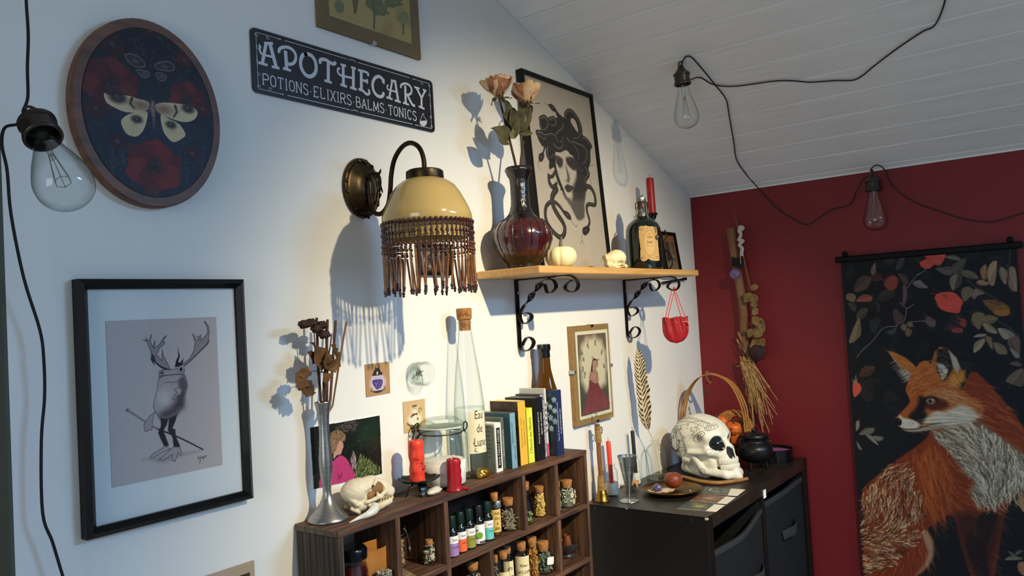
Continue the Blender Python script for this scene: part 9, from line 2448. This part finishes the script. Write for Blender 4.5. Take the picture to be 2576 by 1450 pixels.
FQ = {'body': [(634,-358),(615,-387),(584,-413),(540,-448),(499,-484),(461,-520),(448,-548),(448,-600),(448,-656),(445,-772),(563,-754),(602,-716),(615,-689),(616,-646),(605,-622),(636,-595),(667,-579),(678,-639),(697,-734),(711,-732),(691,-653),(706,-604),(716,-642),(722,-575),(769,-562),(737,-652),(739,-727),(749,-726),(779,-575),(799,-526),(819,-490),(840,-428),(840,-358),(805,-294),(781,-256),(757,-225),(732,-209),(698,-280)],'legsh': [(665,-577),(708,-562),(733,-574),(780,-565),(775,-606),(740,-727),(697,-734),(677,-649)],'chest': [(634,-361),(665,-349),(713,-334),(749,-341),(782,-371),(838,-419),(827,-480),(800,-522),(762,-536),(724,-550),(709,-520),(721,-484),(700,-469),(684,-439),(662,-404),(640,-384)],'haunch': [(540,-448),(587,-451),(588,-499),(600,-552),(609,-587),(552,-622),(599,-627),(576,-673),(533,-722),(445,-772),(448,-656),(448,-600),(448,-548),(465,-518),(499,-484)],'side': [(591,-451),(630,-389),(660,-430),(671,-492),(652,-549),(636,-591),(609,-594),(597,-541)],'knee': [(591,-634),(605,-624),(616,-650),(615,-689),(602,-716),(565,-752),(593,-713),(603,-682)],'head': [(578,-258),(586,-234),(609,-195),(621,-183),(640,-185),(664,-232),(700,-251),(731,-275),(750,-294),(754,-312),(731,-334),(673,-351),(607,-366),(577,-368),(562,-362),(549,-349),(542,-338),(558,-324),(578,-302),(587,-289),(582,-271)],'earL': [(538,-151),(552,-155),(585,-173),(603,-191),(613,-212),(607,-225),(586,-234),(576,-217),(567,-197),(551,-170)],'earLw': [(554,-173),(569,-193),(592,-212),(597,-225),(586,-234),(576,-217),(567,-197)],'earR': [(640,-197),(654,-157),(666,-144),(683,-149),(703,-175),(709,-196),(717,-213),(714,-234),(689,-246),(664,-232),(638,-228)],'earRb': [(660,-151),(683,-149),(692,-175),(692,-202),(675,-230),(664,-232),(656,-202)],'earRw': [(656,-185),(672,-191),(682,-206),(676,-221),(666,-233),(660,-208)],'earRw2': [(686,-153),(703,-175),(708,-196),(702,-217),(693,-194)],'tuft': [(689,-217),(708,-213),(720,-204),(716,-229),(696,-251),(680,-242)],'dark': [(609,-273),(623,-277),(625,-294),(620,-316),(627,-324),(616,-344),(598,-345),(580,-328),(597,-308),(606,-290)],'eyep': [(620,-279),(640,-270),(661,-277),(677,-291),(668,-304),(645,-311),(625,-305)],'cheek': [(621,-331),(643,-313),(666,-313),(697,-297),(719,-299),(736,-317),(731,-334),(673,-351),(653,-343),(616,-346)],'muz': [(558,-324),(568,-333),(589,-336),(606,-347),(597,-360),(570,-361),(556,-353)],'jaw': [(562,-362),(597,-360),(655,-342),(673,-351),(607,-366),(577,-368)],'nose': [(542,-339),(550,-333),(561,-335),(563,-345),(558,-353),(548,-350)],'bridge': [(558,-324),(578,-302),(587,-289),(596,-269),(607,-277),(601,-304),(580,-326),(564,-334)],'eye': [(636,-286)],'brow': [(623,-271),(653,-253),(690,-259),(727,-288),(697,-295),(670,-281),(646,-270)],'mouth': [(556,-358),(574,-362),(601,-359),(629,-348),(655,-342)]}
OR = ['a5481c', '8a3616', 'b9652e', '6b2812', 'c47a42']
P.fill(FQ['body'], '7a3015', 1, 2, sm=2)
P.hair(900, FQ['body'], lambda x, y: -1.3 + .9 * sin((x - 600) * .012), 34, 2.2, OR, .55, .5)
P.fill(FQ['legsh'], '2b1613', .75, 14)
P.fill(FQ['side'], '9c4418', .8, 10); P.hair(320, FQ['side'], lambda x, y: -1.35, 52, 2.4, ['b35a24', '7d3012', 'c06c34', '5a2210'], .5, .5)
P.hair(700, FQ['haunch'], lambda x, y: -2.5 + .8 * sin(y * .02), 24, 3.6, ['c9a47c', 'b58a60', 'd8b894', '8a5230'], .9, .9, .1)
P.hair(650, FQ['haunch'], lambda x, y: -2.3 + .8 * sin(y * .02), 20, 2.0, ['3a1c10', '5d2f18', '24120c'], .7, .9, .1)
P.fill(FQ['knee'], 'b8a284', .7, 5)
P.fill(FQ['chest'], '8f7f66', .9, 8); P.hair(850, FQ['chest'], lambda x, y: -1.1 + .5 * sin(x * .03), 30, 3.0, ['cfc0a0', 'b8a684', '6d5f4c', 'dccfb2', '4d4236'], .75, .9)
P.fill(FQ['earL'], 'b0682e', 1, 1); P.hair(120, FQ['earL'], lambda x, y: 2.4, 16, 1.4, ['c47e42', '96501f'], .6); P.fill(FQ['earLw'], '8d8474', .9, 3); P.hair(90, FQ['earLw'], lambda x, y: 3.6, 16, 1.5, ['b5ad9c', '57493c'], .8); P.spot(*FQ['earL'][0], 8, 6, '2b211c', .9)
P.fill(FQ['earR'], 'a55c26', 1, 1); P.fill(FQ['earRb'], '16120f', 1, 3); P.fill(FQ['earRw'], 'c2baa8', 1, 2); P.fill(FQ['earRw2'], 'a39b8a', 1, 2); P.hair(110, FQ['earRb'], lambda x, y: 2.7, 14, 1.4, ['8d8474', '57493c', '241c18'], .6); P.fill(FQ['tuft'], 'b5782e', .95, 3); P.hair(60, FQ['tuft'], lambda x, y: -1, 18, 2, ['cf9a48', '8a4a1c'], .6)
P.fill(FQ['head'], 'ab5a26', 1, 1.5, sm=2)
P.hair(650, FQ['head'], lambda x, y: .35 - (x - FQ['eye'][0][0]) * .006 if y > FQ['eye'][0][1] else -.35, 22, 1.6, ['c9844c', 'a8561f', '8a3c16', 'd69a62', '6d2c12'], .6, .4)
P.fill(FQ['bridge'], 'a9501f', .8, 3, sm=2); P.fill(FQ['eyep'], '4a1d16', .9, 5, sm=2); P.fill(FQ['dark'], '16110f', .95, 5, sm=2)
P.fill(FQ['brow'], 'c07f48', .6, 5, sm=2); P.hair(140, FQ['brow'], lambda x, y: -.35, 26, 1.5, ['d6a06c', '8a4a20'], .6)
P.fill(FQ['cheek'], 'd0c2a6', .95, 5, sm=2); P.hair(160, FQ['cheek'], lambda x, y: -.1, 24, 1.6, ['e2d8c2', '958a76', 'b8ac96'], .6)
P.fill(FQ['muz'], 'd0c6b2', 1, 3, sm=2); P.fill(FQ['jaw'], '9d988c', .9, 2); P.line(FQ['mouth'], 2.6, '17130f', 1, 1.4, sm=4)
for k in range(20):
 a = FQ['muz'][2]; P.spot(a[0] - 20 + rs.uniform(-12, 22), a[1] - 12 + rs.uniform(-7, 7), 1.1, .8, '3a342e', .8)
P.fill(FQ['nose'], '121113', 1, 1, sm=3); P.spot(FQ['nose'][2][0] - 4, FQ['nose'][2][1] - 4, 3, 2, '6a6a6e', .8)
ex_, ez_ = FQ['eye'][0]
P.spot(ex_, ez_, 17, 10, '140e0c', 1, p=5); P.spot(ex_, ez_, 12, 9, '9a7a62', 1, p=6); P.spot(ex_ - 1, ez_, 4.5, 5, '120d0b', 1, p=4); P.spot(ex_ + 3, ez_ + 3, 2, 1.6, 'd8d0c8', 1)
P.line([(ex_ - 18, ez_ - 6), (ex_ - 10, ez_ + 6), (ex_, ez_ + 10), (ex_ + 14, ez_ + 6)], 2.4, '120d0b', 1, sm=3)
for k in range(7):
 a = FQ['muz'][3]; P.line([(a[0] - 4, a[1] + 3 * k - 6), (a[0] + 40, a[1] + 5 * k - 6), (a[0] + 110, a[1] + 2.5 * k + 6)], .9, 'd8d4c8' if k % 2 else '2a2420', .7, .4, sm=3)
P.grain(.01)
P.build('printed_cloth', fox, lambda X, Z: (np.full_like(X, 2.2905) - .0035 * np.abs(np.sin((X - y0_ / 1000) / ((y1_ - y0_) / 1000) * np.pi)) , -X, Z), .85)
g = G(); g.box((2.2915, -y1_ / 1000, (ztop - 965) / 1000), (2.2935, -y0_ / 1000, (ztop - 2) / 1000)); mk('cloth_backing', g, mat('black_cloth', '0f0d0f', .9), fox, smooth=0)
g = G(); g.box((2.284, -(y1_ + 14) / 1000, (ztop - 980) / 1000), (2.302, -(y0_ - 14) / 1000, (ztop - 963) / 1000), .003); mk('bottom_rod', g, M_ROD, fox, smooth=0)
M_SOCK = mat('dark_brown_socket', '1d1512', .4, c2='2b1f18', vs=60., coat=.2)
M_CAB = mat('black_cable', '0d0d0e', .5)
M_BULB = glass('bulb_glass', 'fafcfb', 'b9c2bd', 1.2)
M_FIL = mat('filament', '8d8a80', .4, .5)
def bulb(label, pos, axis, s=1.0):
 """socket top at pos, bulb pointing along axis"""
 o = thing('edison_bulb', label, 'light bulb', tuple(pos), group='string light bulbs')
 M_ = V3(axis).to_track_quat('Z', 'Y').to_matrix().to_4x4() @ Matrix.Scale(s, 4)
 def part(n, m, f_, sm=50):
  g = G(); g.M = M_; f_(g); return mk(n, g, m, o, smooth=sm)
 part('socket', M_SOCK, lambda g: g.lathe([(.004, -.008), (.007, -.006), (.0085, 0), (.014, .006), (.0195, .012), (.0215, .0135), (.0215, .017), (.0195, .018), (.0195, .034), (.0215, .0355), (.0220, .041), (.0200, .043), (.0185, .043), (.0175, .030)], 28, cap1=False))
 part('hook_eye', M_SOCK, lambda g: g.tube([(.0065 * cos(t), 0, -.012 + .0065 * sin(t)) for t in lsp(0, 6.283, 15)[:-1]], .0018, 6, closed=True))
 def gl(g):
  g.lathe(spl([(.0130, .036), (.0138, .050), (.0175, .068), (.0250, .092), (.0305, .114), (.0318, .126), (.0290, .140), (.0200, .150), (.0080, .1545), (0, .1555)], 3), 36)
 part('glass_envelope', M_BULB, gl, 180)
 part('stem', glass('bulb_stem_glass', 'f0f3f2', '9aa29e', 1.2), lambda g: (g.tube([(0, 0, .036), (0, 0, .075)], [.0065, .0030], 10), g.blob((0, 0, .078), (.004, .004, .005), 8, 6)))
 def fil(g):
  for k in range(6):
   a = k * 1.047; g.tube([(.003 * cos(a), .003 * sin(a), .074), (.009 * cos(a), .009 * sin(a), .122)], .0004, 4)
   g.tube([(.009 * cos(a), .009 * sin(a), .122), (.009 * cos(a + 1.047), .009 * sin(a + 1.047), .122)], .0004, 4)
 stuff(part('filament', M_FIL, fil))
 return o
b1 = (0.3816,-0.062,0.2539)
cd_ = V3((0, -1, 0)) - V3(b1); cd_.normalize()
rt = V3((-cd_.y, cd_.x, 0)).normalized() * -1
ax1 = (rt * -.30 + V3((0, 0, -.72)) + cd_ * .60) if False else (V3((.62, -.35, 0)).normalized() * .22 + V3((0, 0, -.62)) + cd_ * .62)
bulb('bare filament bulb hanging in the near left corner by the oval plaque', b1, ax1, .93)
b2 = (1.6865,-0.2661,0.5605)
bulb('clear filament bulb hanging from the white plank ceiling', (b2[0], b2[1], b2[2] - .012), (.06, -.03, -1), .90)
b3 = (2.262,-0.541,0.3306)
bulb('filament bulb hanging at the top of the red wall', (b3[0], b3[1], b3[2] - .012), (.0, .01, -1), .95)
def cable(label, pts, r=.0016, sm=5):
 g = G(); b0 = V3(pts[0]); g.tube([tuple(V3(p) - b0) for p in pts], r, 6, sm=sm)
 return tag(mk('light_cable', g, M_CAB, loc=tuple(b0)), label, 'cable', 'string light cables')
cable('black cable dropping from above to the near left bulb', [(0.3838,-0.05,0.4177),(0.3829,-0.05,0.3898),(0.3837,-0.05,0.3488),(0.3816,-0.05,0.3118),(0.3809,-0.05,0.2775),(0.3755,-0.05,0.2606),(0.3786,-0.05,0.2567)] + [b1], .0017)
cable('black cable running down the wall left of the frog drawing', [b1] + [(0.3702,-0.05,0.2453),(0.3583,-0.045,0.2399),(0.3568,-0.04,0.2215),(0.363,-0.035,0.194),(0.3673,-0.03,0.1457),(0.38,-0.025,0.0744),(0.396,-0.022,0.0148),(0.3991,-0.022,-0.0198),(0.3993,-0.02,-0.0635),(0.3942,-0.02,-0.113),(0.3928,-0.02,-0.1942),(0.4022,-0.02,-0.2305),(0.4119,-0.02,-0.2719),(0.4185,-0.02,-0.2968)], .0017)
cable('black cable sagging along the ceiling to the upper right', [tuple(V3(b2) + V3((.012, -.008, -.04)))] + [(1.7504,-0.2839,0.5373),(1.7879,-0.3021,0.5238),(1.8121,-0.3462,0.515),(1.8261,-0.4359,0.5099),(1.8422,-0.4762,0.5041),(1.8593,-0.5067,0.4979),(1.8723,-0.5557,0.4932),(1.8849,-0.591,0.4886),(1.8753,-0.6145,0.4921),(1.8496,-0.6453,0.5014),(1.8077,-0.7018,0.5166),(1.7751,-0.753,0.5284),(1.7655,-0.7762,0.5318),(1.7194,-0.7993,0.5485),(1.6579,-0.8179,0.5708)])
cable('black cable from the ceiling bulb down to the red wall bulb', [tuple(V3(b2) + V3((0, 0, -.006)))] + [(1.6716,-0.2831,0.5659),(1.6708,-0.2962,0.5661),(1.696,-0.3009,0.557),(1.7924,-0.3051,0.5221),(1.8535,-0.3052,0.5),(1.9199,-0.2858,0.4759),(2.0468,-0.2466,0.43),(2.1264,-0.221,0.4012),(2.1947,-0.2145,0.3765),(2.2742,-0.2156,0.3477)] + [(2.29,-0.2674,0.2738),(2.29,-0.3106,0.2358),(2.29,-0.3538,0.2112),(2.29,-0.3933,0.2292),(2.29,-0.4213,0.2448),(2.29,-0.4725,0.2537)] + [(2.265,-0.498,0.2854),(2.265,-0.5171,0.313),(2.265,-0.5358,0.3231)])
cable('black cable running right from the red wall bulb above the tapestry', [tuple(V3(b3) + V3((0, 0, -.005)))] + [(2.28,-0.5337,0.3381),(2.28,-0.5444,0.3483),(2.28,-0.559,0.3449),(2.28,-0.5707,0.328),(2.28,-0.5768,0.3023),(2.28,-0.5935,0.2753),(2.28,-0.6339,0.238),(2.28,-0.6788,0.2122),(2.28,-0.7398,0.181),(2.28,-0.7911,0.1668),(2.28,-0.8167,0.1668),(2.28,-0.8723,0.1797),(2.28,-0.9088,0.1944)])
